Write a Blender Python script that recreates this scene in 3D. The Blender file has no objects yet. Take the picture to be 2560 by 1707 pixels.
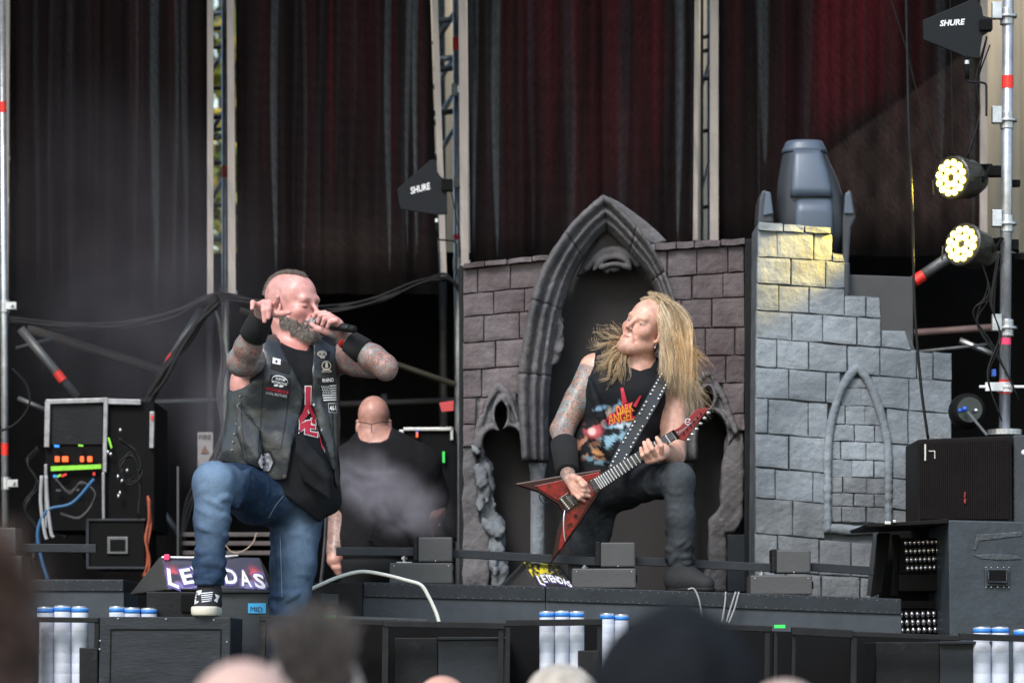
import bpy, math, random
import numpy as np
from mathutils import Vector, Matrix
from mathutils.bvhtree import BVHTree
random.seed(7); rng = np.random.default_rng(7)
SC = bpy.context.scene
COL = SC.collection
# ------------------------------------------------------------------ camera
F, HY, CX, CZ = 8016.0, 1650.0, 1280.0, 1.66     # focal length / horizon / centre in photo pixels, eye height
cam = bpy.data.cameras.new('camera'); cam_o = bpy.data.objects.new('camera', cam); COL.objects.link(cam_o)
cam_o.location = (0, 0, CZ); cam_o.rotation_euler = (math.radians(90), 0, 0)
cam.sensor_width = 36; cam.lens = F/2560*36; cam.shift_y = (HY-853.5)/2560
cam.clip_start = .1; cam.clip_end = 500
cam.dof.use_dof = True; cam.dof.focus_distance = 12.2; cam.dof.aperture_fstop = 3.6
SC.camera = cam_o
# ------------------------------------------------------------------ daylight: pale overcast afternoon from behind the camera
w = bpy.data.worlds.new('World'); SC.world = w; w.use_nodes = True
nt = w.node_tree; bg = nt.nodes['Background']
sky = nt.nodes.new('ShaderNodeTexSky'); sky.sky_type = 'NISHITA'; sky.sun_disc = False
SUN_EL, SUN_AZ = 46, -155           # azimuth measured clockwise from +Y
sky.sun_elevation = math.radians(SUN_EL); sky.sun_rotation = math.radians(SUN_AZ)
sky.air_density = 1.6; sky.dust_density = 1.5; sky.ozone_density = 1
nt.links.new(sky.outputs[0], bg.inputs[0]); bg.inputs[1].default_value = .14
sun = bpy.data.lights.new('sun', 'SUN'); sun.energy = 1.5; sun.angle = math.radians(18); sun.color = (1, .97, .93)
sun_o = bpy.data.objects.new('sun', sun); COL.objects.link(sun_o)
sd = Vector((math.sin(math.radians(SUN_AZ))*math.cos(math.radians(SUN_EL)), math.cos(math.radians(SUN_AZ))*math.cos(math.radians(SUN_EL)), math.sin(math.radians(SUN_EL))))
sun_o.rotation_euler = sd.to_track_quat('Z', 'Y').to_euler()
SC.view_settings.view_transform = 'Standard'; SC.view_settings.look = 'None'
SC.view_settings.exposure = 0.85; SC.view_settings.gamma = 1
SC.cycles.max_bounces = 6; SC.cycles.volume_bounces = 1; SC.cycles.use_denoising = True
SC.cycles.volume_step_rate = 2; SC.cycles.volume_max_steps = 64
SC.render.use_persistent_data = False

# ------------------------------------------------------------------ helpers
def P(px, py, Y): return Vector(((px-CX)*Y/F, Y, CZ+(HY-py)*Y/F))
def M(px, Y): return px*Y/F
BASE = {}
class MB:
    def __init__(s): s.v = []; s.f = []
    def add(s, vs, fs):
        o = len(s.v); s.v += [tuple(v) for v in vs]; s.f += [tuple(i+o for i in f) for f in fs]; return s
    def box(s, c, size, R=None):
        c = Vector(c); h = Vector(size)/2; vs = []
        for z in (-1, 1):
            for y in (-1, 1):
                for x in (-1, 1):
                    d = Vector((x*h.x, y*h.y, z*h.z)); vs.append(c+(R @ d if R else d))
        return s.add(vs, [(0,2,3,1),(4,5,7,6),(0,1,5,4),(2,6,7,3),(0,4,6,2),(1,3,7,5)])
    def pbox(s, x0, y0, x1, y1, Y, dep):       # front face fills a photo rectangle at distance Y
        a = P(x0, y1, Y); b = P(x1, y0, Y)
        return s.box(((a.x+b.x)/2, Y+dep/2, (a.z+b.z)/2), (b.x-a.x, dep, b.z-a.z))
    def prism(s, pts, y0, y1):                  # pts: world (x,z) polygon
        n = len(pts); vs = [(p[0], y0, p[1]) for p in pts]+[(p[0], y1, p[1]) for p in pts]
        return s.add(vs, [tuple(range(n)), tuple(range(2*n-1, n-1, -1))]+[(i, i+n, (i+1) % n+n, (i+1) % n) for i in range(n)])
    def pprism(s, pts, Y, dep):                 # pts: photo pixels
        q = [P(x, y, Y) for x, y in pts]; return s.prism([(v.x, v.z) for v in q], Y, Y+dep)
    def tube(s, pts, r, n=8, cap=True):
        pts = [Vector(p) for p in pts]; m = len(pts)
        rr = r if hasattr(r, '__len__') else [r]*m
        t0 = (pts[1]-pts[0]).normalized(); up = Vector((0, 0, 1)) if abs(t0.z) < .9 else Vector((1, 0, 0))
        nx = t0.cross(up).normalized(); vs = []; fs = []
        for i, p in enumerate(pts):
            t = (pts[min(i+1, m-1)]-pts[max(i-1, 0)]).normalized()
            nx = (nx-t*nx.dot(t)).normalized(); ny = t.cross(nx)
            for k in range(n):
                a = 2*math.pi*k/n; vs.append(p+(nx*math.cos(a)+ny*math.sin(a))*rr[i])
        for i in range(m-1):
            for k in range(n):
                k2 = (k+1) % n; fs.append((i*n+k, i*n+k2, (i+1)*n+k2, (i+1)*n+k))
        if cap: fs += [tuple(range(n-1, -1, -1)), tuple(range((m-1)*n, m*n))]
        return s.add(vs, fs)
    def cyl(s, a, b, r, r2=None, n=16): return s.tube([a, b], [r, r if r2 is None else r2], n)
    def sphere(s, c, r, nu=10, nv=6, sc=(1,1,1)):
        c = Vector(c); vs = []; fs = []
        for j in range(nv+1):
            th = math.pi*j/nv
            for i in range(nu):
                ph = 2*math.pi*i/nu
                vs.append(c+Vector((math.sin(th)*math.cos(ph)*sc[0], math.sin(th)*math.sin(ph)*sc[1], math.cos(th)*sc[2]))*r)
        for j in range(nv):
            for i in range(nu):
                i2 = (i+1) % nu; fs.append((j*nu+i, (j+1)*nu+i, (j+1)*nu+i2, j*nu+i2))
        return s.add(vs, fs)
    def lathe(s, a, ax, prof, n=20):            # prof: (distance along axis, radius)
        ax = Vector(ax).normalized(); a = Vector(a)
        return s.tube([a+ax*d for d, r in prof], [max(r, 1e-4) for d, r in prof], n)

def set_props(o, label=None, cat=None, group=None, kind=None):
    if label: o['label'] = label
    if cat: o['category'] = cat
    if group: o['group'] = group
    if kind: o['kind'] = kind
def link(name, v, f, mat, parent=None, base=None, smooth=False, bevel=0, label=None, cat=None, group=None, kind=None, attrs=None):
    v = np.asarray(v, dtype=np.float32).reshape(-1, 3)
    if parent is not None: b = BASE[parent.name]
    elif base is not None: b = Vector(base)
    else:
        lo = v.min(0); hi = v.max(0); b = Vector(((lo[0]+hi[0])/2, (lo[1]+hi[1])/2, lo[2]))
    me = bpy.data.meshes.new(name)
    vv = v-np.array(b, dtype=np.float32)
    if isinstance(f, np.ndarray):
        me.vertices.add(len(vv)); me.vertices.foreach_set('co', vv.ravel())
        k = f.shape[1]; me.loops.add(f.size); me.loops.foreach_set('vertex_index', f.ravel().astype(np.int32))
        me.polygons.add(len(f)); me.polygons.foreach_set('loop_start', np.arange(0, f.size, k, dtype=np.int32))
        me.update(calc_edges=True); me.validate()
    else:
        me.from_pydata([tuple(float(c) for c in p) for p in vv], [], f); me.update()
    if attrs:
        for an, data in attrs.items():
            data = np.asarray(data, dtype=np.float32)
            if data.ndim == 2:
                at = me.attributes.new(an, 'FLOAT_COLOR', 'POINT')
                if data.shape[1] == 3: data = np.concatenate([data, np.ones((len(data), 1), np.float32)], 1)
                at.data.foreach_set('color', data.ravel())
            else:
                at = me.attributes.new(an, 'FLOAT', 'POINT'); at.data.foreach_set('value', data.ravel())
    if smooth: me.polygons.foreach_set('use_smooth', np.ones(len(me.polygons), dtype=bool))
    if mat: me.materials.append(mat)
    o = bpy.data.objects.new(name, me); COL.objects.link(o)
    if parent is not None: o.parent = parent
    else: o.location = b
    BASE[o.name] = b
    if bevel:
        m = o.modifiers.new('bevel', 'BEVEL'); m.width = bevel; m.segments = 2; m.limit_method = 'ANGLE'; m.angle_limit = math.radians(50)
    set_props(o, label, cat, group, kind)
    return o
def lk(name, mb, mat, parent=None, **kw): return link(name, mb.v, mb.f, mat, parent, **kw)
def thing(name, loc, label, cat, group=None):
    o = bpy.data.objects.new(name, None); COL.objects.link(o); o.location = loc; o.empty_display_size = .1
    BASE[o.name] = Vector(loc); set_props(o, label, cat, group); return o
def copy_tree(o, delta=None, parent=None, **props):
    c = o.copy(); COL.objects.link(c)
    if parent is not None: c.parent = parent
    BASE[c.name] = BASE[o.name]
    if delta is not None: c.location = Vector(o.location)+Vector(delta)
    set_props(c, **props)
    for ch in o.children: copy_tree(ch, None, c)
    return c

# ------------------------------------------------------------------ materials
MATS = {}
def lin(c):
    return tuple((x/12.92 if x <= .04045 else ((x+.055)/1.055)**2.4) for x in c)
def mat(name, col, rough=.6, metal=0, var=.25, vs=6, bump=.0, bs=60, bd=.01, spec=.5, stretch=(1,1,1), emit=None, est=0, attr=None, rnd=0, wear=0, wearcol=(.5,.5,.5), sheen=0, sss=0):
    if name in MATS: return MATS[name]
    m = bpy.data.materials.new(name); MATS[name] = m; m.use_nodes = True
    n = m.node_tree.nodes; l = m.node_tree.links; b = n['Principled BSDF']
    b.inputs['Roughness'].default_value = rough; b.inputs['Metallic'].default_value = metal
    b.inputs['Specular IOR Level'].default_value = spec
    tc = n.new('ShaderNodeTexCoord'); mp = n.new('ShaderNodeMapping'); mp.inputs['Scale'].default_value = stretch
    l.new(tc.outputs['Object'], mp.inputs[0])
    nz = n.new('ShaderNodeTexNoise'); nz.inputs['Scale'].default_value = vs; nz.inputs['Detail'].default_value = 6; nz.inputs['Roughness'].default_value = .65
    l.new(mp.outputs[0], nz.inputs['Vector'])
    mr = n.new('ShaderNodeMapRange'); mr.inputs['From Min'].default_value = .3; mr.inputs['From Max'].default_value = .7
    mr.inputs['To Min'].default_value = 1-var; mr.inputs['To Max'].default_value = 1+var
    l.new(nz.outputs['Fac'], mr.inputs[0])
    vm = n.new('ShaderNodeVectorMath'); vm.operation = 'SCALE'
    if attr:
        at = n.new('ShaderNodeAttribute'); at.attribute_name = attr; l.new(at.outputs['Color'], vm.inputs[0])
    else: vm.inputs[0].default_value = col[:3]
    fac = mr.outputs[0]
    if rnd:
        oi = n.new('ShaderNodeObjectInfo'); r2 = n.new('ShaderNodeMapRange'); r2.inputs['To Min'].default_value = 1-rnd; r2.inputs['To Max'].default_value = 1+rnd
        l.new(oi.outputs['Random'], r2.inputs[0]); mm = n.new('ShaderNodeMath'); mm.operation = 'MULTIPLY'
        l.new(fac, mm.inputs[0]); l.new(r2.outputs[0], mm.inputs[1]); fac = mm.outputs[0]
    l.new(fac, vm.inputs['Scale']); out = vm.outputs[0]
    if wear:
        n2 = n.new('ShaderNodeTexNoise'); n2.inputs['Scale'].default_value = vs*2.3; n2.inputs['Detail'].default_value = 9; n2.inputs['Roughness'].default_value = .8
        l.new(mp.outputs[0], n2.inputs['Vector'])
        cr = n.new('ShaderNodeMapRange'); cr.inputs['From Min'].default_value = .56; cr.inputs['From Max'].default_value = .74; cr.inputs['To Max'].default_value = wear
        l.new(n2.outputs['Fac'], cr.inputs[0]); mx = n.new('ShaderNodeMix'); mx.data_type = 'RGBA'
        l.new(cr.outputs[0], mx.inputs[0]); l.new(out, mx.inputs[6]); mx.inputs[7].default_value = (*wearcol, 1); out = mx.outputs[2]
    l.new(out, b.inputs['Base Color'])
    if bump:
        n3 = n.new('ShaderNodeTexNoise'); n3.inputs['Scale'].default_value = bs; n3.inputs['Detail'].default_value = 5
        l.new(mp.outputs[0], n3.inputs['Vector']); bp = n.new('ShaderNodeBump'); bp.inputs['Strength'].default_value = bump; bp.inputs['Distance'].default_value = bd
        l.new(n3.outputs['Fac'], bp.inputs['Height']); l.new(bp.outputs[0], b.inputs['Normal'])
    if emit:
        b.inputs['Emission Color'].default_value = (*emit, 1); b.inputs['Emission Strength'].default_value = est
    if sheen: b.inputs['Sheen Weight'].default_value = sheen
    if sss:
        b.inputs['Subsurface Weight'].default_value = sss; b.inputs['Subsurface Radius'].default_value = (.01, .004, .002); b.inputs['Subsurface Scale'].default_value = 1
    return m
BLK = mat('black_paint', (.009,.0095,.011), .55, spec=.22, var=.35, bump=.15, wear=.25, wearcol=(.09,.09,.095))
BLKD = mat('black_matte', (.0045,.0045,.005), .8, spec=.15)
CLOTH = mat('black_cloth', (.0035,.0033,.0036), .9, spec=.1, var=.3, bump=.2, bs=300)
NAVY = mat('dark_steel', (.014,.019,.026), .5, .1, spec=.4, var=.3, bump=.1, wear=.2, wearcol=(.1,.11,.12))
GREY = mat('grey_panel', (.03,.036,.043), .55, .0, var=.2, vs=9, bump=.1, wear=.15, wearcol=(.12,.13,.14))
GREYD = mat('grey_box', (.065,.066,.068), .55, .1, var=.15, bump=.1)
ALU = mat('aluminium', (.62,.62,.63), .33, .9, var=.15, bump=.05)
STEEL = mat('galvanised_tube', (.5,.52,.55), .38, .75, var=.25, vs=18, bump=.1, wear=.3, wearcol=(.25,.25,.26))
STEELD = mat('dull_tube', (.13,.135,.14), .5, .5, var=.3, vs=14)
RED = mat('red_tape', (.75,.03,.02), .45, var=.15, vs=40)
PINK = mat('pink_tape', (.85,.05,.16), .5, var=.1)
WHITE = mat('white_print', (.8,.8,.82), .5, var=.05)
HEM = mat('beige_hem', (.42,.37,.34), .8, var=.12, stretch=(6,1,.3))
RUB = mat('black_rubber', (.009,.009,.01), .55, var=.2, spec=.25)

# ------------------------------------------------------------------ text
def text_mesh(s, size=1.0, shear=0, bold=0):
    cu = bpy.data.curves.new('t', 'FONT'); cu.body = s; cu.size = size; cu.align_x = 'CENTER'; cu.align_y = 'CENTER'; cu.shear = shear; cu.offset = bold; cu.resolution_u = 3
    o = bpy.data.objects.new('t', cu); COL.objects.link(o)
    dg = bpy.context.evaluated_depsgraph_get(); me = o.evaluated_get(dg).to_mesh()
    v = np.array([x.co[:2] for x in me.vertices]); f = [tuple(p.vertices) for p in me.polygons]
    o.evaluated_get(dg).to_mesh_clear(); bpy.data.objects.remove(o); bpy.data.curves.remove(cu)
    return v, f
def text_px(s, cx, cy, wpx, hpx, rot=0, shear=0, bold=0):   # text fitted to a photo rectangle: pixel verts + faces
    v, f = text_mesh(s, 1, shear, bold); lo, hi = v.min(0), v.max(0); v = (v-(lo+hi)/2)/(hi-lo)*np.array([wpx, hpx])
    c, sn = math.cos(rot), math.sin(rot); x = v[:,0]*c-v[:,1]*sn; y = v[:,0]*sn+v[:,1]*c
    return np.stack([cx+x, cy-y], 1), f
def flat_px(v, f, Y): return [P(a, b, Y) for a, b in v], f

# ------------------------------------------------------------------ signed-distance modelling (smooth unions -> surface nets)
class Vol:
    def __init__(s, lo, hi, h):
        s.h = h; s.lo = np.array(lo, float); n = np.ceil((np.array(hi)-s.lo)/h).astype(int)+1; s.n = n
        s.f = np.full(n, 1.0, np.float32)
        s.ax = [(s.lo[i]+h*np.arange(n[i])).astype(np.float32) for i in range(3)]
    def reg(s, lo, hi):
        a = np.clip(np.floor((np.array(lo)-s.lo)/s.h).astype(int), 0, s.n); b = np.clip(np.ceil((np.array(hi)-s.lo)/s.h).astype(int)+1, 0, s.n)
        if np.any(b <= a): return None
        sl = tuple(slice(a[i], b[i]) for i in range(3))
        return sl, s.ax[0][sl[0]][:,None,None], s.ax[1][sl[1]][None,:,None], s.ax[2][sl[2]][None,None,:]
    def put(s, sl, d, k, mode='u'):
        a = s.f[sl]
        if mode == 'u':
            hh = np.clip(.5+.5*(a-d)/k, 0, 1); s.f[sl] = a*(1-hh)+d*hh-k*hh*(1-hh)
        else:
            d = -d; hh = np.clip(.5-.5*(a-d)/k, 0, 1); s.f[sl] = a*(1-hh)+d*hh+k*hh*(1-hh)
    def cone(s, a, r0, b, r1, k=.02, mode='u', flat=None):    # flat=(dir, factor): squash along dir
        a = np.array(a, np.float32); b = np.array(b, np.float32); R = max(r0, r1)+k+2*s.h
        q = s.reg(np.minimum(a, b)-R, np.maximum(a, b)+R)
        if q is None: return s
        sl, x, y, z = q; ab = b-a; L = max(float(ab@ab), 1e-9)
        px, py, pz = x-a[0], y-a[1], z-a[2]
        t = np.clip((px*ab[0]+py*ab[1]+pz*ab[2])/L, 0, 1)
        qx, qy, qz = px-t*ab[0], py-t*ab[1], pz-t*ab[2]
        d2 = qx*qx+qy*qy+qz*qz
        if flat:
            dv, fc = flat; dv = np.array(dv)/np.linalg.norm(dv); c = qx*dv[0]+qy*dv[1]+qz*dv[2]; d2 = d2+c*c*(1/fc**2-1)
            d = (np.sqrt(d2)-(r0+(r1-r0)*t))*(fc*.5+.5)
        else: d = np.sqrt(d2)-(r0+(r1-r0)*t)
        s.put(sl, d, k, mode); return s
    def chain(s, pts, rs, k=.01, mode='u', flat=None):
        for i in range(len(pts)-1): s.cone(pts[i], rs[i], pts[i+1], rs[i+1], k, mode, flat)
        return s
    def ell(s, c, r, k=.02, R=None, mode='u'):
        c = np.array(c, np.float32); r = np.array(r, np.float32); e = float(r.max())+k+2*s.h
        q = s.reg(c-e, c+e)
        if q is None: return s
        sl, x, y, z = q; px, py, pz = x-c[0], y-c[1], z-c[2]
        if R is not None:       # rows of R are local axes
            R = np.array(R); px, py, pz = (px*R[i][0]+py*R[i][1]+pz*R[i][2] for i in range(3))
        k0 = np.sqrt((px/r[0])**2+(py/r[1])**2+(pz/r[2])**2); k1 = np.sqrt((px/r[0]**2)**2+(py/r[1]**2)**2+(pz/r[2]**2)**2)
        s.put(sl, (k0*(k0-1)/np.maximum(k1, 1e-6)).astype(np.float32), k, mode); return s
    def poly(s, pts, y0, y1, k=.01, mode='u', rnd=0):     # prism over a world (x,z) polygon between depths y0..y1; mode 'i' keeps only the inside
        pts = np.array(pts, np.float32); e = k+2*s.h
        if mode == 'i': lo = s.lo; hi = s.lo+s.h*s.n
        else: lo = (pts[:,0].min()-e, y0-e, pts[:,1].min()-e); hi = (pts[:,0].max()+e, y1+e, pts[:,1].max()+e)
        q = s.reg(lo, hi)
        if q is None: return s
        sl, x, y, z = q; X = x[:,:,0]; Z = z[0,:,:]; X, Z = np.broadcast_arrays(X, Z)
        d = np.full(X.shape, 1e9, np.float32); ins = np.zeros(X.shape, bool); n = len(pts)
        for i in range(n):
            a = pts[i]; b = pts[(i+1) % n]; e_ = b-a; wx, wz = X-a[0], Z-a[1]
            t = np.clip((wx*e_[0]+wz*e_[1])/max(float(e_@e_), 1e-12), 0, 1)
            d = np.minimum(d, (wx-t*e_[0])**2+(wz-t*e_[1])**2)
            c = (a[1] > Z) != (b[1] > Z)
            with np.errstate(divide='ignore', invalid='ignore'):
                ins ^= c & (X < (b[0]-a[0])*(Z-a[1])/(b[1]-a[1])+a[0])
        d = np.sqrt(d)*np.where(ins, -1, 1); d = d[:,None,:]
        dy = np.maximum(y0-y, y-y1)
        if rnd: d = d+rnd; dy = dy+rnd
        dd = np.where((d > 0) & (dy > 0), np.sqrt(np.maximum(d, 0)**2+np.maximum(dy, 0)**2), np.maximum(d, dy)).astype(np.float32)-rnd
        if mode == 'i': s.put(sl, -dd, k, 's')
        else: s.put(sl, dd, k, mode)
        return s
    def ppoly(s, pts, Y, y0, y1, k=.01, mode='u', rnd=0):
        q = [P(a, b, Y) for a, b in pts]; return s.poly([(v.x, v.z) for v in q], y0, y1, k, mode, rnd)
    def half(s, p, n, k=.005):                  # cut away the side the normal points to
        x, y, z = s.ax[0][:,None,None], s.ax[1][None,:,None], s.ax[2][None,None,:]
        n = np.array(n, float)/np.linalg.norm(n); d = -((x-p[0])*n[0]+(y-p[1])*n[1]+(z-p[2])*n[2])
        s.put((slice(None),)*3, d.astype(np.float32), k, 's'); return s
    def noise(s, amp, freq, seed=0, aniso=(1,1,1), oct=3):
        r = np.random.default_rng(seed); m = np.abs(s.f) < max(amp*4, 3*s.h); idx = np.argwhere(m)
        p = s.lo+idx*s.h; p = p*np.array(aniso); t = np.zeros(len(p))
        for o in range(oct):
            for i in range(5):
                kv = r.normal(size=3); kv = kv/np.linalg.norm(kv)*freq*(1.9**o)*(.7+.6*r.random()); t += np.sin(p@kv*2*math.pi+r.random()*6.28)*(.55**o)
        s.f[m] += (t*amp*.35).astype(np.float32); return s
    def mesh(s):
        f = s.f; h = s.h; n = s.n
        f[0] = f[-1] = 1; f[:,0] = f[:,-1] = 1; f[:,:,0] = f[:,:,-1] = 1
        S = f < 0; c = np.zeros(n-1, np.uint8)
        for i in (0, 1):
            for j in (0, 1):
                for k in (0, 1): c += S[i:n[0]-1+i, j:n[1]-1+j, k:n[2]-1+k]
        cells = np.argwhere((c > 0) & (c < 8)); idm = np.full(n-1, -1, np.int32); idm[tuple(cells.T)] = np.arange(len(cells))
        V = np.zeros((len(cells), 3)); W = np.zeros(len(cells)); cr = [(i, j, k) for i in (0,1) for j in (0,1) for k in (0,1)]
        val = {q: f[tuple((cells+q).T)] for q in cr}
        for q in cr:
            for a in range(3):
                if q[a] == 0:
                    q2 = list(q); q2[a] = 1; q2 = tuple(q2); A, B = val[q], val[q2]; mk = (A < 0) != (B < 0)
                    t = np.where(mk, A/np.where(mk, A-B, 1), 0); pt = np.zeros((len(cells), 3)); pt[:] = q; pt[:,a] += t
                    V[mk] += pt[mk]; W[mk] += 1
        V = s.lo+(cells+V/W[:,None])*h; fs = []
        for a in range(3):
            b, d = (a+1) % 3, (a+2) % 3
            sl0 = [slice(None)]*3; sl1 = [slice(None)]*3; sl0[a] = slice(0, -1); sl1[a] = slice(1, None)
            A = S[tuple(sl0)]; B = S[tuple(sl1)]; ed = np.argwhere(A != B); ed = ed[(ed[:,b] > 0) & (ed[:,d] > 0)]
            inside = A[tuple(ed.T)]; o = []
            for db, dd in ((0,0),(-1,0),(-1,-1),(0,-1)):
                e2 = ed.copy(); e2[:,b] += db; e2[:,d] += dd; o.append(idm[tuple(e2.T)])
            q = np.stack(o, 1); q[~inside] = q[~inside][:, ::-1]; fs.append(q)
        q = np.concatenate(fs).astype(np.int32); a_, b_, c_ = V[q[:,0]], V[q[:,1]], V[q[:,2]]
        if np.einsum('ij,ij->i', a_-V.mean(0), np.cross(b_-a_, c_-a_)).sum() < 0: q = np.ascontiguousarray(q[:, ::-1])
        return V.astype(np.float32), q
def pn(p, freq, seed, oct=3):            # smooth pseudo-noise on points, about -1..1
    r = np.random.default_rng(seed); t = np.zeros(len(p))
    for o in range(oct):
        for i in range(5):
            kv = r.normal(size=3); kv = kv/np.linalg.norm(kv)*freq*(1.9**o)*(.7+.6*r.random()); t += np.sin(p@kv*2*math.pi+r.random()*6.28)*(.55**o)
    return t/3.2
# ================================================================== THE SETTING
ST = 1.30
lk('ground', MB().box((0, 60, -.05), (500, 500, .1)), mat('asphalt', (.12,.12,.115), .9, var=.3, vs=2, bump=.3), kind='structure')
m = MB().box((0, 16.2, ST-.05), (12, 10, .1)); lk('stage_floor', m, BLKD, kind='structure')
m = MB().box((0, 11.22, .6), (12, .04, 1.2)); lk('stage_skirt', m, CLOTH, kind='structure')
m = MB().box((0, 16.0, 7.6), (12, 5.0, .12)); lk('unseen_shade_roof', m, BLKD, kind='structure')  # out-of-view roof, added to darken the rear of the stage
for sx, nm in ((-1, 'unseen_left_drape'), (1, 'unseen_right_drape')):
    lk(nm, MB().box((sx*5.2, 16.2, 4.4), (.06, 4.4, 6.4)), CLOTH, kind='structure')  # unseen black side drapes, added to keep the rear dark

# --- back curtain below the painted panels
def waves(name, x0, x1, y0, y1, Y, amp, freq, matl, **kw):
    nx, nz = 160, 6; vs = []; fs = []
    for j in range(nz):
        for i in range(nx):
            p = P(x0+(x1-x0)*i/(nx-1), y0+(y1-y0)*j/(nz-1), Y); t = i/(nx-1)*freq
            p.y += amp*(math.sin(t*6.28)+.5*math.sin(t*15.1+1)+.3*math.sin(t*33)); vs.append(p)
    fs = [(j*nx+i, j*nx+i+1, (j+1)*nx+i+1, (j+1)*nx+i) for j in range(nz-1) for i in range(nx-1)]
    return link(name, vs, fs, matl, smooth=True, **kw)
waves('back_curtain', -250, 3100, 632, 1900, 18.0, .03, 14, mat('dusty_curtain', (.0075,.0072,.008), .9, spec=.1, var=.4, vs=3), label='black curtain across the back of the stage under the painted panels', cat='curtain')

# --- painted backdrop panels
def panel(name, L, R, y1, streaks, reds, seed, label, brown=None, extra=None):
    """L/R: (x at top, x at bottom) in photo pixels; streaks: (x, halfwidth, ytip, strength); reds: (x, halfwidth, y0, y1, strength)"""
    Y = 16.5; nx, nz = 300, 110; y0 = -160
    U, Vv = np.meshgrid(np.linspace(0, 1, nx), np.linspace(0, 1, nz)); yy = y0+(y1-y0)*Vv
    tt = np.clip(Vv, 0, 1); xl = L[0]+(L[1]-L[0])*tt; xr = R[0]+(R[1]-R[0])*tt; xx = xl+(xr-xl)*U
    r = np.random.default_rng(seed)
    base = np.ones((nz, nx, 3))*np.array([.0098,.0066,.007])
    st = np.zeros(nx)
    for i in range(26): st += np.sin(U[0]*r.uniform(20, 160)+r.random()*6)*.16
    base *= (1+.3*st)[None,:,None].clip(.4, 1.8)
    for (x, hw, ya, yb, s) in reds:
        wv = hw*(1+.3*np.sin(yy/90+x)); g = np.exp(-((xx-x)/wv)**2)*s
        fade = np.clip((yb-yy)/max(yb-ya, 1), 0, 1)**.7
        fine = .8+.2*np.sin(xx*.3+2*np.sin(xx*.09+x))
        base += (g*fade*fine)[...,None]*np.array([.026,.0022,.0038])
    for (x, hw, yt, s) in streaks:
        k = np.clip((yt-yy)/420, 0, 1)**.55; wd = np.maximum(hw*k, .6)
        g = np.exp(-((xx-x-3*np.sin(yy/160+x))/wd)**4)*s*np.clip((yt-yy)/30, 0, 1)
        edge = .6+.4*np.clip(np.abs(xx-x)/wd, 0, 1)
        base += (g*edge)[...,None]*np.array([.034,.041,.046])
    if brown is not None: base += brown(xx, yy)[...,None]*np.array([.024,.017,.015])
    if extra is not None: base += extra(xx, yy)
    pts = np.stack([xx*.013, yy*.004, 0*xx], -1).reshape(-1, 3); grit = 1+.22*pn(pts*14, 1, seed+5, 4).reshape(nz, nx)+.12*r.normal(size=(nz, nx))
    base *= grit[...,None]
    low = np.clip((y1-10-yy)/120, .25, 1); base *= low[...,None]       # panel colour fades darker towards the bottom edge
    w3 = np.stack([(xx-CX)*Y/F, Y+.02*np.sin(U*19+Vv*1.5)+.012*np.sin(U*43+1), CZ+(HY-yy)*Y/F], -1).reshape(-1, 3)
    i, j = np.meshgrid(np.arange(nx-1), np.arange(nz-1)); a = (j*nx+i).ravel(); fs = np.stack([a, a+1, a+nx+1, a+nx], 1).astype(np.int32)
    t = thing(name, P((L[1]+R[1])/2, y1, Y), label, 'backdrop', 'painted backdrop panels')
    link('cloth', w3, fs, mat('painted_cloth', (1,1,1), .85, spec=.06, attr='Col', var=.12, vs=30, bump=.1, bs=220), t, smooth=True, attrs={'Col': base.reshape(-1, 3).clip(.002, .6)})
    return t
def hem(t, xt, xb, wpx, y1, y0=-160):
    m = MB(); Y = 16.45
    n = 14
    for i in range(n):      # a turned, slightly rippled band
        a = y0+(y1-y0)*i/n; b = y0+(y1-y0)*(i+1)/n; xa = xt+(xb-xt)*i/n; xc = xt+(xb-xt)*(i+1)/n
        dy = .008*math.sin(i*1.7)
        m.add([P(xa, a, Y+dy), P(xa+wpx, a, Y-dy), P(xc+wpx, b, Y-.008*math.sin(i*1.7+1.7)), P(xc, b, Y+.008*math.sin(i*1.7+1.7))], [(0,1,2,3)])
    m2 = MB(); m2.v = m.v+[tuple(Vector(v)+Vector((0,.02,0))) for v in m.v]; k = len(m.v)
    m2.f = m.f+[tuple(i+k for i in reversed(f)) for f in m.f]
    for f in m.f: m2.f += [(f[0], f[3], f[3]+k, f[0]+k), (f[1], f[1]+k, f[2]+k, f[2])]
    lk('hem', m2, HEM, t)
def rs(r, a, b, n, w=(4, 9), y=(300, 760), s=(.1, .35)): return [(r.uniform(a, b), r.uniform(*w), r.uniform(*y), r.uniform(*s)) for _ in range(n)]
r = random.Random(3)
A = panel('backdrop_panel', (22, 22), (520, 520), 770, [(387,10,765,1.1),(463,7,760,.55),(440,5,790,.7),(172,8,770,.35),(92,6,740,.35),(340,4,760,.35),(128,5,780,.3)]+rs(r,30,510,10,s=(.05,.15)),
    [(340,18,-100,420,.5),(430,12,-100,300,.5),(230,20,-100,300,.25)], 11, 'smoke-veiled black painted panel at far left of the stage')
hem(A, 518, 518, 15, 735); hem(A, 8, 2, 17, 820)
B = panel('backdrop_panel', (588, 592), (1072, 1098), 735, [(688,9,700,1.2),(971,8,690,1.2),(1020,6,640,1.25),(1040,6,640,1.2),(760,5,730,.4),(1035,4,690,.5),(800,5,730,.2)]+rs(r,600,1080,8,s=(.05,.2)),
    [(828,7,0,560,1.5),(930,16,-100,460,1.0),(880,20,-100,500,.7),(985,8,0,600,.9),(1055,8,-100,500,.8),(660,12,-100,480,.6),(780,14,-100,700,.5)], 12, 'painted panel with red and grey drips left of the castle arch',
    brown=lambda x, y: .55*np.exp(-((x-880)/120)**2-((y-640)/110)**2))
hem(B, 566, 571, 18, 740); hem(B, 1074, 1102, 15, 690)
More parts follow.
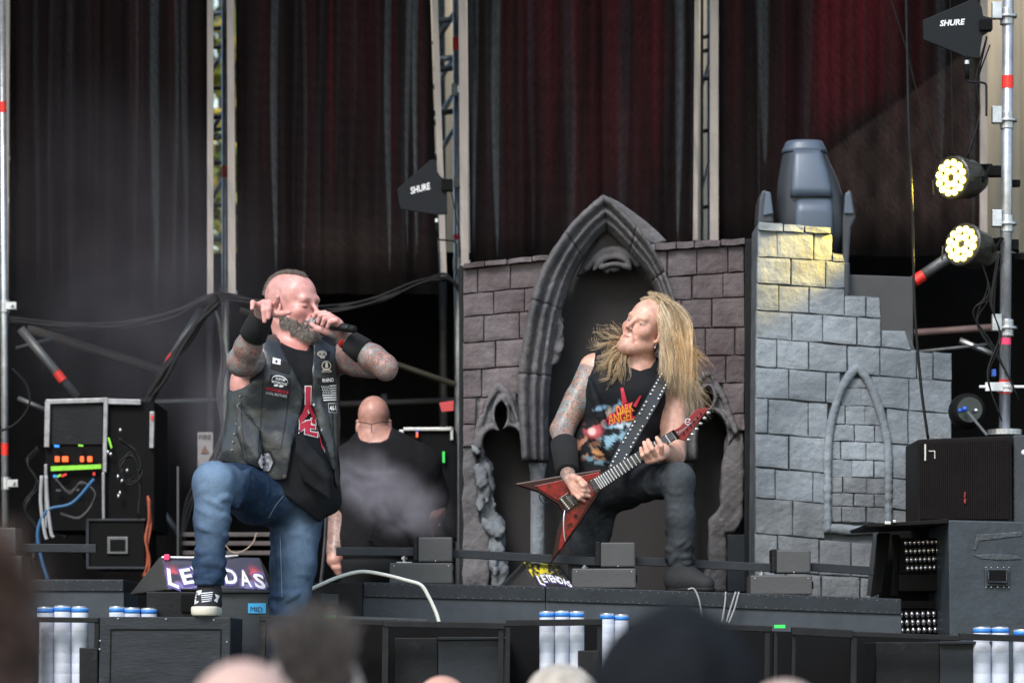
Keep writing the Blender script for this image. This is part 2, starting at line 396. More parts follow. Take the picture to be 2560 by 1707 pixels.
C = panel('backdrop_panel', (1166, 1176), (1738, 1738), 700, [(1241,10,655,1.35),(1180,7,640,.9),(1189,5,650,.8),(1697,11,595,1.2),(1697,4,620,.6),(1728,5,600,.6),(1330,8,640,.35),(1425,14,700,.35),(1560,14,700,.3)]+rs(r,1200,1730,6,s=(.05,.15)),
    [(1370,34,-100,560,1.5),(1310,16,-100,640,.9),(1440,12,-100,600,1.5),(1530,34,-100,520,1.7),(1640,20,-100,480,1.7),(1600,30,-100,620,.9),(1270,12,0,650,.8),(1480,20,200,720,.7)], 13, 'widest red-streaked painted panel directly above the castle arch')
hem(C, 1145, 1152, 20, 680); hem(C, 1738, 1733, 11, 600)
def brownD(x, y):
    ln = 395-(x-2050)*.72; return np.where(y > ln, .9, .0)*np.clip((x-2000)/60, 0, 1)*np.clip((625-y)/25, 0, 1)*(.75+.25*np.sin(x*.09)*np.sin(y*.05))
def redD(x, y):
    ln = 385-(x-2050)*.72; q = np.clip((ln-y)/60, 0, 1)*np.exp(-((x-2150)/105)**2)*(.55+.45*np.clip((ln-y)/300, 0, 1))
    return q[...,None]*np.array([.046,.0028,.005])*(.75+.25*np.sin(x*.22))[...,None]
D = panel('backdrop_panel', (1796, 1796), (2462, 2462), 640, [(1909,15,420,.9),(1900,5,560,.35),(2350,12,440,.55),(2430,9,620,.45),(2018,12,430,.3)]+rs(r,1800,2450,6,s=(.05,.15)),
    [(1835,16,-100,420,.9),(1965,22,-100,560,.8),(2080,30,-100,300,1.8),(2170,40,-100,300,1.6),(2240,20,-100,420,.9),(2300,16,-100,380,.8),(2060,20,200,380,1.2)], 14, 'painted panel with a bright red patch behind the tower', brown=brownD, extra=redD)
hem(D, 1775, 1775, 21, 605); hem(D, 2452, 2450, 18, 590)

# --- daylight beyond the stage: tarpaulin and trees
waves('beige_tarpaulin', 1000, 4300, -500, 900, 20.5, .06, 30, mat('beige_tarp', (.62,.54,.42), .85, var=.25, vs=2, stretch=(5,1,.4)), label='beige tarpaulin glimpsed through the gaps behind the stage', cat='tarpaulin')
def tree(cx, cy, Y, rx, rz, n, cols, label, seed):
    r = np.random.default_rng(seed); c = P(cx, cy, Y); t = thing('tree', (c.x, Y, 0), label, 'tree', 'trees behind the stage')
    m = MB(); m.tube([(c.x, Y, 0), (c.x+.1, Y, c.z*.5), (c.x, Y, c.z+rz*.6)], [.22, .16, .05], 8)
    for i in range(14):
        a = r.uniform(0, 6.28); z0 = c.z-rz*.6+r.random()*rz; m.tube([(c.x, Y, z0), (c.x+math.cos(a)*rx*.5, Y+math.sin(a)*rx*.5, z0+.5), (c.x+math.cos(a)*rx*.85, Y+math.sin(a)*rx*.85, z0+.8)], [.06,.035,.01], 5)
    lk('trunk', m, mat('bark', (.1,.075,.05), .9), t)
    cl = r.normal(size=(90, 3)); cl = cl/np.linalg.norm(cl, axis=1)[:,None]*r.random((90, 1))**.4*np.array([rx, rx, rz])
    p = cl[r.integers(0, 90, n)]+r.normal(size=(n, 3))*.22+np.array(c); q = r.normal(size=(n, 3)); q /= np.linalg.norm(q, axis=1)[:,None]
    u = np.cross(q, r.normal(size=(n, 3))); u /= np.linalg.norm(u, axis=1)[:,None]; s = r.uniform(.04, .09, (n, 1))
    V = np.stack([p-u*s, p+np.cross(q, u)*s*.6, p+u*s, p-np.cross(q, u)*s*.6], 1).reshape(-1, 3)
    cc = np.array(cols)[r.integers(0, len(cols), n)]*r.uniform(.7, 1.3, (n, 1))
    link('crown', V, np.arange(4*n, dtype=np.int32).reshape(-1, 4), mat('leaves', (1,1,1), .6, attr='Col', var=.1), t, attrs={'Col': np.repeat(cc, 4, 0)}, kind='stuff')
tree(560, 150, 27, 1.5, 2.6, 5000, [(.1,.15,.03),(.2,.22,.03),(.3,.22,.02)], 'green and yellow tree glimpsed through the gap left of the singer', 5)
tree(-20, 300, 27, 1.3, 2.4, 4000, [(.09,.13,.04),(.25,.2,.04)], 'green tree at the far left edge behind the stage', 6)

# --- scaffold towers
def tape(m_parent, a, b, r, f0, f1, matl=RED):
    a, b = Vector(a), Vector(b); lk('tape', MB().cyl(a.lerp(b, f0), a.lerp(b, f1), r*1.04, n=14), matl, m_parent, smooth=False)
def tubep(t, nm, x0, y0, x1, y1, Y, rpx, matl=STEEL, Y2=None):
    a, b = P(x0, y0, Y), P(x1, y1, Y2 or Y); o = lk(nm, MB().cyl(a, b, M(rpx, Y), n=14), matl, t, smooth=True); return a, b
def clampp(t, x, y, Y, r):
    c = P(x, y, Y); m = MB().cyl(c-Vector((0,0,.03)), c+Vector((0,0,.03)), M(r, Y)*1.35, n=12); m.box(c+Vector((M(r*1.9, Y), -.01, 0)), (.05,.03,.035)); m.cyl(c+Vector((M(r*2.2, Y), -.06, 0)), c+Vector((M(r*2.2, Y), .02, 0)), .009, n=6)
    lk('coupler', m, STEEL, t)
t = thing('scaffold_tower', P(562, 1810, 17), 'silver scaffold tower behind the singer with red tape on its upright', 'scaffold', 'scaffold towers between the backdrop panels')
a, b = tubep(t, 'upright', 562, -150, 565, 1810, 17, 9); tape(t, a, b, M(9,17), (415-(-150))/1960, (445+150)/1960)
tubep(t, 'upright', 524, -150, 526, 1800, 17.6, 9, STEELD)
for y, ml in ((36,STEEL),(72,STEELD),(120,STEELD),(222,STEELD),(295,STEELD),(325,STEELD),(346,STEEL),(408,STEELD),(515,STEELD),(600,STEEL)):
    tubep(t, 'rung', 524, y, 562, y-(2 if ml is STEELD else 6), 17.3, 5 if ml is STEELD else 7, ml)
for y in (150, 300, 470): tubep(t, 'brace', 528, y+28, 560, y-22, 17.4, 6, STEEL)
clampp(t, 562, 735, 16.9, 10); clampp(t, 565, 893, 16.9, 9)
tubep(t, 'brace', 512, 765, 398, 950, 16.6, 13, STEELD)
lk('tape', MB().cyl(P(436,888,16.58), P(424,908,16.58), M(13.6,16.6), n=14), RED, t)
tubep(t, 'brace', 398, 950, 160, 1340, 16.6, 10, STEELD)
t = thing('scaffold_tower', P(1138, 1810, 17), 'scaffold tower with red tape bands behind the left antenna', 'scaffold', 'scaffold towers between the backdrop panels')
a, b = tubep(t, 'upright', 1139, -150, 1150, 1810, 17, 9)
tape(t, a, b, M(9,17), (95+150)/1960, (127+150)/1960); tape(t, a, b, M(9,17), (587+150)/1960, (600+150)/1960, PINK)
tubep(t, 'upright', 1102, -150, 1112, 1700, 17.8, 10, STEELD)
for y, ml in ((52,STEELD),(148,STEEL),(174,STEELD),(282,STEELD)): tubep(t, 'rung', 1084, y+2, 1140, y-4, 17.4, 7, ml)
for y in (40, 150, 240, 330): tubep(t, 'brace', 1084, y+72, 1138, y-8, 17.5, 7, STEEL if y > 100 else STEELD)
clampp(t, 1139, 225, 16.9, 9); clampp(t, 1144, 455, 16.9, 9); clampp(t, 1149, 660, 16.8, 12)
t = thing('scaffold_tower', P(1760, 1810, 17), 'narrow scaffold tower behind the right shoulder of the arch', 'scaffold', 'scaffold towers between the backdrop panels')
tubep(t, 'upright', 1755, -150, 1754, 1700, 17, 4, STEELD); tubep(t, 'upright', 1772, -150, 1770, 1700, 17.4, 5, STEEL)
for y in (95, 130, 200, 330, 520): tubep(t, 'rung', 1754, y, 1771, y-4, 17.2, 5, STEELD)
for y in (190, 440): tubep(t, 'brace', 1754, y+30, 1771, y-30, 17.2, 4, STEEL)
t = thing('scaffold_pole', P(17, 1810, 15.6), 'silver scaffold pole with red tape at the left edge of the stage', 'scaffold')
a, b = tubep(t, 'upright', 4, -150, 17, 1810, 15.6, 9); tape(t, a, b, M(9,15.6), (1108+150)/1960, (1138+150)/1960); tape(t, a, b, M(9,15.6), (255+150)/1960, (282+150)/1960)
clampp(t, 12, 765, 15.5, 9); clampp(t, 16, 1208, 15.5, 9)
for y in (55, 105, 142, 290, 360, 560): tubep(t, 'rung', -40, y, 8, y, 15.8, 5, STEEL if y in (105, 290) else STEELD)
tubep(t, 'brace', 52, 822, 192, 992, 16.4, 11, STEELD); lk('tape', MB().cyl(P(141,930,16.38), P(158,952,16.38), M(11.7,16.4), n=14), RED, t)
t = thing('scaffold_pole', P(2512, 1075, 13.3), 'thick silver lighting pole with red tape bands at right', 'scaffold')
a, b = tubep(t, 'upright', 2522, -150, 2511, 1078, 13.3, 14)
tape(t, a, b, M(14,13.3), (190+150)/1228, (222+150)/1228); tape(t, a, b, M(14,13.3), (846+150)/1228, (862+150)/1228, PINK); tape(t, a, b, M(14,13.3), (950+150)/1228, (985+150)/1228)
for y in (42, 302, 560, 820): 
    c = P(2517, y, 13.3); lk('coupler', MB().cyl(c-Vector((0,0,.006)), c+Vector((0,0,.006)), M(26,13.3), n=16).cyl(c-Vector((0,0,.035)), c+Vector((0,0,.035)), M(17,13.3), n=16).box(c+Vector((-.045,-.02,.02)), (.04,.035,.07)), STEEL, t, bevel=.003)
c = P(2512, 968, 13.3); lk('coupler', MB().cyl(c-Vector((0,0,.02)), c+Vector((0,0,.02)), M(19,13.3), n=16).box(c+Vector((-.05,-.03,0)), (.07,.02,.035)).cyl(c+Vector((-.11,-.03,0)), c+Vector((.1,-.03,0)), .006, n=8), WHITE, t)
lk('base_plate', MB().cyl(P(2511,1080,13.3)-Vector((0,0,.012)), P(2511,1074,13.3), M(44,13.3), n=20), STEEL, t)
t = thing('stage_brace', P(2390, 840, 15.4), 'grey brace tubes with a red tip behind the right lamps', 'scaffold')
tubep(t, 'brace', 2290, 700, 2420, 610, 15.2, 14, STEELD); lk('tape', MB().cyl(P(2286,703,15.19), P(2308,688,15.19), M(14.7,15.2), n=14), RED, t)
tubep(t, 'tube', 2286, 832, 2490, 818, 15.4, 9, mat('rusty_tube', (.2,.13,.12), .6, .3))
tubep(t, 'brace', 2290, 880, 2480, 860, 15.8, 4, STEELD); tubep(t, 'brace', 2400, 850, 2490, 890, 15.9, 7, ALU)

t = thing('stage_brace', P(400, 930, 16.9), 'dusty brown beam sloping across the dark left backstage', 'scaffold')
tubep(t, 'beam', 70, 822, 430, 935, 16.9, 11, mat('dusty_beam', (.06,.05,.046), .7)); tubep(t, 'tube', 40, 870, 135, 845, 16.7, 4, STEELD); tubep(t, 'tube', 330, 1006, 560, 1000, 17.0, 6, STEELD); tubep(t, 'tube', 45, 995, 115, 1025, 16.3, 6, STEELD)
t = thing('stage_brace', P(1040, 925, 16.9), 'dim tube sloping behind the singer elbow to the arch', 'scaffold')
tubep(t, 'tube', 600, 775, 1140, 962, 16.9, 7, mat('brass_tube', (.2,.17,.12), .4, .6)); tubep(t, 'tube', 790, 1012, 1150, 1000, 17.2, 7, mat('dusty_beam', (.06,.05,.046), .7)); tubep(t, 'tube', 960, 985, 960, 1300, 17.3, 7, STEELD)
t = thing('stage_brace', P(470, 1400, 16.0), 'grey brace slanting behind the orange cables', 'scaffold'); tubep(t, 'tube', 375, 1235, 470, 1370, 15.8, 9, STEELD)
# --- cables along the back
def spline(pts, n=8):
    P_ = [Vector(p) for p in pts]; P_ = [P_[0]*2-P_[1]]+P_+[P_[-1]*2-P_[-2]]; out = []
    for i in range(1, len(P_)-2):
        for k in range(n):
            t = k/n; a, b, c, d = P_[i-1:i+3]
            out.append(.5*((2*b)+(c-a)*t+(2*a-5*b+4*c-d)*t*t+(3*b-a-3*c+d)*t**3))
    return out+[P_[-2]]
def cable(name, pts, Y, rpx, matl, label, n=1, spread=3, group=None, parent=None, seed=0, cat='cable'):
    rr = random.Random(seed+len(pts)); t = None
    base = [P(*p[:2], Y if len(p) < 3 else p[2]) for p in pts]
    mbs = []
    for i in range(n):
        o = [rr.uniform(-spread, spread) for _ in pts]; q = [P(p[0]+.4*o[j], p[1]+o[j], (Y if len(p) < 3 else p[2])+rr.uniform(-.02,.02)*(n > 1)) for j, p in enumerate(pts)]
        mbs.append(MB().tube(spline(q), M(rpx, Y), 6))
    if parent is not None:
        for k in mbs: lk(name, k, matl, parent, smooth=True)
        return
    if n == 1: return lk(name, mbs[0], matl, smooth=True, label=label, cat=cat, group=group)
    t = thing(name, base[-1], label, cat, group)
    for k in mbs: lk('strand', k, matl, t, smooth=True)
    return t
cable('cable_bundle', [(20,800),(150,815),(300,812),(430,785),(545,742),(660,756),(800,775),(930,755),(1040,712),(1112,692),(1146,720)], 16.2, 3.2, RUB, 'black cable bundle sagging across under the backdrop', 9, 9)
cable('cable_bundle', [(545,745),(470,850),(405,945),(350,1040),(300,1150),(250,1270),(215,1400)], 15.9, 5, RUB, 'thick black cable bundle hanging down beside the equipment racks', 12, 13, seed=2)
cable('cable_bundle', [(545,790),(560,900),(548,1000),(556,1090),(520,1180),(470,1260),(450,1400)], 15.7, 2.2, mat('dusty_cable', (.05,.045,.05), .7), 'dusty thin cables hanging behind the singer', 11, 16, seed=4)
cable('cable_bundle', [(372,1245),(374,1300),(366,1350),(372,1400),(362,1450)], 15.0, 3.4, mat('orange_cable', (.3,.065,.03), .6), 'orange cable bundle hanging beside the flight case', 8, 9, seed=5)
cable('cable_bundle', [(2264,-60),(2268,150),(2272,330),(2281,520),(2287,760),(2302,960),(2320,1095)], 13.2, 3.4, RUB, 'black cable bundle hanging in front of the tower', 4, 3, seed=6)
cable('blue_cable', [(235,1195),(180,1255),(120,1275),(95,1330),(105,1400),(120,1450)], 14.9, 5, mat('blue_cable', (.02,.09,.2), .5), 'blue cable drooping below the equipment rack', 1)
for i, pts in enumerate([[(105,1190),(103,1260),(112,1330),(118,1350)],[(116,1190),(120,1260),(128,1330),(135,1345)]]):
    cable('grey_cable', pts, 14.9, 5, mat('grey_cable', (.32,.32,.33), .5), 'pale grey cable hanging below the rack, %s of two' % ('left' if i == 0 else 'right'), 1)
cable('loop_cable', [(30,920),(65,960),(72,1010),(40,1055),(-10,1080)], 15.4, 3, RUB, 'black cable loop beside the left scaffold pole', 1)
cable('thin_rope', [(2215,-40),(2262,110),(2300,260),(2345,400)], 14.6, 1.4, RUB, 'thin line slanting down to the upper lamp', 1)
cable('thin_rope', [(2375,-40),(2378,150),(2382,395)], 14.6, 1.0, RUB, 'thin vertical line above the upper lamp', 1)
cable('thin_cable', [(2440,620),(2470,720),(2440,800),(2490,880),(2540,980)], 13.25, 2, RUB, 'thin black wires dangling around the right lighting pole', 4, 25, seed=9)
cable('thin_cable', [(1128,480),(1140,540),(1150,600),(1152,660)], 16.0, 1.6, RUB, 'thin black wire dropping from the left antenna', 1)

# ================================================================== CASTLE AND TOWER
def stone_mat(name, col, col2, rough=.75, light=(.4,.42,.45), lw=.35, vs=9):
    if name in MATS: return MATS[name]
    m = mat(name, col, rough, var=.35, vs=vs, bump=.7, bs=34, bd=.012, rnd=.12, wear=lw, wearcol=light)
    n = m.node_tree.nodes; l = m.node_tree.links; b = n['Principled BSDF']; src = b.inputs['Base Color'].links[0].from_socket
    tc = n.new('ShaderNodeTexCoord'); nz = n.new('ShaderNodeTexNoise'); nz.inputs['Scale'].default_value = 2.6; nz.inputs['Detail'].default_value = 5
    l.new(tc.outputs['Object'], nz.inputs['Vector']); mr = n.new('ShaderNodeMapRange'); mr.inputs['From Min'].default_value = .42; mr.inputs['From Max'].default_value = .68
    l.new(nz.outputs['Fac'], mr.inputs[0]); mx = n.new('ShaderNodeMix'); mx.data_type = 'RGBA'; l.new(mr.outputs[0], mx.inputs[0]); l.new(src, mx.inputs[6]); mx.inputs[7].default_value = (*col2, 1)
    l.new(mx.outputs[2], b.inputs['Base Color']); return m
BRK = stone_mat('mauve_brick', (.125,.103,.108), (.062,.042,.046), light=(.3,.3,.34), lw=.4)
ARCHM = stone_mat('arch_stone', (.118,.11,.115), (.05,.05,.056), light=(.3,.33,.37), lw=.7, vs=5)
COLM = stone_mat('grey_column', (.16,.18,.2), (.07,.06,.065), light=(.38,.42,.46), lw=.7, vs=5)
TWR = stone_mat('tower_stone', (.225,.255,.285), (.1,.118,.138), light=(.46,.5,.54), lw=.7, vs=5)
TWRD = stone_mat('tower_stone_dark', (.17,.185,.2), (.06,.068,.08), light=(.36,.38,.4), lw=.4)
MORT = mat('mortar', (.16,.16,.17), .9, var=.6, vs=12)
MORTD = mat('dark_joint', (.08,.09,.1), .9, var=.6, vs=12)
def brick(parent, q, Y, proud, matl, rr, name='brick', gap=.6, seed=None):
    """q: TL,TR,BR,BL in photo pixels; a rounded, uneven block"""
    cx = sum(p[0] for p in q)/4; cy = sum(p[1] for p in q)/4; nx, ny = 7, 6; vs = []; fs = []
    def bil(u, v):
        x = (q[0][0]*(1-u)+q[1][0]*u)*(1-v)+(q[3][0]*(1-u)+q[2][0]*u)*v; y = (q[0][1]*(1-u)+q[1][1]*u)*(1-v)+(q[3][1]*(1-u)+q[2][1]*u)*v
        return x, y
    W = abs(q[1][0]-q[0][0])+1e-6; H = abs(q[3][1]-q[0][1])+1e-6; gu, gv = gap/W, gap/H
    ph = [rr.uniform(0, 6.28) for _ in range(4)]; tl = [rr.uniform(-.0018,.0018) for _ in range(3)]
    us = [0, .022, .1, .5+rr.uniform(-.12,.12), .9, .978, 1]; vv = [0, .03, .14, .86, .97, 1]
    for j in range(ny):
        for i in range(nx):
            u, v = us[i], vv[j]; e = min(min(u, 1-u)*W, min(v, 1-v)*H); x, y = bil(gu+u*(1-2*gu), gv+v*(1-2*gv))
            d = 0 if e < .01 else proud*(.86 if e < 3.2 else 1)
            if d: d += tl[0]*(u-.5)*2+tl[1]*(v-.5)*2+.0018*math.sin(u*5+ph[0])*math.sin(v*4+ph[1])
            x += 1.0*math.sin(v*7+ph[2]) if (i in (0, 1, nx-1, nx-2)) else 0; y += .9*math.sin(u*6+ph[3]) if (j in (0, 1, ny-1, ny-2)) else 0
            p = P(x, y, Y); p.y = Y-d; vs.append(p)
    fs = [(j*nx+i, (j+1)*nx+i, (j+1)*nx+i+1, j*nx+i+1) for j in range(ny-1) for i in range(nx-1)]
    # back
    k = len(vs); c = [0, nx-1, nx*ny-1, nx*(ny-1)]
    ring = list(range(nx))+[j*nx+nx-1 for j in range(1, ny)]+[nx*(ny-1)+i for i in range(nx-2, -1, -1)]+[j*nx for j in range(ny-2, 0, -1)]
    for i in ring: p = Vector(vs[i]); vs.append(Vector((p.x, Y+.03, p.z)))
    nr = len(ring); fs += [(ring[i], ring[(i+1) % nr], k+(i+1) % nr, k+i) for i in range(nr)]+[tuple(k+i for i in range(nr-1, -1, -1))]
    return link(name, vs, fs, matl, parent, smooth=False)
def relief(name, parent, Y, adds, subs=(), strokes=(), thick=.06, noise=.004, matl=None, h=.008, rnd=.012, nf=7, k=.012, seed=1, sharp=None):
    pts = [p for a in adds for p in a]+[p for s in strokes for p in s[0]]
    xs = [p[0] for p in pts]; ys = [p[1] for p in pts]; a = P(min(xs)-16, max(ys)+16, Y); b = P(max(xs)+16, min(ys)-16, Y)
    V = Vol((a.x, Y-.14, a.z), (b.x, Y+thick+.03, b.z), h)
    for q in adds: V.ppoly(q, Y, Y, Y+thick, k, 'u', rnd)
    for pl, rp, dy in strokes:
        sp = spline([P(x, y, Y) for x, y in pl], 5); sp = [Vector((p.x, Y+dy, p.z)) for p in sp]
        V.chain(sp, [M(rp, Y)]*len(sp), k)
    for q in subs: V.ppoly(q, Y, Y-.2, Y+thick+.1, .008, 's')
    if noise: V.noise(noise, nf, seed)
    v, f = V.mesh(); return link(name, v, f, matl, parent, smooth=True)
def smoothpoly(pts, n=4): 
    q = spline([(x, y, 0) for x, y in pts], n); return [(p.x, p.y) for p in q]
CY = 13.9
castle = thing('castle_wall', P(1510, 1475, CY), 'ruined mauve brick gothic arch stage set behind the guitarist', 'stage set')
rr = random.Random(21)
OL = [(1304,1152),(1298,1050),(1294,957),(1302,883),(1317,798),(1339,709),(1371,644),(1424,567),(1470,521),(1506,491)]
IL = [(1372,1152),(1372,1050),(1377,957),(1384,890),(1398,800),(1412,750),(1436,680),(1464,632),(1492,594),(1518,573)]
OR = [(1506,491),(1527,503),(1575,552),(1604,585),(1625,614),(1652,662),(1671,710),(1696,790),(1720,880),(1736,960),(1742,1050),(1742,1152)]
IR = [(1518,573),(1534,588),(1562,615),(1586,643),(1604,662),(1623,686),(1642,722),(1662,790),(1672,880),(1676,960),(1680,1050),(1680,1152)]
def xat(pts, y):
    best = None
    for a, b in zip(pts[:-1], pts[1:]):
        if min(a[1], b[1]) <= y <= max(a[1], b[1]) and a[1] != b[1]: best = a[0]+(b[0]-a[0])*(y-a[1])/(b[1]-a[1])
    return best
PROF = [(0,.0),(.0,.06),(.05,.085),(.14,.1),(.25,.085),(.31,.05),(.36,.042),(.41,.06),(.5,.072),(.58,.06),(.62,.03),(.67,.022),(.72,.034),(.79,.036),(.85,.015),(.9,.0),(.95,-.01),(1,-.03),(1.,-.16)]
def moulding(parent, Op, Ip, Y, parts, prof=PROF, matl=ARCHM, name='arch_stone', jit=.004):
    n = 60; a = spline([(x, y, 0) for x, y in Op], 12); b = spline([(x, y, 0) for x, y in Ip], 12)
    a = [a[int(i*(len(a)-1)/n)] for i in range(n+1)]; b = [b[int(i*(len(b)-1)/n)] for i in range(n+1)]
    cuts = [round(i*n/parts+rr.uniform(-1, 1)*(0 < i < parts)) for i in range(parts+1)]
    for ci in range(parts):
        vs = []; fs = []; m = len(prof); c0, c1 = cuts[ci], cuts[ci+1]; dz = rr.uniform(-.006,.006); rows = 0
        seq = [c0+.05]+list(range(c0+1, c1))+[c1-.05]
        for g, t in enumerate(seq):
            i = min(int(t), n-1); fr = t-i; oa = a[i].lerp(a[i+1], fr); ob = b[i].lerp(b[i+1], fr); end = g in (0, len(seq)-1)
            for s, hgt in prof:
                x = oa.x+(ob.x-oa.x)*s; y = oa.y+(ob.y-oa.y)*s; p = P(x, y, Y); p.y = Y-hgt*(.975 if end else 1)+dz*.4+rr.uniform(-jit, jit); p.x += rr.uniform(-1, 1)*.002; vs.append(p)
        g = len(seq); fs = [(r_*m+c, r_*m+c+1, (r_+1)*m+c+1, (r_+1)*m+c) for r_ in range(g-1) for c in range(m-1)]
        fs += [tuple(range(m-1, -1, -1)), tuple(range((g-1)*m, g*m))]
        link(name, vs, fs, matl, parent, smooth=True)
moulding(castle, OL, IL, CY, 4); moulding(castle, OR, IR, CY, 4)
# boards behind the bricks
lk('joint_board', MB().pprism([(1157,664),(1374,640),(1400,640),(1345,760),(1325,900),(1322,1060),(1300,1060),(1240,960),(1190,1060),(1186,1120),(1157,1120)], CY+.012, .05), MORT, castle)
lk('joint_board', MB().pprism([(1600,612),(1861,600),(1861,1078),(1826,1078),(1800,980),(1768,950),(1735,985),(1715,1060),(1705,900),(1665,740)], CY+.012, .05), MORT, castle)
waves_cloth = lk('dark_cloth', MB().pprism([(1190,1480),(1190,1040),(1250,985),(1330,985),(1360,800),(1450,625),(1516,560),(1600,640),(1680,800),(1710,985),(1770,955),(1850,1060),(1850,1480)], CY+.18, .02), mat('charcoal_cloth', (.024,.021,.021), .9, var=.15, bump=.1, bs=400), castle)
lk('side_board', MB().pbox(1862, 597, 1886, 1478, CY-.03, .5), BLK, castle, bevel=.003)
lk('side_board', MB().pbox(1148, 664, 1156.5, 1478, CY-.0, .4), BLK, castle)
lk('back_slab', MB().pprism([(1500,520),(1506,492),(1523,492),(1548,504),(1585,530),(1613,551),(1642,576),(1669,603),(1640,612),(1600,600)], CY+.06, .18), ARCHM, castle, bevel=.01)
def course(parent, yl, yr, xs, xe, widths, off, Y, matl, rr, proud=.012, slope=None, name='brick', dark=None):
    """one row between lines yl(x) and yr(x)"""
    x = xs-off; i = 0
    while x < xe-4:
        wd = widths[0]+(widths[1]-widths[0])*rr.random(); a = max(x, xs); b = min(x+wd, xe)
        if xe-b < 22: b = xe
        if b-a > 12: brick(parent, [(a, yl(a)), (b, yl(b)), (b, yr(b)), (a, yr(a))], Y, proud+rr.uniform(-.004,.004), matl, rr, name)
        x = b if b >= xe else x+wd
# left wall courses
rowsL = [674,736,793,859,926,996,1062,1118]; sl = lambda y: -(.105-(y-660)*.00012)
line = lambda y, s, x0: (lambda x: y+s*(x-x0))
brick_cap = [(1157,1212),(1212,1268),(1268,1330),(1330,1372)]
for a, b in brick_cap: brick(castle, [(a, 661+sl(660)*(a-1157)), (b, 661+sl(660)*(b-1157)), (b, 674.5+sl(670)*(b-1157)), (a, 674.5+sl(670)*(a-1157))], CY, .045, BRK, rr, 'cap_brick')
for i in range(len(rowsL)-1):
    y0, y1 = rowsL[i], rowsL[i+1]; ym = (y0+y1)/2
    xe = (xat(OL, max(ym-25, 645)) or 1300)+16
    if i == 4: xe = 1302
    if i >= 5: xe = 1189
    course(castle, line(y0, sl(y0), 1157), line(y1, sl(y1), 1157), 1157, xe, (74, 92), 0 if i % 2 else 38, CY, BRK, rr)
    if i == 5: brick(castle, [(1200,996),(1222,994),(1210,1030),(1196,1050)], CY, .03, BRK, rr)
# right wall courses
rowsR = [(629,614),(696,680),(753,743),(824,818),(892,888),(962,957),(1040,1034),(1078,1076)]
for a, b in ((1637,1690),(1690,1735),(1735,1800),(1800,1861)):
    f0 = lambda x: 610-(x-1637)*.055; f1 = lambda x: 629-(x-1637)*.067; brick(castle, [(a, f0(a)), (b, f0(b)), (b, f1(b)), (a, f1(a))], CY, .045, BRK, rr, 'cap_brick')
for i in range(len(rowsR)-1):
    (a0, b0), (a1, b1) = rowsR[i], rowsR[i+1]; ym = (a0+a1)/2
    xs = (xat(OR, min(a1, 1040)) or 1742)-34
    if i == 5: xs = 1806
    if i >= 6: xs = 1830
    f0 = lambda x: a0+(b0-a0)*(x-1637)/224; f1 = lambda x: a1+(b1-a1)*(x-1637)/224
    course(castle, f0, f1, xs, 1861, (72, 92), 0 if i % 2 else 42, CY, BRK, rr)
# tympanum + broken trefoil
relief('tympanum', castle, CY+.1, [[(1440,690),(1470,630),(1518,572),(1560,615),(1605,664),(1596,668),(1560,640),(1530,634),(1490,650),(1462,684)]], noise=.004, matl=ARCHM, thick=.06)
relief('trefoil', castle, CY+.06, [[(1505,672),(1530,664),(1556,662),(1548,676),(1534,682),(1526,676),(1518,684)]], strokes=[([(1466,672),(1484,648),(1508,632),(1536,626),(1562,632),(1586,646),(1596,660)], 8, 0), ([(1484,676),(1504,652),(1536,642),(1566,652),(1576,672)], 5, -.01), ([(1500,672),(1520,664),(1545,662),(1572,672)], 4, -.015)], noise=.004, matl=ARCHM, thick=.03, h=.006)
relief('broken_edge', castle, CY+.02, [[(1374,915),(1398,896),(1405,880),(1407,800),(1402,765),(1390,790),(1378,860)]], noise=.007, matl=ARCHM, nf=14)
# left gothic light
ring_eyeL = [(1253,1000),(1243,1012),(1237,1035),(1240,1058),(1249,1076),(1260,1066),(1268,1046),(1266,1020),(1258,1004)]
lancL = smoothpoly([(1207,1120),(1206,1100),(1214,1082),(1232,1073),(1246,1078),(1256,1075),(1272,1068),(1290,1073),(1303,1094),(1311,1130),(1314,1160)], 3)+[(1314,1480),(1216,1480),(1216,1180)]
relief('tracery', castle, CY-.01, [[(1247,960),(1288,985),(1304,1050),(1330,1148),(1316,1150),(1296,1160),(1220,1160),(1190,1125),(1196,1060),(1222,1000)]], [smoothpoly(ring_eyeL, 3), lancL],
    [(([(1190,1118),(1197,1066),(1222,1002),(1247,964),(1276,1004),(1296,1062),(1318,1148)]), 6, -.008), (ring_eyeL+[ring_eyeL[0]], 6, -.02), ([(1200,1118),(1203,1094),(1216,1076),(1234,1068),(1248,1078)], 5, -.015), ([(1248,1078),(1262,1068),(1284,1066),(1302,1086),(1314,1130)], 5, -.015)], matl=ARCHM, thick=.05, noise=.003, h=.006)
relief('jamb', castle, CY, [[(1154,1116),(1187,1113),(1192,1180),(1199,1245),(1199,1309),(1224,1318),(1225,1400),(1222,1478),(1153,1478)]], matl=ARCHM, noise=.004, thick=.08)
relief('rubble', castle, CY+.01, [[(1192,1120),(1208,1118),(1215,1132),(1222,1160),(1230,1192),(1236,1232),(1239,1276),(1248,1297),(1262,1331),(1264,1430),(1252,1478),(1222,1478),(1222,1320),(1198,1310),(1196,1240)]], strokes=[([(1190,1120),(1197,1180),(1202,1240),(1204,1290),(1230,1316),(1238,1380),(1236,1450)], 6, -.02), ([(1205,1178),(1218,1230),(1222,1285),(1248,1310),(1252,1380)], 5, -.02)], matl=COLM, noise=.012, nf=9, thick=.07)
m = MB(); a, b = P(1344,1480,CY+.02), P(1344,1158,CY+.02); m.lathe(a, (0,0,1), [(0,.034),(.1,.032),((b-a).length-.1,.031),((b-a).length-.04,.034),((b-a).length,.04)], 18); lk('column', m, COLM, castle, smooth=True)
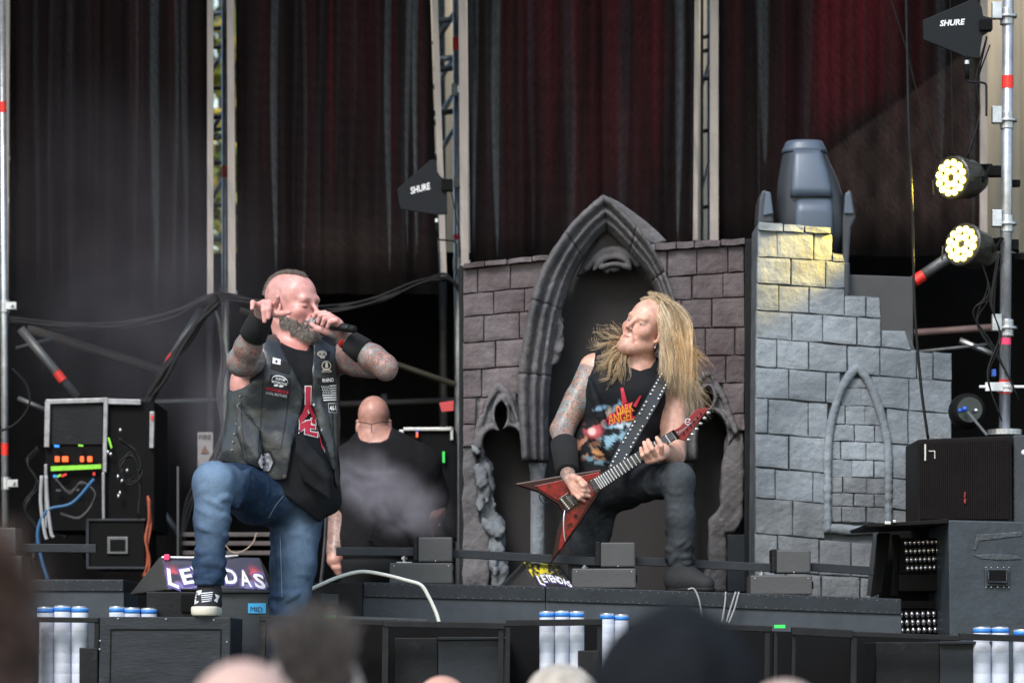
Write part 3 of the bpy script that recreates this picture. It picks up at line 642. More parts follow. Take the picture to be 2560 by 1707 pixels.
# right gothic light
ring_eyeR = [(1768,966),(1757,976),(1751,995),(1754,1012),(1764,1024),(1776,1016),(1783,1000),(1782,982),(1775,970)]
lancR = smoothpoly([(1712,1100),(1722,1060),(1740,1036),(1756,1040),(1766,1030),(1784,1028),(1804,1042),(1816,1066),(1818,1110)], 3)+[(1818,1480),(1712,1480)]
relief('tracery', castle, CY-.01, [[(1766,930),(1800,966),(1826,1030),(1842,1085),(1818,1120),(1712,1130),(1705,1060),(1728,975)]], [smoothpoly(ring_eyeR, 3), lancR],
    [([(1712,1090),(1730,1000),(1766,934),(1806,990),(1832,1060),(1840,1084)], 6, -.008), (ring_eyeR+[ring_eyeR[0]], 6, -.02), ([(1764,1028),(1784,1024),(1806,1038),(1820,1072)], 5, -.015), ([(1714,1090),(1730,1044),(1750,1032),(1764,1028)], 5, -.015)], matl=ARCHM, thick=.05, noise=.003, h=.006)
relief('jamb', castle, CY, [[(1818,1080),(1860,1076),(1860,1290),(1838,1330),(1818,1336),(1818,1478),(1757,1478),(1757,1448),(1773,1394),(1775,1297),(1803,1262),(1805,1154),(1816,1108)]], matl=ARCHM, noise=.005, thick=.08)
lk('steel_panel', MB().pbox(1819, 1336, 1872, 1478, CY-.005, .04), NAVY, castle, bevel=.002)
m = MB(); a, b = P(1712,1480,CY+.02), P(1712,1158,CY+.02); m.cyl(a, b, .036, n=18); lk('column', m, COLM, castle, smooth=True)
# ------------------------------------------------------------------ tower of grey stones
TY = 13.45
tower = thing('stone_tower', P(2100, 1490, TY), 'stepped grey stone ruin with a blind gothic window right of the arch', 'stage set')
rr = random.Random(5)
LN = [(575,.058),(642,.064),(709,.066),(776,.068),(845,.078),(917,.074),(994,.082),(1083,.078),(1168,.082),(1244,.086),(1333,.09),(1425,.07),(1492,.05)]
ln = [(lambda x, y=y, s=s: y+s*(x-1890)+1.2*math.sin(x*.05+y)) for y, s in LN]
rows = [[(1893,2080)],[(1892,2111)],[(1890,2202)],[(1889,2202)],[(1889,2292)],[(1888,2100),(2176,2379)],[(1888,2070),(2216,2379)],[(1888,2062),(2226,2300)],[(1887,2062),(2226,2300)],[(1887,2062),(2226,2300)],[(1887,2215)],[(1887,2215)]]
out = [(1895,557),(2076,572),(2080,632),(2106,636),(2111,724),(2118,738),(2194,742),(2202,755),(2202,832),(2268,828),(2278,850),(2290,880),(2370,884),(2379,900),(2379,1120),(2300,1120),(2300,1490),(1887,1490)]
lk('joint_board', MB().pprism(out, TY+.012, .35), MORTD, tower)
for a, b in ((1895,1958),(1958,2010),(2010,2076)): brick(tower, [(a, 555+(a-1895)*.09), (b, 555+(b-1895)*.09), (b, 580+(b-1895)*.04), (a, 577+(a-1895)*.04)], TY, .03, TWR, rr, 'cap_stone')
for i, segs in enumerate(rows):
    for (xs, xe) in segs:
        f0, f1 = ln[i], ln[i+1]
        if i == 2:
            course(tower, f0, f1, xs, 2111, (74, 96), 20, TY, TWR, rr, .0095, name='stone'); brick(tower, [(2111,740),(2165,741),(2165,f1(2165)),(2111,f1(2111))], TY, .0095, TWR, rr, 'stone'); brick(tower, [(2165,741),(2198,745),(2202,f1(2202)),(2165,f1(2165))], TY, .0095, TWR, rr, 'stone'); continue
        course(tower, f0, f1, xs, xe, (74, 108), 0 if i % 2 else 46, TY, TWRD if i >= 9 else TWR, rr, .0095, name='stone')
brick(tower, [(2081,634),(2108,638),(2111,655),(2081,653)], TY, .0095, TWR, rr, 'stone')
brick(tower, [(2202,826),(2262,826),(2278,876),(2202,868)], TY, .0095, TWR, rr, 'stone')
for a, b in ((2292,2332),(2332,2379)): brick(tower, [(a,879),(b,883),(b,952),(a,949)], TY, .0095, TWR, rr, 'stone')
# blind window
wi = [(2079,1310),(2079,1120),(2090,1050),(2112,985),(2143,940),(2172,985),(2195,1040),(2209,1110),(2210,1310)]
rw = [945,970,1014,1062,1104,1150,1193,1233,1266,1306]
for i in range(len(rw)-1):
    ym = (rw[i]+rw[i+1])/2; L_ = xat(wi[:5], ym+14) or 2079; R_ = xat(wi[4:], ym+14) or 2210; sl_ = .03
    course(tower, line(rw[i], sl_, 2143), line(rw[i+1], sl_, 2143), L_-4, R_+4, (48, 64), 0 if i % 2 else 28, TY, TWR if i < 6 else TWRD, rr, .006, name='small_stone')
sv = [([(2069,1322),(2068,1200),(2069,1120),(2078,1055),(2098,985),(2122,940),(2143,918)], 9, -.012), ([(2143,918),(2168,950),(2190,1000),(2208,1060),(2219,1120),(2221,1200),(2220,1322)], 9, -.012)]
for s in sv: relief('window_arch', tower, TY-.0, [], strokes=[s], matl=TWR, noise=.0012, h=.006, thick=.02)
relief('window_sill', tower, TY-.02, [[(2060,1308),(2232,1318),(2232,1338),(2060,1332)]], matl=TWR, noise=.004, thick=.06)
for pts in ([(2185,1325),(2196,1325),(2178,1488),(2168,1488)],): lk('prop_board', MB().pprism(pts, TY-.1, .03), GREY, tower)
lk('flight_panel', MB().pprism([(2110,686),(2283,692),(2283,872),(2110,872)], 14.3, .04), mat('dark_panel', (.05,.052,.055), .5, var=.2), label='flat grey panel standing behind the stepped tower', cat='panel', bevel=.004)

# ------------------------------------------------------------------ moving-head lamp behind the tower
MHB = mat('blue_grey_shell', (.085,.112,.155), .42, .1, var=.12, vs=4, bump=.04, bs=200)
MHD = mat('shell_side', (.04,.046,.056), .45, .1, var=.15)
Y = 14.35; mh = thing('moving_head_light', P(2025, 720, Y), 'blue grey moving-head stage lamp tilted up behind the tower top', 'stage light')
def loft(secs, Y, n=24, p=2.6):   # (py, cx, halfwidth px, halfdepth m, dy): superellipse rings
    vs = []; fs = []
    for (py, cx, hw, hd, dy) in secs:
        c = P(cx, py, Y)
        for k in range(n):
            a = 2*math.pi*k/n; ca, sa = math.cos(a), math.sin(a); x = math.copysign(abs(ca)**(2/p), ca); y = math.copysign(abs(sa)**(2/p), sa)
            vs.append((c.x+M(hw, Y)*x, Y+dy+hd*y, c.z))
    m = len(secs); fs = [(i*n+k, i*n+(k+1) % n, (i+1)*n+(k+1) % n, (i+1)*n+k) for i in range(m-1) for k in range(n)]
    fs += [tuple(range(n-1, -1, -1)), tuple(range((m-1)*n, m*n))]; r = MB(); r.add(vs, fs); return r
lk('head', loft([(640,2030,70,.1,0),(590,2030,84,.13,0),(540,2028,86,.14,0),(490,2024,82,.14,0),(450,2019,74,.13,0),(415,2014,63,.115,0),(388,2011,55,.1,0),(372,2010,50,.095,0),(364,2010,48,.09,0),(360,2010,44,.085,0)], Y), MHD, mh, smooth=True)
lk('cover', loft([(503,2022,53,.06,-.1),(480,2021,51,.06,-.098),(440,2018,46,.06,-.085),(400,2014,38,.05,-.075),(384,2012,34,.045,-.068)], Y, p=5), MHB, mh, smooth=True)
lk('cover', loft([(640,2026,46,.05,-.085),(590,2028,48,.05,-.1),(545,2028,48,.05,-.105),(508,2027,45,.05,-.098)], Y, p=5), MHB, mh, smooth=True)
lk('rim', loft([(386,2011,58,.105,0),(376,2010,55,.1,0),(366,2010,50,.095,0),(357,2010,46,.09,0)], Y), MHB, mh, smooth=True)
for sx, pts in ((0, [(1893,560),(1897,500),(1905,475),(1918,474),(1930,500),(1936,560)]), (1, [(2108,690),(2106,560),(2110,500),(2118,476),(2128,474),(2136,520),(2140,545),(2128,570),(2120,690)])):
    o = lk('yoke_arm', MB().pprism(pts, Y-.1, .2), MHD, mh, bevel=.012)
    lk('arm_cap', MB().pprism([(1914,478),(1927,480),(1934,535),(1908,540)] if sx == 0 else [(2113,482),(2127,480),(2135,535),(2110,535)], Y-.112, .02), MHB, o, bevel=.006)
lk('base', MB().pbox(1905, 655, 2125, 740, Y-.12, .24), MHD, mh, bevel=.01)

# ------------------------------------------------------------------ lit yellow lamps on the right pole
EMI = mat('lit_led', (1,.9,.5), .3, emit=(1,.72,.07), est=6); RIMY = mat('lamp_rim', (.03,.028,.02), .35, var=.2)
def par(px, py, label, az, el, aim, cone, watts):
    Y = 13.22; c = P(px, py, Y); ax = Vector((-math.sin(az)*math.cos(el), -math.cos(az)*math.cos(el), math.sin(el))); R = .078
    t = thing('par_light', c, label, 'stage light', 'lit yellow lamps on the right pole')
    u = ax.cross(Vector((0,0,1))).normalized(); v = u.cross(ax)
    lk('housing', MB().lathe(c+ax*.012, -ax, [(0,R+.006),(.004,R+.012),(.03,R+.012),(.034,R+.005),(.12,R+.002),(.15,R-.01),(.19,R-.03),(.2,.01)], 28), RIMY, t, smooth=False)
    f = lk('face', MB().cyl(c+ax*.0125, c+ax*.0135, R), mat('lamp_face', (.05,.045,.02), .3), t)
    for ring, n, ra in ((.79, 12, .0145), (.39, 6, .0145)):
        for k in range(n):
            a = 2*math.pi*(k+.5*(ring > .5))/n; p = c+ax*.014+(u*math.cos(a)+v*math.sin(a))*R*ring
            lk('led', MB().cyl(p, p+ax*.004, ra, n=12), EMI, f)
    m = MB()
    for k in range(7): m.box(c-ax*(.06+.014*k), (.001,.001,.001))
    for k in range(8): q = c-ax*(.05+.012*k); m.lathe(q, -ax, [(0,R+.002),(0,R+.008),(.004,R+.008),(.004,R+.002)], 20)
    lk('cooling_fin', m, RIMY, t)
    lk('yoke', MB().tube([c-ax*.07+u*(-R-.02), c-ax*.07+u*(-R-.02)-v*.02, c-ax*.14-u*.09+v*.05, c-ax*.17+v*.06, c-ax*.17+Vector((.14,.06,.02))], .008, 6), BLKD, t)
    lk('clamp', MB().box(c-ax*.16+Vector((.08,.0,.035)), (.11,.05,.045)).box(c-ax*.16+Vector((.15,.03,-.01)), (.07,.03,.03)), BLKD, t, bevel=.005)
    lk('barn_clip', MB().tube([c+ax*.014-u*(-R-.014)-v*.06, c+ax*.014+u*(R+.016)-v*.0], .004, 6), RIMY, t)
    L = bpy.data.lights.new('par_spot', 'SPOT'); L.energy = watts; L.color = (1,.66,.08); L.spot_size = math.radians(cone); L.spot_blend = .6; L.shadow_soft_size = .05
    lo = bpy.data.objects.new('lamp_glow', L); COL.objects.link(lo); lo.parent = t; lo.location = ax*.06; lo.rotation_euler = (c+ax*.06-aim).to_track_quat('Z', 'Y').to_euler()
par(2383, 445, 'upper lit yellow stage lamp on the right pole', math.radians(45), math.radians(-3), P(2010, 640, 13.42), 27, 110)
par(2409, 612, 'lower lit yellow stage lamp on the right pole', math.radians(43), math.radians(8), P(1712, 880, 12.95), 13, 60)

# ------------------------------------------------------------------ antenna paddles
def paddle(pts, Y, tc, tw, th, rot, label, mt, stick):
    t = thing('antenna_paddle', P(*pts[2], Y), label, 'antenna', 'black antenna paddles')
    lk('paddle', MB().pprism(pts, Y, .012), mat('paddle_black', (.009,.011,.014), .6, var=.1, spec=.2), t, bevel=.003)
    v, f = text_px('SHURE', tc[0], tc[1], tw, th, rot, .25, .03); lk('lettering', MB().add(*flat_px(v, f, Y-.002)), WHITE, t)
    lk('mount', MB().pbox(*mt, Y-.02, .05), BLKD, t, bevel=.004)
    x, y = stick; s = MB().cyl(P(x,y,Y), P(x,y+14,Y), .007, n=10).cyl(P(x,y+20,Y), P(x+1,y+58,Y), .009, n=10); lk('plug', s, BLKD, t, smooth=True)
    lk('plug_ring', MB().cyl(P(x,y+12,Y), P(x,y+21,Y), .0105, n=10), ALU, t)
    lk('lead', MB().tube(spline([P(x+1,y+56,Y), P(x+5,y+64,Y), P(x+25,y+66,Y), P(x+46,y+70,Y), P(x+49,y+90,Y), P(x+49,y+150,Y)]), .005, 6), RUB, t, smooth=True)
paddle([(1077,399),(1091,400),(1093,428),(1101,441),(1117,452),(1118,536),(1088,537),(1001,523),(996,501),(993,473)][::-1], 15.9, (1051,471), 52, 17, math.radians(15), 'black antenna paddle beside the painted panel at centre left', (1104,447,1132,477), (1092,535))
paddle([(2441,-6),(2455,20),(2458,40),(2480,45),(2482,73),(2457,90),(2447,147),(2412,143),(2396,135),(2309,100),(2307,51)][::-1], 13.2, (2381,57), 64, 15, math.radians(4), 'black antenna paddle in the top right corner by the pole', (2450,48,2482,76), (2417,140))

# ------------------------------------------------------------------ riser with bolted steel edge
def riser(pts, Y, dep, label, nb):
    (x0, t0), (x1, t1), band, bot = pts; t = thing('stage_riser', P((x0+x1)/2, bot, Y), label, 'riser', 'risers along the front of the stage')
    lk('deck', MB().pprism([(x0,t0+2),(x1,t1+2),(x1,1890),(x0,1890)], Y+.008, dep), mat('riser_deck', (.048,.058,.07), .6, var=.2, vs=9, spec=.3, bump=.1, wear=.12, wearcol=(.1,.11,.12)), t)
    lk('edge_band', MB().pprism([(x0,t0),(x1,t1),(x1,t1+band),(x0,t0+band)], Y, dep+.01), NAVY, t, bevel=.003)
    m = MB()
    for row in (5, band-5):
        for i in range(nb):
            x = x0+(x1-x0)*(i+.5+.25*math.sin(i*7+row))/nb; y = t0+(t1-t0)*(x-x0)/(x1-x0)+row+1.5*math.sin(i*3); m.sphere(P(x, y, Y), .0019, 6, 4, (1.8,.8,1))
    lk('bolts', m, STEELD, t, kind='stuff')
    return t
riser([(908,1454),(1363,1465),38,1890], 12.55, .5, 'navy-edged grey riser under the white hose', 22)
riser([(1364.5,1465),(1814,1480),38,1890], 12.55, .5, 'navy-edged grey riser under the guitarist', 22)
riser([(1816,1480),(2253,1496),40,1890], 12.55, .5, 'navy-edged grey riser in front of the tower', 20)
riser([(-60,1447),(309,1448),30,1890], 12.75, .5, 'short navy-edged riser at far left', 12)
t = thing('black_flight_case', P(870, 1560, 12.4), 'black case with a square hand hole behind the singer leg', 'flight case')
lk('body', MB().pprism([(776,1456),(906,1456),(906,1890),(776,1890)], 12.5, .4), BLK, t, bevel=.004); lk('hand_hole', MB().pbox(803, 1484, 846, 1510, 12.485, .02), GREY, t, bevel=.003)
# rail with lamp boxes
def lampbox(u, l, left, label):
    t = thing('folding_lamp', P((l[0]+l[2])/2, l[3], 12.7), label, 'stage light', 'grey folding lamp boxes on the riser')
    lk('lamp_head', MB().pbox(*u, 12.72, .16), GREYD, t, bevel=.006); lk('head_side', MB().pbox(left, u[1]-2, u[0]-1, u[3]-3, 12.74, .14), BLK, t, bevel=.003)
    lk('lamp_base', MB().pbox(*l, 12.68, .22), GREYD, t, bevel=.006)
    m = MB()
    for fx in (.07, .93): m.sphere(P(l[0]+(l[2]-l[0])*fx, l[1]+8, 12.68), .003, 6, 4)
    m.sphere(P((u[0]+u[2])/2, u[3]-2, 12.715), .003, 6, 4); lk('screws', m, ALU, t)
    lk('hinge', MB().pbox(l[2]-2, l[1]+16, l[2]+3, l[1]+34, 12.72, .06), BLKD, t)
lampbox((1046,1342,1131,1404), (974,1406,1132,1459), 1034, 'folding grey lamp box left of the arch column')
lampbox((1502,1355,1588,1417), (1430,1420,1590,1470), 1489, 'folding grey lamp box below the guitarist')
lampbox((1942,1374,2027,1432), (1876,1437,2031,1486), 1930, 'folding grey lamp box in front of the tower')
lampbox((-45,1318,40,1386), (-60,1388,55,1449), -58, 'folding grey lamp box at the left edge')
def rail(x0, y0, x1, y1, label, bx=None):
    t = thing('flat_rail', P((x0+x1)/2, max(y0, y1)+20, 12.82), label, 'rail', 'flat black rails above the riser')
    lk('bar', MB().pprism([(x0,y0),(x1,y1),(x1,y1+21),(x0,y0+21)], 12.82, .03), NAVY, t, bevel=.002)
    for b in bx or []:
        lk('bolt', MB().cyl(P(b,y1+20,12.83), P(b,y1+42,12.83), .007, n=8).cyl(P(b,y1+24,12.83), P(b,y1+30,12.83), .013, n=6).box(P(b,y1+40,12.83), (.06,.04,.012)), STEEL, t)
rail(840,1367,1034,1368,'flat black rail in front of the bald man', [1011]); rail(1132,1372,1490,1392,'flat black rail across the arch opening', [1462]); rail(1590,1391,1930,1408,'flat black rail by the guitarist boot', [1905]); rail(2028,1406,2185,1416,'flat black rail in front of the tower base'); rail(40,1358,240,1360,'flat black rail at the far left')

# ------------------------------------------------------------------ floor monitors
def wedge(fbl, fbr, tl, tr, bl, br, Yf, Yt, Yb, label, art, letters):
    t = thing('floor_monitor', P((fbl[0]+fbr[0])/2, fbl[1], Yf), label, 'monitor', 'wedge floor monitors')
    v = [P(*fbl, Yf), P(*fbr, Yf), P(*tr, Yt), P(*tl, Yt), P(*bl, Yb), P(*br, Yb)]
    lk('cabinet', MB().add(v, [(0,1,2,3),(3,2,5,4),(0,3,4),(1,5,2),(0,4,5,1)]), mat('monitor_wood', (.03,.027,.026), .65, var=.3, bump=.2), t, bevel=.006)
    def on(u, w, off=.004):
        a = v[0].lerp(v[1], u); b = v[3].lerp(v[2], u); p = a.lerp(b, w); nrm = (v[1]-v[0]).cross(v[3]-v[0]).normalized(); 
        if nrm.y > 0: nrm = -nrm
        return p+nrm*off
    nx, ny = 60, 24; g = MB(); vs = [on(.015+.97*i/(nx-1), .02+.95*j/(ny-1), .003) for j in range(ny) for i in range(nx)]
    fs = [(j*nx+i, j*nx+i+1, (j+1)*nx+i+1, (j+1)*nx+i) for j in range(ny-1) for i in range(nx-1)]
    U, W_ = np.meshgrid(np.linspace(0,1,nx), np.linspace(0,1,ny)); cc = art(U, W_)
    link('print_and_glint_panel', vs, fs, mat('print_and_glint_panel', (1,1,1), .35, attr='Col', var=.05), t, attrs={'Col': cc.reshape(-1, 3)})
    for ch, u, w_, su, sw, rot in letters:
        tv, tf = text_mesh(ch, 1, 0, .03); lo, hi = tv.min(0), tv.max(0); q = (tv-(lo+hi)/2)/(hi-lo); c, s = math.cos(rot), math.sin(rot)
        for off, gr, mtl, nm in ((.0055, 1.22, mat('violet_print', (.13,.1,.3), .5), 'letter_shadow'), (.007, 1, WHITE, 'letter')):
            lk(nm, MB().add([on(u+(a*c-b*s)*su*gr, w_+(a*s+b*c)*sw*gr, off) for a, b in q], tf), mtl, t)
    return t, on
def art1(U, W):
    c = np.ones(U.shape+(3,))*np.array([.06,.062,.09]); p = np.stack([U*4, W*1.3, 0*U], -1).reshape(-1, 3); n = pn(p, 1.4, 4, 4).reshape(U.shape)
    low = np.clip((.62-W)/.3, 0, 1); k = (np.clip(n*2, 0, 1)*low)[...,None]; c = c*(1-k)+k*np.array([.22,.2,.42])
    for cx in (.08, .9):
        k = np.exp(-((U-cx)/.05)**2-((W-.48)/.18)**2)*(n > -.1); k = k[...,None]; c = c*(1-k)+k*np.array([.7,.1,.12])
    return c
t, on = wedge((418,1474),(678,1474),(398,1391),(650,1393),(322,1486),(700,1486), 12.12, 12.38, 12.7, 'floor monitor with white lettering under the singer raised leg', art1,
    [('L',.08,.3,.1,.52,-.25),('E',.22,.36,.11,.46,.12),('Y',.34,.44,.12,.46,.1),('E',.44,.4,.1,.46,0),('N',.52,.42,.1,.46,0),('D',.645,.36,.12,.46,-.08),('A',.78,.3,.1,.5,-.1),('S',.91,.22,.1,.46,-.15)])
lk('white_tube', MB().tube([on(.02,.9,.012), on(.3,.88,.014), on(.6,.9,.014), on(.78,.97,.012)], .0042, 8), WHITE, t, smooth=True)
lk('pink_tape', MB().box(on(.07,.88,.014), (.022,.02,.024)), PINK, t, bevel=.004)
def yellow_reflection(U, W):  # yellow lamp reflection painted into the panel colour
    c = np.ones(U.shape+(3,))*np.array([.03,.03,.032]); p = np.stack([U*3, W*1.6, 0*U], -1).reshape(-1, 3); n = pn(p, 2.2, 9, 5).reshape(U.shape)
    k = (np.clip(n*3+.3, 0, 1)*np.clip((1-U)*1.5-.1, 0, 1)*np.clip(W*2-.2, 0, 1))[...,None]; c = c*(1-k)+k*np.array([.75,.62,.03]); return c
wedge((1346,1467),(1432,1469),(1306,1404),(1399,1411),(1244,1466),(1440,1470), 12.66, 12.9, 13.0, 'small floor monitor with a painted yellow lamp reflection below the guitar', yellow_reflection,
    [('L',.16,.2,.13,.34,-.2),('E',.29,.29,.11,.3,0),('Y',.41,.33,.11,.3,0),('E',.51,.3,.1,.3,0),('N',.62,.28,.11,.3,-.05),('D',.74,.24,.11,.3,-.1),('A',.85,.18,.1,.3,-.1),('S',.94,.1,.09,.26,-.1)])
t = thing('mid_speaker', P(520, 1890, 12.0), 'dark grey speaker box with blue taped note under the floor monitor', 'speaker')
lk('front', MB().pbox(494, 1480, 690, 1890, 12.02, .5), GREY, t, bevel=.005); lk('side', MB().pbox(366, 1478, 492, 1890, 12.03, .48), BLK, t, bevel=.005)
lk('top_trim', MB().pbox(492, 1473, 692, 1481, 12.0, .5), NAVY, t, bevel=.002); lk('handle_recess', MB().pbox(452, 1483, 494, 1531, 12.018, .02), BLKD, t, bevel=.006)
n_ = lk('tape_note', MB().pbox(620, 1507, 665, 1532, 12.015, .003), mat('blue_tape', (.06,.42,.8), .6, var=.06), t)
v, f = text_px('MID', 641, 1522, 30, 12, -.05); lk('lettering', MB().add(*flat_px(v, f, 12.012)), mat('pen_ink', (.01,.03,.1), .6), n_)

# ------------------------------------------------------------------ front row of boxes, frames and white tubes
WORN = mat('worn_black_board', (.02,.024,.029), .6, spec=.3, var=.4, vs=7, bump=.2, wear=.5, wearcol=(.075,.08,.085), stretch=(.5,1,2.2))
t = thing('wooden_stage_box', P(410, 1890, 11.4), 'scuffed dark box under the singer raised shoe', 'box')
lk('carcass', MB().pprism([(250,1540),(577,1542),(572,1890),(243,1890)], 11.42, .5), WORN, t, bevel=.004)
for q in ([(276,1571),(553,1571),(553,1574),(276,1574)], [(276,1574),(278,1574),(272,1890),(270,1890)], [(551,1574),(553,1574),(549,1890),(547,1890)]): lk('groove', MB().pprism(q, 11.416, .006), BLKD, t)
m = MB()
for x, y in ((295,1546),(415,1547),(534,1549),(250,1601),(567,1604),(249,1622)): m.sphere(P(x,y,11.42), .004, 7, 4)
lk('screws', m, ALU, t)
lk('shadow_sheet', MB().pprism([(692,1556),(1500,1562),(2390,1592),(2390,1890),(692,1890)], 12.1, .02), BLKD, label='black sheet standing in for the shadow behind the front frames', cat='cloth')  # black sheet added as the shadow under the riser front
ANG = mat('angle_iron', (.009,.0095,.011), .5, .0, spec=.25, var=.4, vs=10, wear=.25, wearcol=(.1,.08,.06))
def frame(label, bars):
    t = thing('steel_frame', P(bars[0][0], 1890, 11.5), label, 'frame', 'black steel frames along the stage front')
    for b in bars: lk('bar', MB().pprism([(b[0],b[1]),(b[2],b[3]),(b[2]+(b[5] if len(b) > 5 else 0),b[3]+b[4]),(b[0]+(b[5] if len(b) > 5 else 0),b[1]+b[4])] if b[4] > 0 else [(b[0],b[1]),(b[2],b[1]),(b[2]-4,b[3]),(b[0]-4,b[3])], 11.5+.005*len(t.children), .05), ANG, t, bevel=.002)
    return t
frame('black steel frame at far left around the white tubes', [(85,1541,246,1543,13),(236,1554,248,1890,-1),(84,1554,94,1890,-1)])
frame('black steel frame behind the singer standing leg', [(648,1537,958,1549,14),(648,1550,664,1890,-1)])
frame('black steel frame right of the blurred hair', [(958,1550,1262,1556,16),(956,1565,972,1890,-1),(1246,1571,1260,1890,-1)])
frame('black steel frame around the middle white tubes', [(1264,1549,1506,1546,16),(1264,1566,1276,1890,-1),(1494,1562,1506,1890,-1)])
frame('black steel frame right of the dark beanie', [(1800,1559,1930,1564,15),(1912,1578,1926,1890,-1),(1935,1580,1945,1890,-1)])
frame('black steel frame in front of the lower bead lights', [(1980,1566,2132,1574,20),(2130,1577,2402,1588,13),(2128,1592,2143,1890,-1),(1980,1587,1990,1890,-1)])
frame('black steel bar at the lower right around white tubes', [(2400,1582,2640,1590,16)])
def subbox(x0, xm, x1, y, label):
    t = thing('subwoofer', P((x0+x1)/2, 1890, 11.7), label, 'speaker', 'low black speaker boxes at the stage front')
    lk('cabinet', MB().pbox(x0, y, xm, 1890, 11.63, .5), BLK, t, bevel=.004); lk('grille', MB().pprism([(xm,y+6),(x1,y+4),(x1,1890),(xm,1890)], 11.62, .5), NAVY, t, bevel=.003); lk('lip', MB().pprism([(xm-1,y-2),(x1+2,y-2),(x1+2,y+5),(xm-1,y+7)], 11.6, .5), NAVY, t, bevel=.003)
subbox(987, 1095, 1270, 1593, 'low black speaker box with grey lip right of the blurred hair'); subbox(2190, 2350, 2478, 1604, 'low black speaker box at lower right beside white tubes')
lk('small_black_box', MB().pbox(198, 1618, 245, 1890, 11.45, .12), BLK, label='small black box beside the scuffed stage box', cat='box', bevel=.004)
lk('small_black_box', MB().pbox(1446, 1625, 1500, 1890, 11.45, .12), BLK, label='small black box beside the middle white tubes', cat='box', bevel=.004)
lk('grey_beam', MB().pprism([(840,1538),(1066,1546),(1066,1552),(840,1545)], 11.9, .04), GREY, label='thin grey bar with green tape end above the front frames', cat='bar')
lk('green_tape', MB().pbox(814, 1537, 838, 1545, 11.88, .05), mat('green_tape', (.04,.75,.12), .5), label='small bright green tape on a bar behind the blurred hair', cat='tape')
lk('green_tape', MB().pbox(1936, 1561, 1963, 1569, 11.48, .02), mat('green_tape', (.04,.75,.12), .5), label='small bright green tape on the frame below the tower riser', cat='tape')
TUB = mat('white_tube_paper', (.62,.66,.76), .55, var=.1, vs=14); TUBB = mat('blue_band', (.03,.2,.62), .45, var=.1)
def wtube(cx, top, rp, Y, label):
    t = thing('white_tube', P(cx, 1890, Y), label, 'tube', 'white tubes with blue bands'); r_ = M(rp, Y); b0 = P(cx, 1890, Y); b1 = P(cx, top, Y); ax = Vector((0,0,1)); L_ = b1.z-b0.z
    prof = [(0,r_)]; z = 0
    while z < L_-.05:
        z += .0375; prof += [(z-.0008,r_),(z,r_*.993),(z+.0008,r_)]
    lk('shaft', MB().lathe(b0, ax, prof+[(L_-.006,r_),(L_,r_*.9)], 20), TUB, t, smooth=True)
    lk('band', MB().cyl(b1-ax*.022, b1-ax*.007, r_*1.015, n=20), TUBB, t, smooth=True)
    lk('cap', MB().lathe(b1-ax*.006, ax, [(0,r_*.97),(.003,r_*1.0),(.006,r_*.95),(.0065,r_*.8)], 20), ALU, t, smooth=True)
for i, (cx, top, n_) in enumerate([(114,1516,'left'),(156,1513,'middle'),(200,1515,'right')]): wtube(cx, top, 21, 11.62, '%s white tube of three at the far left frame' % n_)
for cx, top, n_ in [(293,1515,'left'),(331,1518,'middle'),(373,1519,'right')]: wtube(cx, top, 20, 12.0, '%s white tube top of three behind the scuffed box' % n_)
for cx, top, n_ in [(1367,1527,'left'),(1405,1526,'middle'),(1442,1527,'right')]: wtube(cx, top, 18.5, 11.62, '%s white tube of three at middle front' % n_)
for cx, top, n_ in [(1518,1532,'left'),(1554,1535,'right')]: wtube(cx, top, 18, 11.8, '%s white tube top just left of the dark beanie' % n_)
for cx, top, n_ in [(2455,1566,'left'),(2500,1566,'middle'),(2555,1572,'right')]: wtube(cx, top, 22, 11.62, '%s white tube of three at lower right' % n_)
# hose
cable('white_hose', [(768,1476),(800,1462),(850,1440),(905,1430),(960,1434),(1015,1448),(1052,1461),(1072,1492),(1090,1530),(1098,1556)], 12.3, 5.2, mat('white_hose', (.72,.72,.66), .4, var=.08), 'white hose arching over the riser beside the singer')
for i, (pts, lb) in enumerate([([(1720,1474),(1736,1474),(1748,1500),(1756,1545)], 'grey cable draped over the riser by the boot'), ([(1815,1480),(1812,1510),(1805,1555)], 'left of the paired cables hanging over the riser'), ([(1840,1480),(1826,1520),(1816,1556)], 'middle cable hanging over the riser'), ([(1848,1480),(1836,1520),(1822,1558)], 'right cable hanging over the riser')]):
    cable('hanging_cable', pts, 12.5, 2.4, mat('grey_cable', (.32,.32,.33), .5), lb)

# ------------------------------------------------------------------ right-hand amplifier stack
t = thing('amplifier_cabinet', P(2420, 1305, 12.9), 'black amplifier cabinet with woven grille on the right case', 'speaker')
lk('cabinet', MB().pprism([(2294,1098),(2530,1088),(2532,1306),(2294,1306)], 12.92, .4), mat('brown_black', (.007,.0055,.0055), .65, var=.2, spec=.15), t, bevel=.006)
g = MB(); n0 = 46
for i in range(n0): g.pprism([(2302+i*4.8,1108-i*.2),(2305.5+i*4.8,1108-i*.2),(2305.5+i*4.8,1297),(2302+i*4.8,1297)], 12.906, .01)
for j in range(38): g.pprism([(2301,1108+j*5),(2522,1100+j*5.2),(2522,1103+j*5.2),(2301,1111+j*5)], 12.909, .008)
lk('grille', g, mat('grille_cloth', (.009,.007,.007), .75, var=.25, spec=.12), t)
lk('corner_badge', MB().pbox(2311, 1110, 2315, 1151, 12.9, .01).pbox(2322, 1126, 2338, 1128, 12.9, .01).pbox(2336, 1128, 2338, 1146, 12.9, .01), ALU, t)
lk('logo', MB().pprism([(2411,1229),(2414,1229),(2413,1243),(2410,1243)], 12.9, .005).pprism([(2410,1246),(2415,1246),(2414,1258),(2410,1256)], 12.9, .005), mat('dull_red_badge', (.28,.02,.02), .5), t)
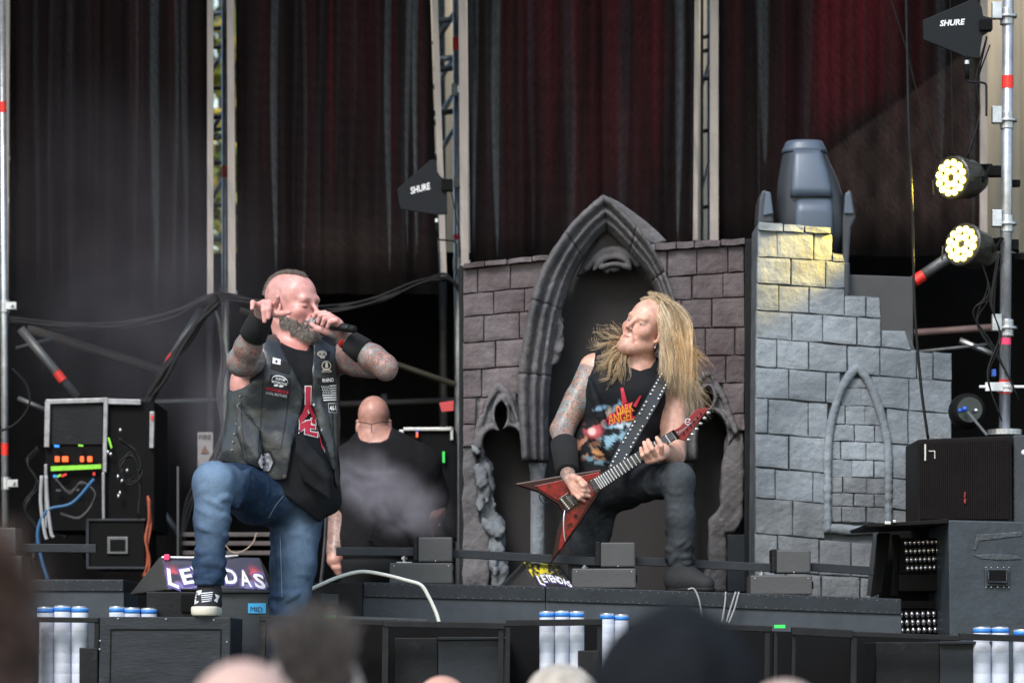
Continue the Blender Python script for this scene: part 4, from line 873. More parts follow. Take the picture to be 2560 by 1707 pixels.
t = thing('grey_flight_case', P(2570, 1306, 12.8), 'grey case at the right edge beside the amplifier cabinet', 'flight case')
lk('body', MB().pbox(2534, 1087, 2760, 1306, 12.95, .5), GREY, t, bevel=.005); lk('knob', MB().sphere(P(2560,1131,12.95), .012), WHITE, t)
CASE = mat('blue_grey_case', (.034,.044,.055), .5, .0, spec=.35, var=.25, vs=6, bump=.25, bs=40, wear=.3, wearcol=(.11,.125,.14))
t = thing('speaker_case', P(2460, 1890, 12.5), 'blue grey case with recessed handle at lower right', 'flight case')
lk('body', MB().pprism([(2371,1299),(2760,1308),(2760,1890),(2376,1890)], 12.55, .6), CASE, t, bevel=.006)
h_ = lk('handle_plate', MB().pbox(2462, 1420, 2525, 1465, 12.54, .02), CASE, t, bevel=.004)
lk('handle_recess', MB().pbox(2470, 1424, 2516, 1456, 12.535, .01), BLKD, h_, bevel=.003); lk('grip', MB().tube([P(2471,1426,12.53),P(2471,1454,12.53),P(2517,1456,12.53),P(2517,1427,12.53)], .0055, 8), NAVY, h_, smooth=True)
m = MB(); [m.sphere(P(x,y,12.54), .003, 6, 4) for x in (2465,2478,2494,2509,2522) for y in (1418,1467)]; lk('rivets', m, ALU, h_)
for pts in ([(2442,1335),(2555,1328),(2556,1340),(2450,1352),(2440,1375),(2433,1374)], [(2430,1386),(2500,1384),(2545,1388),(2556,1398),(2500,1400),(2450,1396)]): lk('tape_patch', MB().pprism(pts, 12.546, .006), mat('black_tape', (.045,.054,.064), .35, var=.2, bump=.4, bs=60), t, bevel=.003)
def bead_panel(x0, x1, y0, y1, nx, ny, rp, label):
    Y = 12.9; t = thing('bead_light', P((x0+x1)/2, y1+8, Y), label, 'stage light', 'bead panel lights'); lk('backing', MB().pbox(x0-14, y0-12, x1+12, y1+12, Y+.02, .05), BLKD, t)
    for j in range(ny):
        for i in range(nx):
            x = x0+(x1-x0)*i/(nx-1)+j*1.8; y = y0+(y1-y0)*j/(ny-1)-i*.4
            lk('lens', MB().sphere(P(x, y, Y), M(rp, Y), 10, 6, (.78,.9,1.18)), mat('chrome_lens', (.75,.74,.78), .12, .9, var=.1), t, smooth=True)
bead_panel(2264, 2364, 1356, 1420, 10, 4, 6.4, 'upper panel of bright metal bead lenses beside the case'); bead_panel(2252, 2362, 1536, 1576, 9, 3, 7.2, 'lower panel of bright metal bead lenses behind the riser end')
t = thing('hinged_lid', P(2270, 1320, 12.7), 'thin dark hinged lid jutting left above the bead lights', 'lid')
lk('board', MB().pprism([(2164,1310),(2372,1296),(2372,1308),(2168,1318)], 12.55, .6), mat('brown_black', (.018,.014,.014), .6), t, bevel=.003); lk('latch', MB().box(P(2219,1307,12.54), (.025,.02,.014)).box(P(2236,1303,12.54), (.014,.02,.012)), ALU, t, bevel=.003)
t = thing('lamp_bracket', P(2230, 1890, 12.9), 'black curved lamp bracket and housing under the hinged lid', 'bracket')
lk('arm', MB().pprism([(2196,1332),(2226,1332),(2218,1400),(2206,1480),(2180,1492),(2190,1410)], 12.95, .06), BLKD, t, bevel=.004); lk('arm', MB().pprism([(2232,1336),(2250,1336),(2246,1420),(2248,1490),(2230,1490),(2238,1400)], 12.95, .06), BLKD, t, bevel=.004)
lk('housing', MB().pbox(2247, 1434, 2368, 1478, 12.9, .2).pbox(2250, 1500, 2368, 1522, 12.95, .2), mat('brown_black', (.018,.014,.014), .6), t, bevel=.005)
lk('back_board', MB().pbox(2200, 1320, 2372, 1600, 13.25, .05), BLKD, t)
t = thing('round_lamp', P(2420, 1085, 13.0), 'round black lamp with blue connector beside the tower', 'stage light')
c = P(2420, 1026, 13.2); lk('shell', MB().lathe(c, (0,1,0), [(-.04,.055),(-.02,.07),(.05,.075),(.1,.05),(.11,.01)], 20), BLKD, t, smooth=True); lk('disc', MB().cyl(c+Vector((0,-.041,0)), c+Vector((0,-.05,0)), .052, n=20), mat('dark_glass', (.03,.04,.045), .25, .4), t)
lk('connector', MB().sphere(P(2412,1022,13.12), .012).sphere(P(2400,1026,13.12), .009), mat('blue_plastic', (.02,.09,.45), .35), t, smooth=True); lk('tip', MB().sphere(P(2440,1026,13.12), .01), ALU, t, smooth=True)
lk('stem', MB().tube([P(2420,1030,13.1), P(2468,1088,13.0)], .006, 8), STEELD, t)
cable('thin_cable', [(2470,100),(2440,200),(2455,300),(2420,400)], 13.25, 2, RUB, 'thin black wires running along the right pole above the lamps', 3, 18, seed=41)
cable('thin_cable', [(2500,640),(2480,760),(2500,840),(2470,940),(2500,1040)], 13.18, 2, RUB, 'thin black wires twisting down the lower right pole', 5, 14, seed=42)
lk('blue_plug', MB().box(P(2484,932,13.2), (.02,.02,.03)), mat('blue_plastic', (.02,.09,.45), .35), label='small blue plug beside the right pole tape', cat='plug', bevel=.004)

# ------------------------------------------------------------------ equipment racks at the left
t = thing('equipment_rack', P(245, 1345, 15.2), 'aluminium-edged equipment rack with orange and green lights at left', 'rack'); Y = 15.2
lk('case', MB().pbox(114, 1004, 385, 1325, Y+.03, .6), BLKD, t)
for q in ([(112,1002),(126,1004),(123,1118),(110,1118)], [(112,998),(262,994),(262,1006),(126,1010)], [(259,992),(270,994),(266,1180),(256,1180)], [(270,996),(352,998),(352,1012),(270,1010)], [(374,1028),(386,1028),(384,1120),(373,1120)], [(110,1160),(118,1160),(118,1320),(112,1320)], [(254,1180),(262,1180),(262,1320),(255,1320)]): lk('corner_edge', MB().pprism(q, Y, .04), mat('worn_aluminium', (.3,.3,.32), .45, .6, var=.4, vs=20), t, bevel=.003)
lk('screen_panel', MB().pbox(128, 1012, 256, 1110, Y+.02, .02), BLK, t)
for i, (x, w_) in enumerate(((137,11),(155,15),(200,9),(218,12))): lk('amber_button', MB().pbox(x, 1140, x+w_, 1154, Y-.005, .02), mat('amber_light', (.8,.1,.02), .5, emit=(1,.12,.02), est=.55), t, bevel=.002)
lk('green_strip', MB().pprism([(127,1165),(253,1160),(253,1171),(127,1177)], Y-.006, .01), mat('green_strip', (.25,.7,.04), .5, var=.2, vs=40), t)
for q, mt in (([(133,1187),(140,1186),(140,1192),(133,1193)], mat('blue_light', (.02,.2,.8), .5, emit=(.02,.25,1), est=.5)), ([(142,1188),(152,1184),(152,1190),(142,1194)], mat('green_strip', (.25,.7,.04))), ([(152,1187),(166,1182),(167,1187),(155,1193)], RED), ([(232,1180),(238,1180),(238,1188),(232,1188)], RED), ([(135,1111),(148,1112),(147,1118),(136,1117)], MATS['blue_light']), ([(195,1110),(208,1112),(207,1116),(196,1115)], MATS['green_strip']), ([(269,1094),(273,1093),(281,1118),(277,1121)], MATS['green_strip']), ([(377,1038),(383,1038),(383,1050),(377,1050)], RED), ([(140,1222),(152,1223),(152,1228),(140,1228)], GREYD), ([(184,1221),(198,1221),(198,1226),(184,1227)], GREYD)):
    lk('marker', MB().pprism(q, Y-.008, .012), mt, t)
for x, y in ((303,1176),(318,1176),(295,1191),(305,1202),(300,1232),(296,1240),(301,1075),(270,1130),(277,1135)): lk('connector', MB().sphere(P(x,y,Y-.01), .007, 8, 5, (1,1,1.6)), ALU, t, smooth=True)
cable('cable_tangle', [(95,1120),(70,1160),(95,1210),(62,1270),(98,1330),(80,1400)], 15.0, 2.6, RUB, 'tangle of black cables left of the equipment rack', 8, 9, seed=31)
cable('cable_tangle', [(300,1100),(340,1130),(352,1180),(318,1205),(300,1160),(330,1135),(350,1200),(345,1290)], 15.0, 2.4, RUB, 'looped black cables hanging on the rack right side', 5, 6, seed=32)
cable('cable_tangle', [(140,1200),(175,1235),(205,1210),(240,1240),(200,1290),(150,1280)], 15.05, 2.2, mat('dusty_cable', (.05,.045,.05), .7), 'patch cables drooping across the lower rack front', 4, 7, seed=33)
t = thing('black_flight_case', P(345, 1425, 15.0), 'black flight case with a metal handle plate below the rack', 'flight case'); Y = 15.0
lk('body', MB().pbox(222, 1300, 362, 1420, Y, .5), BLKD, t, bevel=.004)
for y in (1296, 1416): lk('edge', MB().pbox(216, y, 364, y+6, Y-.01, .05), NAVY, t, bevel=.002)
lk('edge', MB().pbox(215, 1302, 222, 1416, Y-.01, .05), NAVY, t)
h_ = lk('handle_plate', MB().pbox(268, 1341, 320, 1384, Y-.012, .02), STEELD, t, bevel=.003); lk('recess', MB().pbox(275, 1348, 313, 1377, Y-.016, .01), BLKD, h_)
t = thing('warning_sign', P(512, 1180, 16.0), 'grey hanging warning sign with a triangle behind the singer', 'sign')
lk('board', MB().pbox(494, 1080, 532, 1182, 16.0, .01), mat('sign_grey', (.3,.28,.28), .7), t); v, f = text_px('FIRE', 513, 1092, 30, 12); lk('lettering', MB().add(*flat_px(v, f, 15.995)), BLKD, t)
v, f = text_px('NO', 513, 1170, 24, 12); lk('lettering', MB().add(*flat_px(v, f, 15.995)), BLKD, t); lk('triangle', MB().pprism([(512,1112),(522,1132),(502,1132)], 15.994, .004), mat('sign_brown', (.2,.1,.06), .7), t)
t = thing('low_rack', P(620, 1480, 15.3), 'low grey rack shelves behind the singer legs', 'rack')
for y in (1330, 1352, 1376): lk('shelf', MB().pbox(455, y, 735, y+11, 15.3, .3), mat('brown_grey', (.09,.075,.075), .7), t, bevel=.003)
lk('back', MB().pbox(455, 1330, 735, 1480, 15.5, .04), BLKD, t); lk('post', MB().pbox(442, 1165, 447, 1480, 15.25, .03), GREYD, t)
cable('thin_cable', [(563,1362),(580,1378),(605,1376),(630,1355),(641,1330)], 14.9, 1.6, mat('pale_wire', (.45,.33,.25), .5), 'thin pale wire loop between the singer legs')
cable('cable_bundle', [(812,1225),(815,1300),(808,1400),(800,1480)], 13.5, 3.5, mat('dusty_cable', (.05,.045,.05), .7), 'black cables dropping behind the singer hip', 3, 5, seed=12)
t = thing('equipment_rack', P(1070, 1345, 15.8), 'aluminium-framed rack with small lights right of the bald man', 'rack'); Y = 15.8
lk('case', MB().pbox(1000, 1075, 1140, 1345, Y+.02, .4), BLKD, t)
for q in ((998,1074,1009,1110),(1009,1068,1132,1076),(1126,1068,1133,1100),(1054,1312,1064,1340),(1054,1308,1100,1313)): lk('corner_edge', MB().pbox(*q, Y, .03), ALU, t, bevel=.002)
for q, mt in (((1040,1080,1045,1092), mat('amber_light', (.8,.1,.02))), ((1041,1078,1045,1082), MATS['blue_light']), ((1062,1134,1085,1145), mat('pink_light', (.8,.03,.1), .5)), ((1106,1128,1112,1156), mat('green_tape', (.04,.75,.12))), ((1093,1143,1096,1147), WHITE)): lk('marker', MB().pbox(*q, Y-.01, .02), mt, t)
lk('red_flag', MB().pprism([(1098,1006),(1134,1001),(1134,1026),(1104,1029)], 15.6, .006), mat('red_cloth', (.55,.06,.06), .7), label='small red rag hanging by the pole right of the bald man', cat='rag')
# ================================================================== PEOPLE
def skin_mat(name, rough=.38, teal=(.17,.27,.28), warm=(.42,.17,.12), dark=(.06,.058,.06), scale=17):
    m = bpy.data.materials.new(name); m.use_nodes = True; n = m.node_tree.nodes; l = m.node_tree.links; b = n['Principled BSDF']
    b.inputs['Roughness'].default_value = rough; b.inputs['Specular IOR Level'].default_value = .45
    b.inputs['Subsurface Weight'].default_value = .12; b.inputs['Subsurface Radius'].default_value = (.012,.004,.002); b.inputs['Subsurface Scale'].default_value = 1
    ca = n.new('ShaderNodeAttribute'); ca.attribute_name = 'Col'; ta = n.new('ShaderNodeAttribute'); ta.attribute_name = 'tat'
    tc = n.new('ShaderNodeTexCoord'); nz = n.new('ShaderNodeTexNoise'); nz.inputs['Scale'].default_value = scale; nz.inputs['Detail'].default_value = 3; nz.inputs['Distortion'].default_value = 1.6
    l.new(tc.outputs['Object'], nz.inputs['Vector']); cr = n.new('ShaderNodeValToRGB'); l.new(nz.outputs['Fac'], cr.inputs[0])
    e = cr.color_ramp.elements; sk = (.42,.26,.21)
    gr = (.17,.14,.13); stops = [(0,dark),(.3,dark),(.34,sk),(.38,gr),(.41,teal),(.45,teal),(.46,dark),(.475,dark),(.485,sk),(.52,gr),(.53,dark),(.545,dark),(.555,warm),(.585,gr),(.61,sk),(.635,dark),(.66,teal),(.72,dark)]
    e[0].position = 0; e[0].color = (*dark, 1); e[1].position = 1; e[1].color = (*teal, 1)
    for p_, c_ in stops[1:]: q = e.new(p_); q.color = (*c_, 1)
    mx = n.new('ShaderNodeMix'); mx.data_type = 'RGBA'; l.new(ta.outputs['Fac'], mx.inputs[0]); l.new(ca.outputs['Color'], mx.inputs[6]); l.new(cr.outputs[0], mx.inputs[7])
    n2 = n.new('ShaderNodeTexNoise'); n2.inputs['Scale'].default_value = 38; n2.inputs['Detail'].default_value = 4; l.new(tc.outputs['Object'], n2.inputs['Vector'])
    mr = n.new('ShaderNodeMapRange'); mr.inputs['From Min'].default_value = .3; mr.inputs['From Max'].default_value = .7; mr.inputs['To Min'].default_value = .8; mr.inputs['To Max'].default_value = 1.16; l.new(n2.outputs['Fac'], mr.inputs[0])
    vm = n.new('ShaderNodeVectorMath'); vm.operation = 'SCALE'; l.new(mx.outputs[2], vm.inputs[0]); l.new(mr.outputs[0], vm.inputs['Scale']); l.new(vm.outputs[0], b.inputs['Base Color'])
    n3 = n.new('ShaderNodeTexNoise'); n3.inputs['Scale'].default_value = 160; l.new(tc.outputs['Object'], n3.inputs['Vector']); bp = n.new('ShaderNodeBump'); bp.inputs['Strength'].default_value = .12; bp.inputs['Distance'].default_value = .004
    l.new(n3.outputs['Fac'], bp.inputs['Height']); l.new(bp.outputs[0], b.inputs['Normal']); return m
class Head:
    """local axes: a = person's right, b = forward, c = up; origin between the ears"""
    def __init__(s, o, f, up, sc=1.0):
        s.o = np.array(o, float); f = np.array(f, float); f /= np.linalg.norm(f); up = np.array(up, float); up -= f*(up@f); up /= np.linalg.norm(up)
        s.f = f; s.u = up; s.r = np.cross(f, up); s.s = sc; s.R = [s.r, s.f, s.u]
    def w(s, a, b, c): return s.o+s.s*(a*s.r+b*s.f+c*s.u)
    def loc(s, v): d = (v-s.o)/s.s; return d@s.r, d@s.f, d@s.u
    def build(s, V, jaw=1.0, nose=1.0, open_mouth=0.0, closed=True, ears=True, neck_to=None, neck_r=(.055,.06), cheeks=1.0, browk=1.0):
        S = s.s; E = lambda c, r, k=.02, mode='u': V.ell(s.w(*c), np.array(r)*S, k*S, s.R, mode); C = lambda a, r0, b, r1, k=.012, mode='u': V.cone(s.w(*a), r0*S, s.w(*b), r1*S, k*S, mode)
        E((0,-.018,.045), (.0715,.097,.085), .01); E((0,.028,.048), (.06,.06,.06), .03)
        E((0,.026,-.035), (.057*jaw,.064,.085), .03)
        for q in (-1, 1):
            C((q*.05*jaw,.0,-.055), .022, (q*.018,.072,-.1), .02, .03)
            E((q*.044,.06,-.018), (.022*cheeks,.022,.02), .025)
        E((0,.078,-.1), (.024*jaw,.02,.02), .022)
        C((-.03,.081,.026), .0125*browk, (.03,.081,.026), .0125*browk, .014)
        for q in (-1, 1): E((q*.031,.1,.004), (.017,.016,.012), .012, 's')
        for q in (-1, 1): E((q*.031,.0755,.004), (.0145,.0145,.0115), .004)
        C((0,.086,.022), .0068, (0,.106*nose+.002,-.02), .0088, .011); E((0,.111*nose,-.026), (.0098,.0105,.0085), .007)
        for q in (-1, 1): E((q*.0115,.101,-.029), (.0068,.009,.007), .005)
        for q in (-1, 1): E((q*.006,.108,-.0375), (.0035,.005,.004), .003, 's')
        E((0,.08,-.06), (.03,.014,.024), .018)
        C((-.025,.082,-.0585), .003, (0,.092,-.0565), .0046, .006); C((.025,.082,-.0585), .003, (0,.092,-.0565), .0046, .006); C((-.022,.082,-.067-.6*open_mouth), .004, (0,.0915,-.0695-.6*open_mouth), .0054, .006); C((.022,.082,-.067-.6*open_mouth), .004, (0,.0915,-.0695-.6*open_mouth), .0054, .006)
        for q in (-1, 1): V.chain([s.w(q*.017,.094,-.03), s.w(q*.027,.086,-.045), s.w(q*.033,.072,-.068)], [.0015*S,.0028*S,.0012*S], .012, 's')
        if not closed:
            for q in (-1, 1): E((q*.031,.0765,.0105), (.0165,.0135,.0052), .004); E((q*.031,.0755,-.0075), (.0155,.013,.005), .005)
        if open_mouth: E((0,.1,-.063-.3*open_mouth), (.018,.03,.004+open_mouth*.5), .004, 's')
        else: E((0,.102,-.063), (.026,.014,.0016), .003, 's')
        if ears:
            for q in (-1, 1):
                E((q*.076,-.008,-.004), (.009,.017,.03), .006); E((q*.083,-.004,0), (.006,.009,.016), .004, 's'); E((q*.072,.002,-.03), (.007,.008,.009), .005)
        if neck_to is not None: V.cone(s.w(0,-.028,-.05), neck_r[0]*S, neck_to, neck_r[1], .03)
    def paint(s, v, col, lips=(.42,.17,.15), brow=(.2,.13,.08), browa=.5, red=.3, eyes=None):
        a, b, c = s.loc(v); near = (np.abs(a) < .1) & (np.abs(b) < .14) & (np.abs(c) < .15)
        def mixm(k, cc):
            k = np.where(near, k, 0)[:,None]; col[:] = col*(1-k)+k*np.array(cc)
        for q in (-1, 1):
            mixm(red*np.exp(-((a-q*.042)/.022)**2-((c+.02)/.025)**2)*(b > .03), (.62,.24,.2))
            mixm(browa*np.exp(-((a-q*.032)/.02)**2-((c-.026-.05*np.abs(np.abs(a)-.03))/.0055)**2)*(b > .05), brow)
            if eyes:
                mixm(np.exp(-(((a-q*.031)/.011)**2+((c-.0025)/.0042)**2)**2)*(b > .06)*.7, (.5,.45,.42)); mixm(np.exp(-(((a-q*.031+eyes[0])/.005)**2+((c-.003)/.0048)**2)**2)*(b > .06)*.9, (.05,.06,.07))
                mixm(.75*np.exp(-((a-q*.031)/.015)**4-((c-.0105)/.0022)**2)*(b > .06), (.13,.08,.07))
            else: mixm(.85*np.exp(-((a-q*.031)/.014)**4-((c+.0025)/.0028)**2)*(b > .06), (.16,.07,.06)); mixm(.45*np.exp(-((a-q*.031)/.015)**4-((c-.0125)/.003)**2)*(b > .06), (.3,.13,.11))  # closed lid line, with a crease shadow painted above it
        mixm(red*.8*np.exp(-(a/.016)**2-((c+.024)/.016)**2)*(b > .09), (.6,.22,.19))
        mixm(.75*np.exp(-(a/.026)**4-((c+.063)/.0085)**4)*(b > .065), lips)
def strands(pts, rad, name, matl, parent, cols=None, **kw):
    N, S, _ = pts.shape; t = np.gradient(pts, axis=1); t /= np.linalg.norm(t, axis=2, keepdims=True)+1e-9
    ref = np.tile(np.array([.31,.23,.92]), (N, S, 1)); u = np.cross(t, ref); u /= np.linalg.norm(u, axis=2, keepdims=True)+1e-9; w_ = np.cross(t, u)
    rings = [pts+rad[...,None]*(u*math.cos(q)+w_*math.sin(q)) for q in (0, 2.094, 4.189)]
    V = np.stack(rings, 2).reshape(-1, 3); i = np.arange(N)[:,None,None]*S*3; j = np.arange(S-1)[None,:,None]*3; k = np.arange(3)[None,None,:]; k2 = (k+1) % 3
    f = np.stack([i+j+k, i+j+k2, i+j+3+k2, i+j+3+k], -1).reshape(-1, 4).astype(np.int32)
    at = {'Col': np.repeat(cols, S*3, 0)} if cols is not None else None
    return link(name, V, f, matl, parent, smooth=True, attrs=at, **kw)
HAIRM = mat('hair_strands', (1,1,1), .42, attr='Col', var=.15, vs=30, spec=.5)
def normals(v, f):
    n = np.zeros_like(v); fn = np.cross(v[f[:,1]]-v[f[:,0]], v[f[:,2]]-v[f[:,0]])
    for k in range(f.shape[1]): np.add.at(n, f[:,k], fn)
    return n/(np.linalg.norm(n, axis=1, keepdims=True)+1e-12)
def folds(V, a, b, r0, r1, n, seed, amp=.008, k=.016, t0=.05, t1=.95, tilt=.5):
    r = np.random.default_rng(seed); a, b = np.array(a, float), np.array(b, float); d = (b-a)/np.linalg.norm(b-a); L = np.linalg.norm(b-a)
    u = np.cross(d, [.2,.9,.3]); u /= np.linalg.norm(u); w_ = np.cross(d, u)
    for i in range(n):
        t = r.uniform(t0, t1); th = r.uniform(0, 6.28); sp = r.uniform(.7, 1.6); sl = r.uniform(-tilt, tilt); pts = []; rs_ = []
        for q in range(6):
            x = q/5-.5; R = (r0+(r1-r0)*t)-.003; pts.append(a+d*(t*L+sl*x*.1+.02*x*x)+(u*math.cos(th+sp*x)+w_*math.sin(th+sp*x))*R); rs_.append(amp*(1-3.4*x*x)+.0015)
        V.chain(pts, rs_, k)
def drape(v2, f, bvh, off, name, matl, parent, Yfrom=10.0, **kw):
    """lay a flat photo-space shape on a surface: each vertex is pressed straight back onto it"""
    out = []; last = None
    for (x, y) in v2:
        o = Vector((0,0,CZ)); d = (P(x, y, 12)-o).normalized(); hit = bvh.ray_cast(o+d*Yfrom*.9, d)
        p = hit[0] if hit[0] is not None else (last if last is not None else P(x, y, 11.9)); last = p
        q = hit[0]-d*off if hit[0] is not None else P(x, y, p.y-off); out.append(q)
    return link(name, out, f, matl, parent, **kw)
def subdiv(poly, n=1):
    """polygon (pixels) -> dense fan-free grid patch: clip a grid by resampling the quad"""
    q = poly; vs = []; N = n
    for j in range(N+1):
        for i in range(N+1):
            u, v = i/N, j/N; vs.append(((q[0][0]*(1-u)+q[1][0]*u)*(1-v)+(q[3][0]*(1-u)+q[2][0]*u)*v, (q[0][1]*(1-u)+q[1][1]*u)*(1-v)+(q[3][1]*(1-u)+q[2][1]*u)*v))
    return vs, [(j*(N+1)+i, j*(N+1)+i+1, (j+1)*(N+1)+i+1, (j+1)*(N+1)+i) for j in range(N) for i in range(N)]
def bvh_of(v, f): return BVHTree.FromPolygons([tuple(map(float, p)) for p in v], [tuple(map(int, q)) for q in f])
def tat_mask(v, segs):
    t = np.zeros(len(v))
    for a, b, R in segs:
        a, b = np.array(a), np.array(b); ab = b-a; k = np.clip(((v-a)@ab)/(ab@ab), 0, 1); d = np.linalg.norm(v-a-k[:,None]*ab, axis=1); t = np.maximum(t, np.clip((R-d)/.012, 0, 1)*(k > 0))
    return t
def bandcuff(parent, a, b, r0, r1, matl, name='wristband', n=20):
    a, b = Vector(a), Vector(b); d = (b-a).normalized(); L = (b-a).length
    return lk(name, MB().lathe(a, d, [(0,r0*.9),(.003,r0),(L*.5,(r0+r1)/2+.001),(L-.003,r1),(L,r1*.9)], n), matl, parent, smooth=True)

# ------------------------------------------------------------------ the singer
S = lambda x, y, d=0: np.array(P(x, y, 12+d))
singer = thing('person', (P(700,1890,12).x, 12, ST), 'bearded singer in black leather vest and blue jeans with one foot on a box', 'person')
tf = np.array([.5,-.866,0]); tr = np.array([-.866,-.5,0]); TR = [tr, tf, np.array([0,0,1.])]
RS, LS = S(640,900,-.08), S(836,893,.08); EL_R, WR_R = S(604,905,-.36), S(650,800,-.5); EL_L, WR_L = S(962,915,-.2), S(862,846,-.16)
def torso(V, e, k=.03, shoulders=True):
    V.ell(S(726,985), np.array([.185+e,.118+e,.2+e*.5]), k, TR); V.ell(S(712,1105), np.array([.172+e,.13+e,.17]), k, TR); V.ell(S(706,1200), np.array([.175+e,.125+e,.13]), k, TR)
    V.cone(RS+[.02,0,-.01], .062+e, LS, .062+e, k)
    V.cone(S(742,880), .06+e, RS+[.03,0,.01], .05+e, k); V.cone(S(742,880), .06+e, LS, .05+e, k)
    V.ell(S(690,950,-.11), np.array([.085+e,.05+e,.07+e]), k, TR); V.ell(S(790,950,-.03), np.array([.085+e,.05+e,.07+e]), k, TR)
V = Vol(S(470,1300,-.66), S(1035,640,.33), .0036)
torso(V, 0); V.cone(S(628,930,-.05), .06, S(630,1010,-.03), .07, .05)
hd = Head(S(732,770,.0), (.8,-.6,-.02), (-.05,0,1), 1.04); hd.build(V, jaw=.98, cheeks=.9, open_mouth=.014, nose=1.08, browk=1.35, neck_to=S(738,880,.01), neck_r=(.06,.068))
# right arm raised towards the viewer
V.cone(RS, .06, EL_R, .044, .03); V.cone(RS*.45+EL_R*.55+[0,0,.006], .052, EL_R, .042, .03); V.cone(EL_R, .044, EL_R*.65+WR_R*.35+[0,.0,0], .047, .03); V.cone(EL_R*.65+WR_R*.35, .047, WR_R, .03, .02)
V.cone(RS+[0,.03,-.03], .06, S(618,960,-.05), .06, .04)
# right hand, clawed
kn = [S(688,764,-.545), S(674,757,-.56), S(659,757,-.562), S(645,763,-.555)]
for k_ in kn: V.cone(WR_R, .022, k_, .0125, .014)
fing = [[kn[0], S(694,752,-.575), S(695,742,-.59)], [kn[1], S(672,772,-.6), S(671,794,-.6)], [kn[2], S(659,776,-.6), S(661,803,-.6)], [kn[3], S(632,756,-.585), S(630,772,-.6)]]
for i, fg in enumerate(fing): V.chain(fg, [.0105,.0098,.0078] if i != 3 else [.0095,.0088,.007], .005)
V.chain([S(668,786,-.52), S(688,784,-.555), S(706,784,-.565), S(724,781,-.565)], [.016,.0125,.0105,.0085], .008)
# left arm and the hand around the microphone
V.cone(LS, .06, EL_L, .042, .03); V.cone(LS*.55+EL_L*.45+[0,-.006,.004], .056, LS*.25+EL_L*.75, .046, .03); V.cone(EL_L, .042, EL_L*.7+WR_L*.3, .047, .02); V.cone(EL_L*.7+WR_L*.3, .047, WR_L, .03, .02); V.ell(S(966,926,-.2), (.036,.036,.038), .02)
MIC0, MIC1 = S(787,806,-.13), S(906,827,-.3); mx_ = (MIC1-MIC0)/np.linalg.norm(MIC1-MIC0)
kl = [S(833,797,-.215), S(842,802,-.222), S(848,808,-.225), S(850,816,-.22)]
for k_ in kl: V.cone(WR_L, .024, k_, .0125, .014)
tips = [[kl[0], S(812,783,-.2), S(791,783,-.185), S(784,794,-.18)], [kl[1], S(822,787,-.225), S(801,789,-.222), S(795,805,-.215)], [kl[2], S(831,793,-.24), S(812,797,-.245), S(806,812,-.24)], [kl[3], S(840,801,-.245), S(824,806,-.255), S(818,818,-.25)]]
for i, fg in enumerate(tips): V.chain(fg, [.0115,.0105,.0098,.008] if i < 3 else [.0105,.0092,.0085,.007], .005)
V.chain([S(840,836,-.18), S(815,828,-.18), S(795,822,-.17), S(779,810,-.155)], [.018,.0135,.0115,.009], .008)
v, f = V.mesh(); col = np.tile(np.array([.66,.325,.29]), (len(v), 1)); nk = np.clip((S(735,850)[2]-v[:,2])/.03, 0, 1)*np.clip((v[:,2]-S(735,900)[2])/.02, 0, 1)*(np.abs(v[:,0]-S(735,870)[0]) < .09)*(v[:,1] > 11.75); col = col*(1-.5*nk[:,None])+np.array([.6,.2,.16])*.5*nk[:,None]; hd.paint(v, col, red=.85, browa=.6, brow=(.28,.16,.11))
a_, b_, c_ = hd.loc(v); head_near = (np.abs(a_) < .11) & (np.abs(b_) < .15) & (c_ > -.17) & (c_ < .16)
bn = .007*pn(v, 60, 12, 2); side = c_ < -.022-.5*np.clip(b_-.004, 0, .08)+bn; lower = c_ > -.066-.56*np.clip(b_-.0, 0, .1)+bn
beard = head_near & side & lower & (b_ > .0) & (c_ > -.135) & ~((np.abs(a_) < .022) & (c_ < -.054) & (c_ > -.086) & (b_ > .07))
beard |= head_near & (b_ > .078) & (np.abs(a_) < .03) & (c_ < -.044) & (c_ > -.056); beard &= ~((c_ > -.046) & (b_ > .06))
col[beard] = col[beard]*.5+np.array([.15,.115,.09])*.5
hairm = head_near & (c_ > .085) & ((a_/.036)**2+((b_+.03)/.092)**2 < 1) | head_near & (c_ > .05) & (np.abs(a_) < .036) & (b_ < -.06)
shv = head_near & (c_ > .03) & ~hairm & (b_ < .03); col[shv] = col[shv]*.86+np.array([.3,.24,.22])*.14; col[hairm] = col[hairm]*.45+np.array([.11,.085,.065])*.55
tat = np.maximum(tat_mask(v, [(RS, EL_R, .085), (EL_R, WR_R, .075)]), tat_mask(v, [(LS+[.03,0,0], EL_L, .085), (EL_L, WR_L, .075)]))*.85
dk = tat_mask(v, [(RS, EL_R, .085), (EL_R, EL_R*.5+WR_R*.5, .075)]); nn = pn(v, 9, 3)*.5+.5; col = col*(1-(dk*nn*.75)[:,None])+np.array([.07,.065,.06])*(dk*nn*.75)[:,None]
body = link('body', v, f, skin_mat('singer_skin'), singer, smooth=True, attrs={'Col': col, 'tat': tat})
nrm = normals(v, f); r = np.random.default_rng(2)
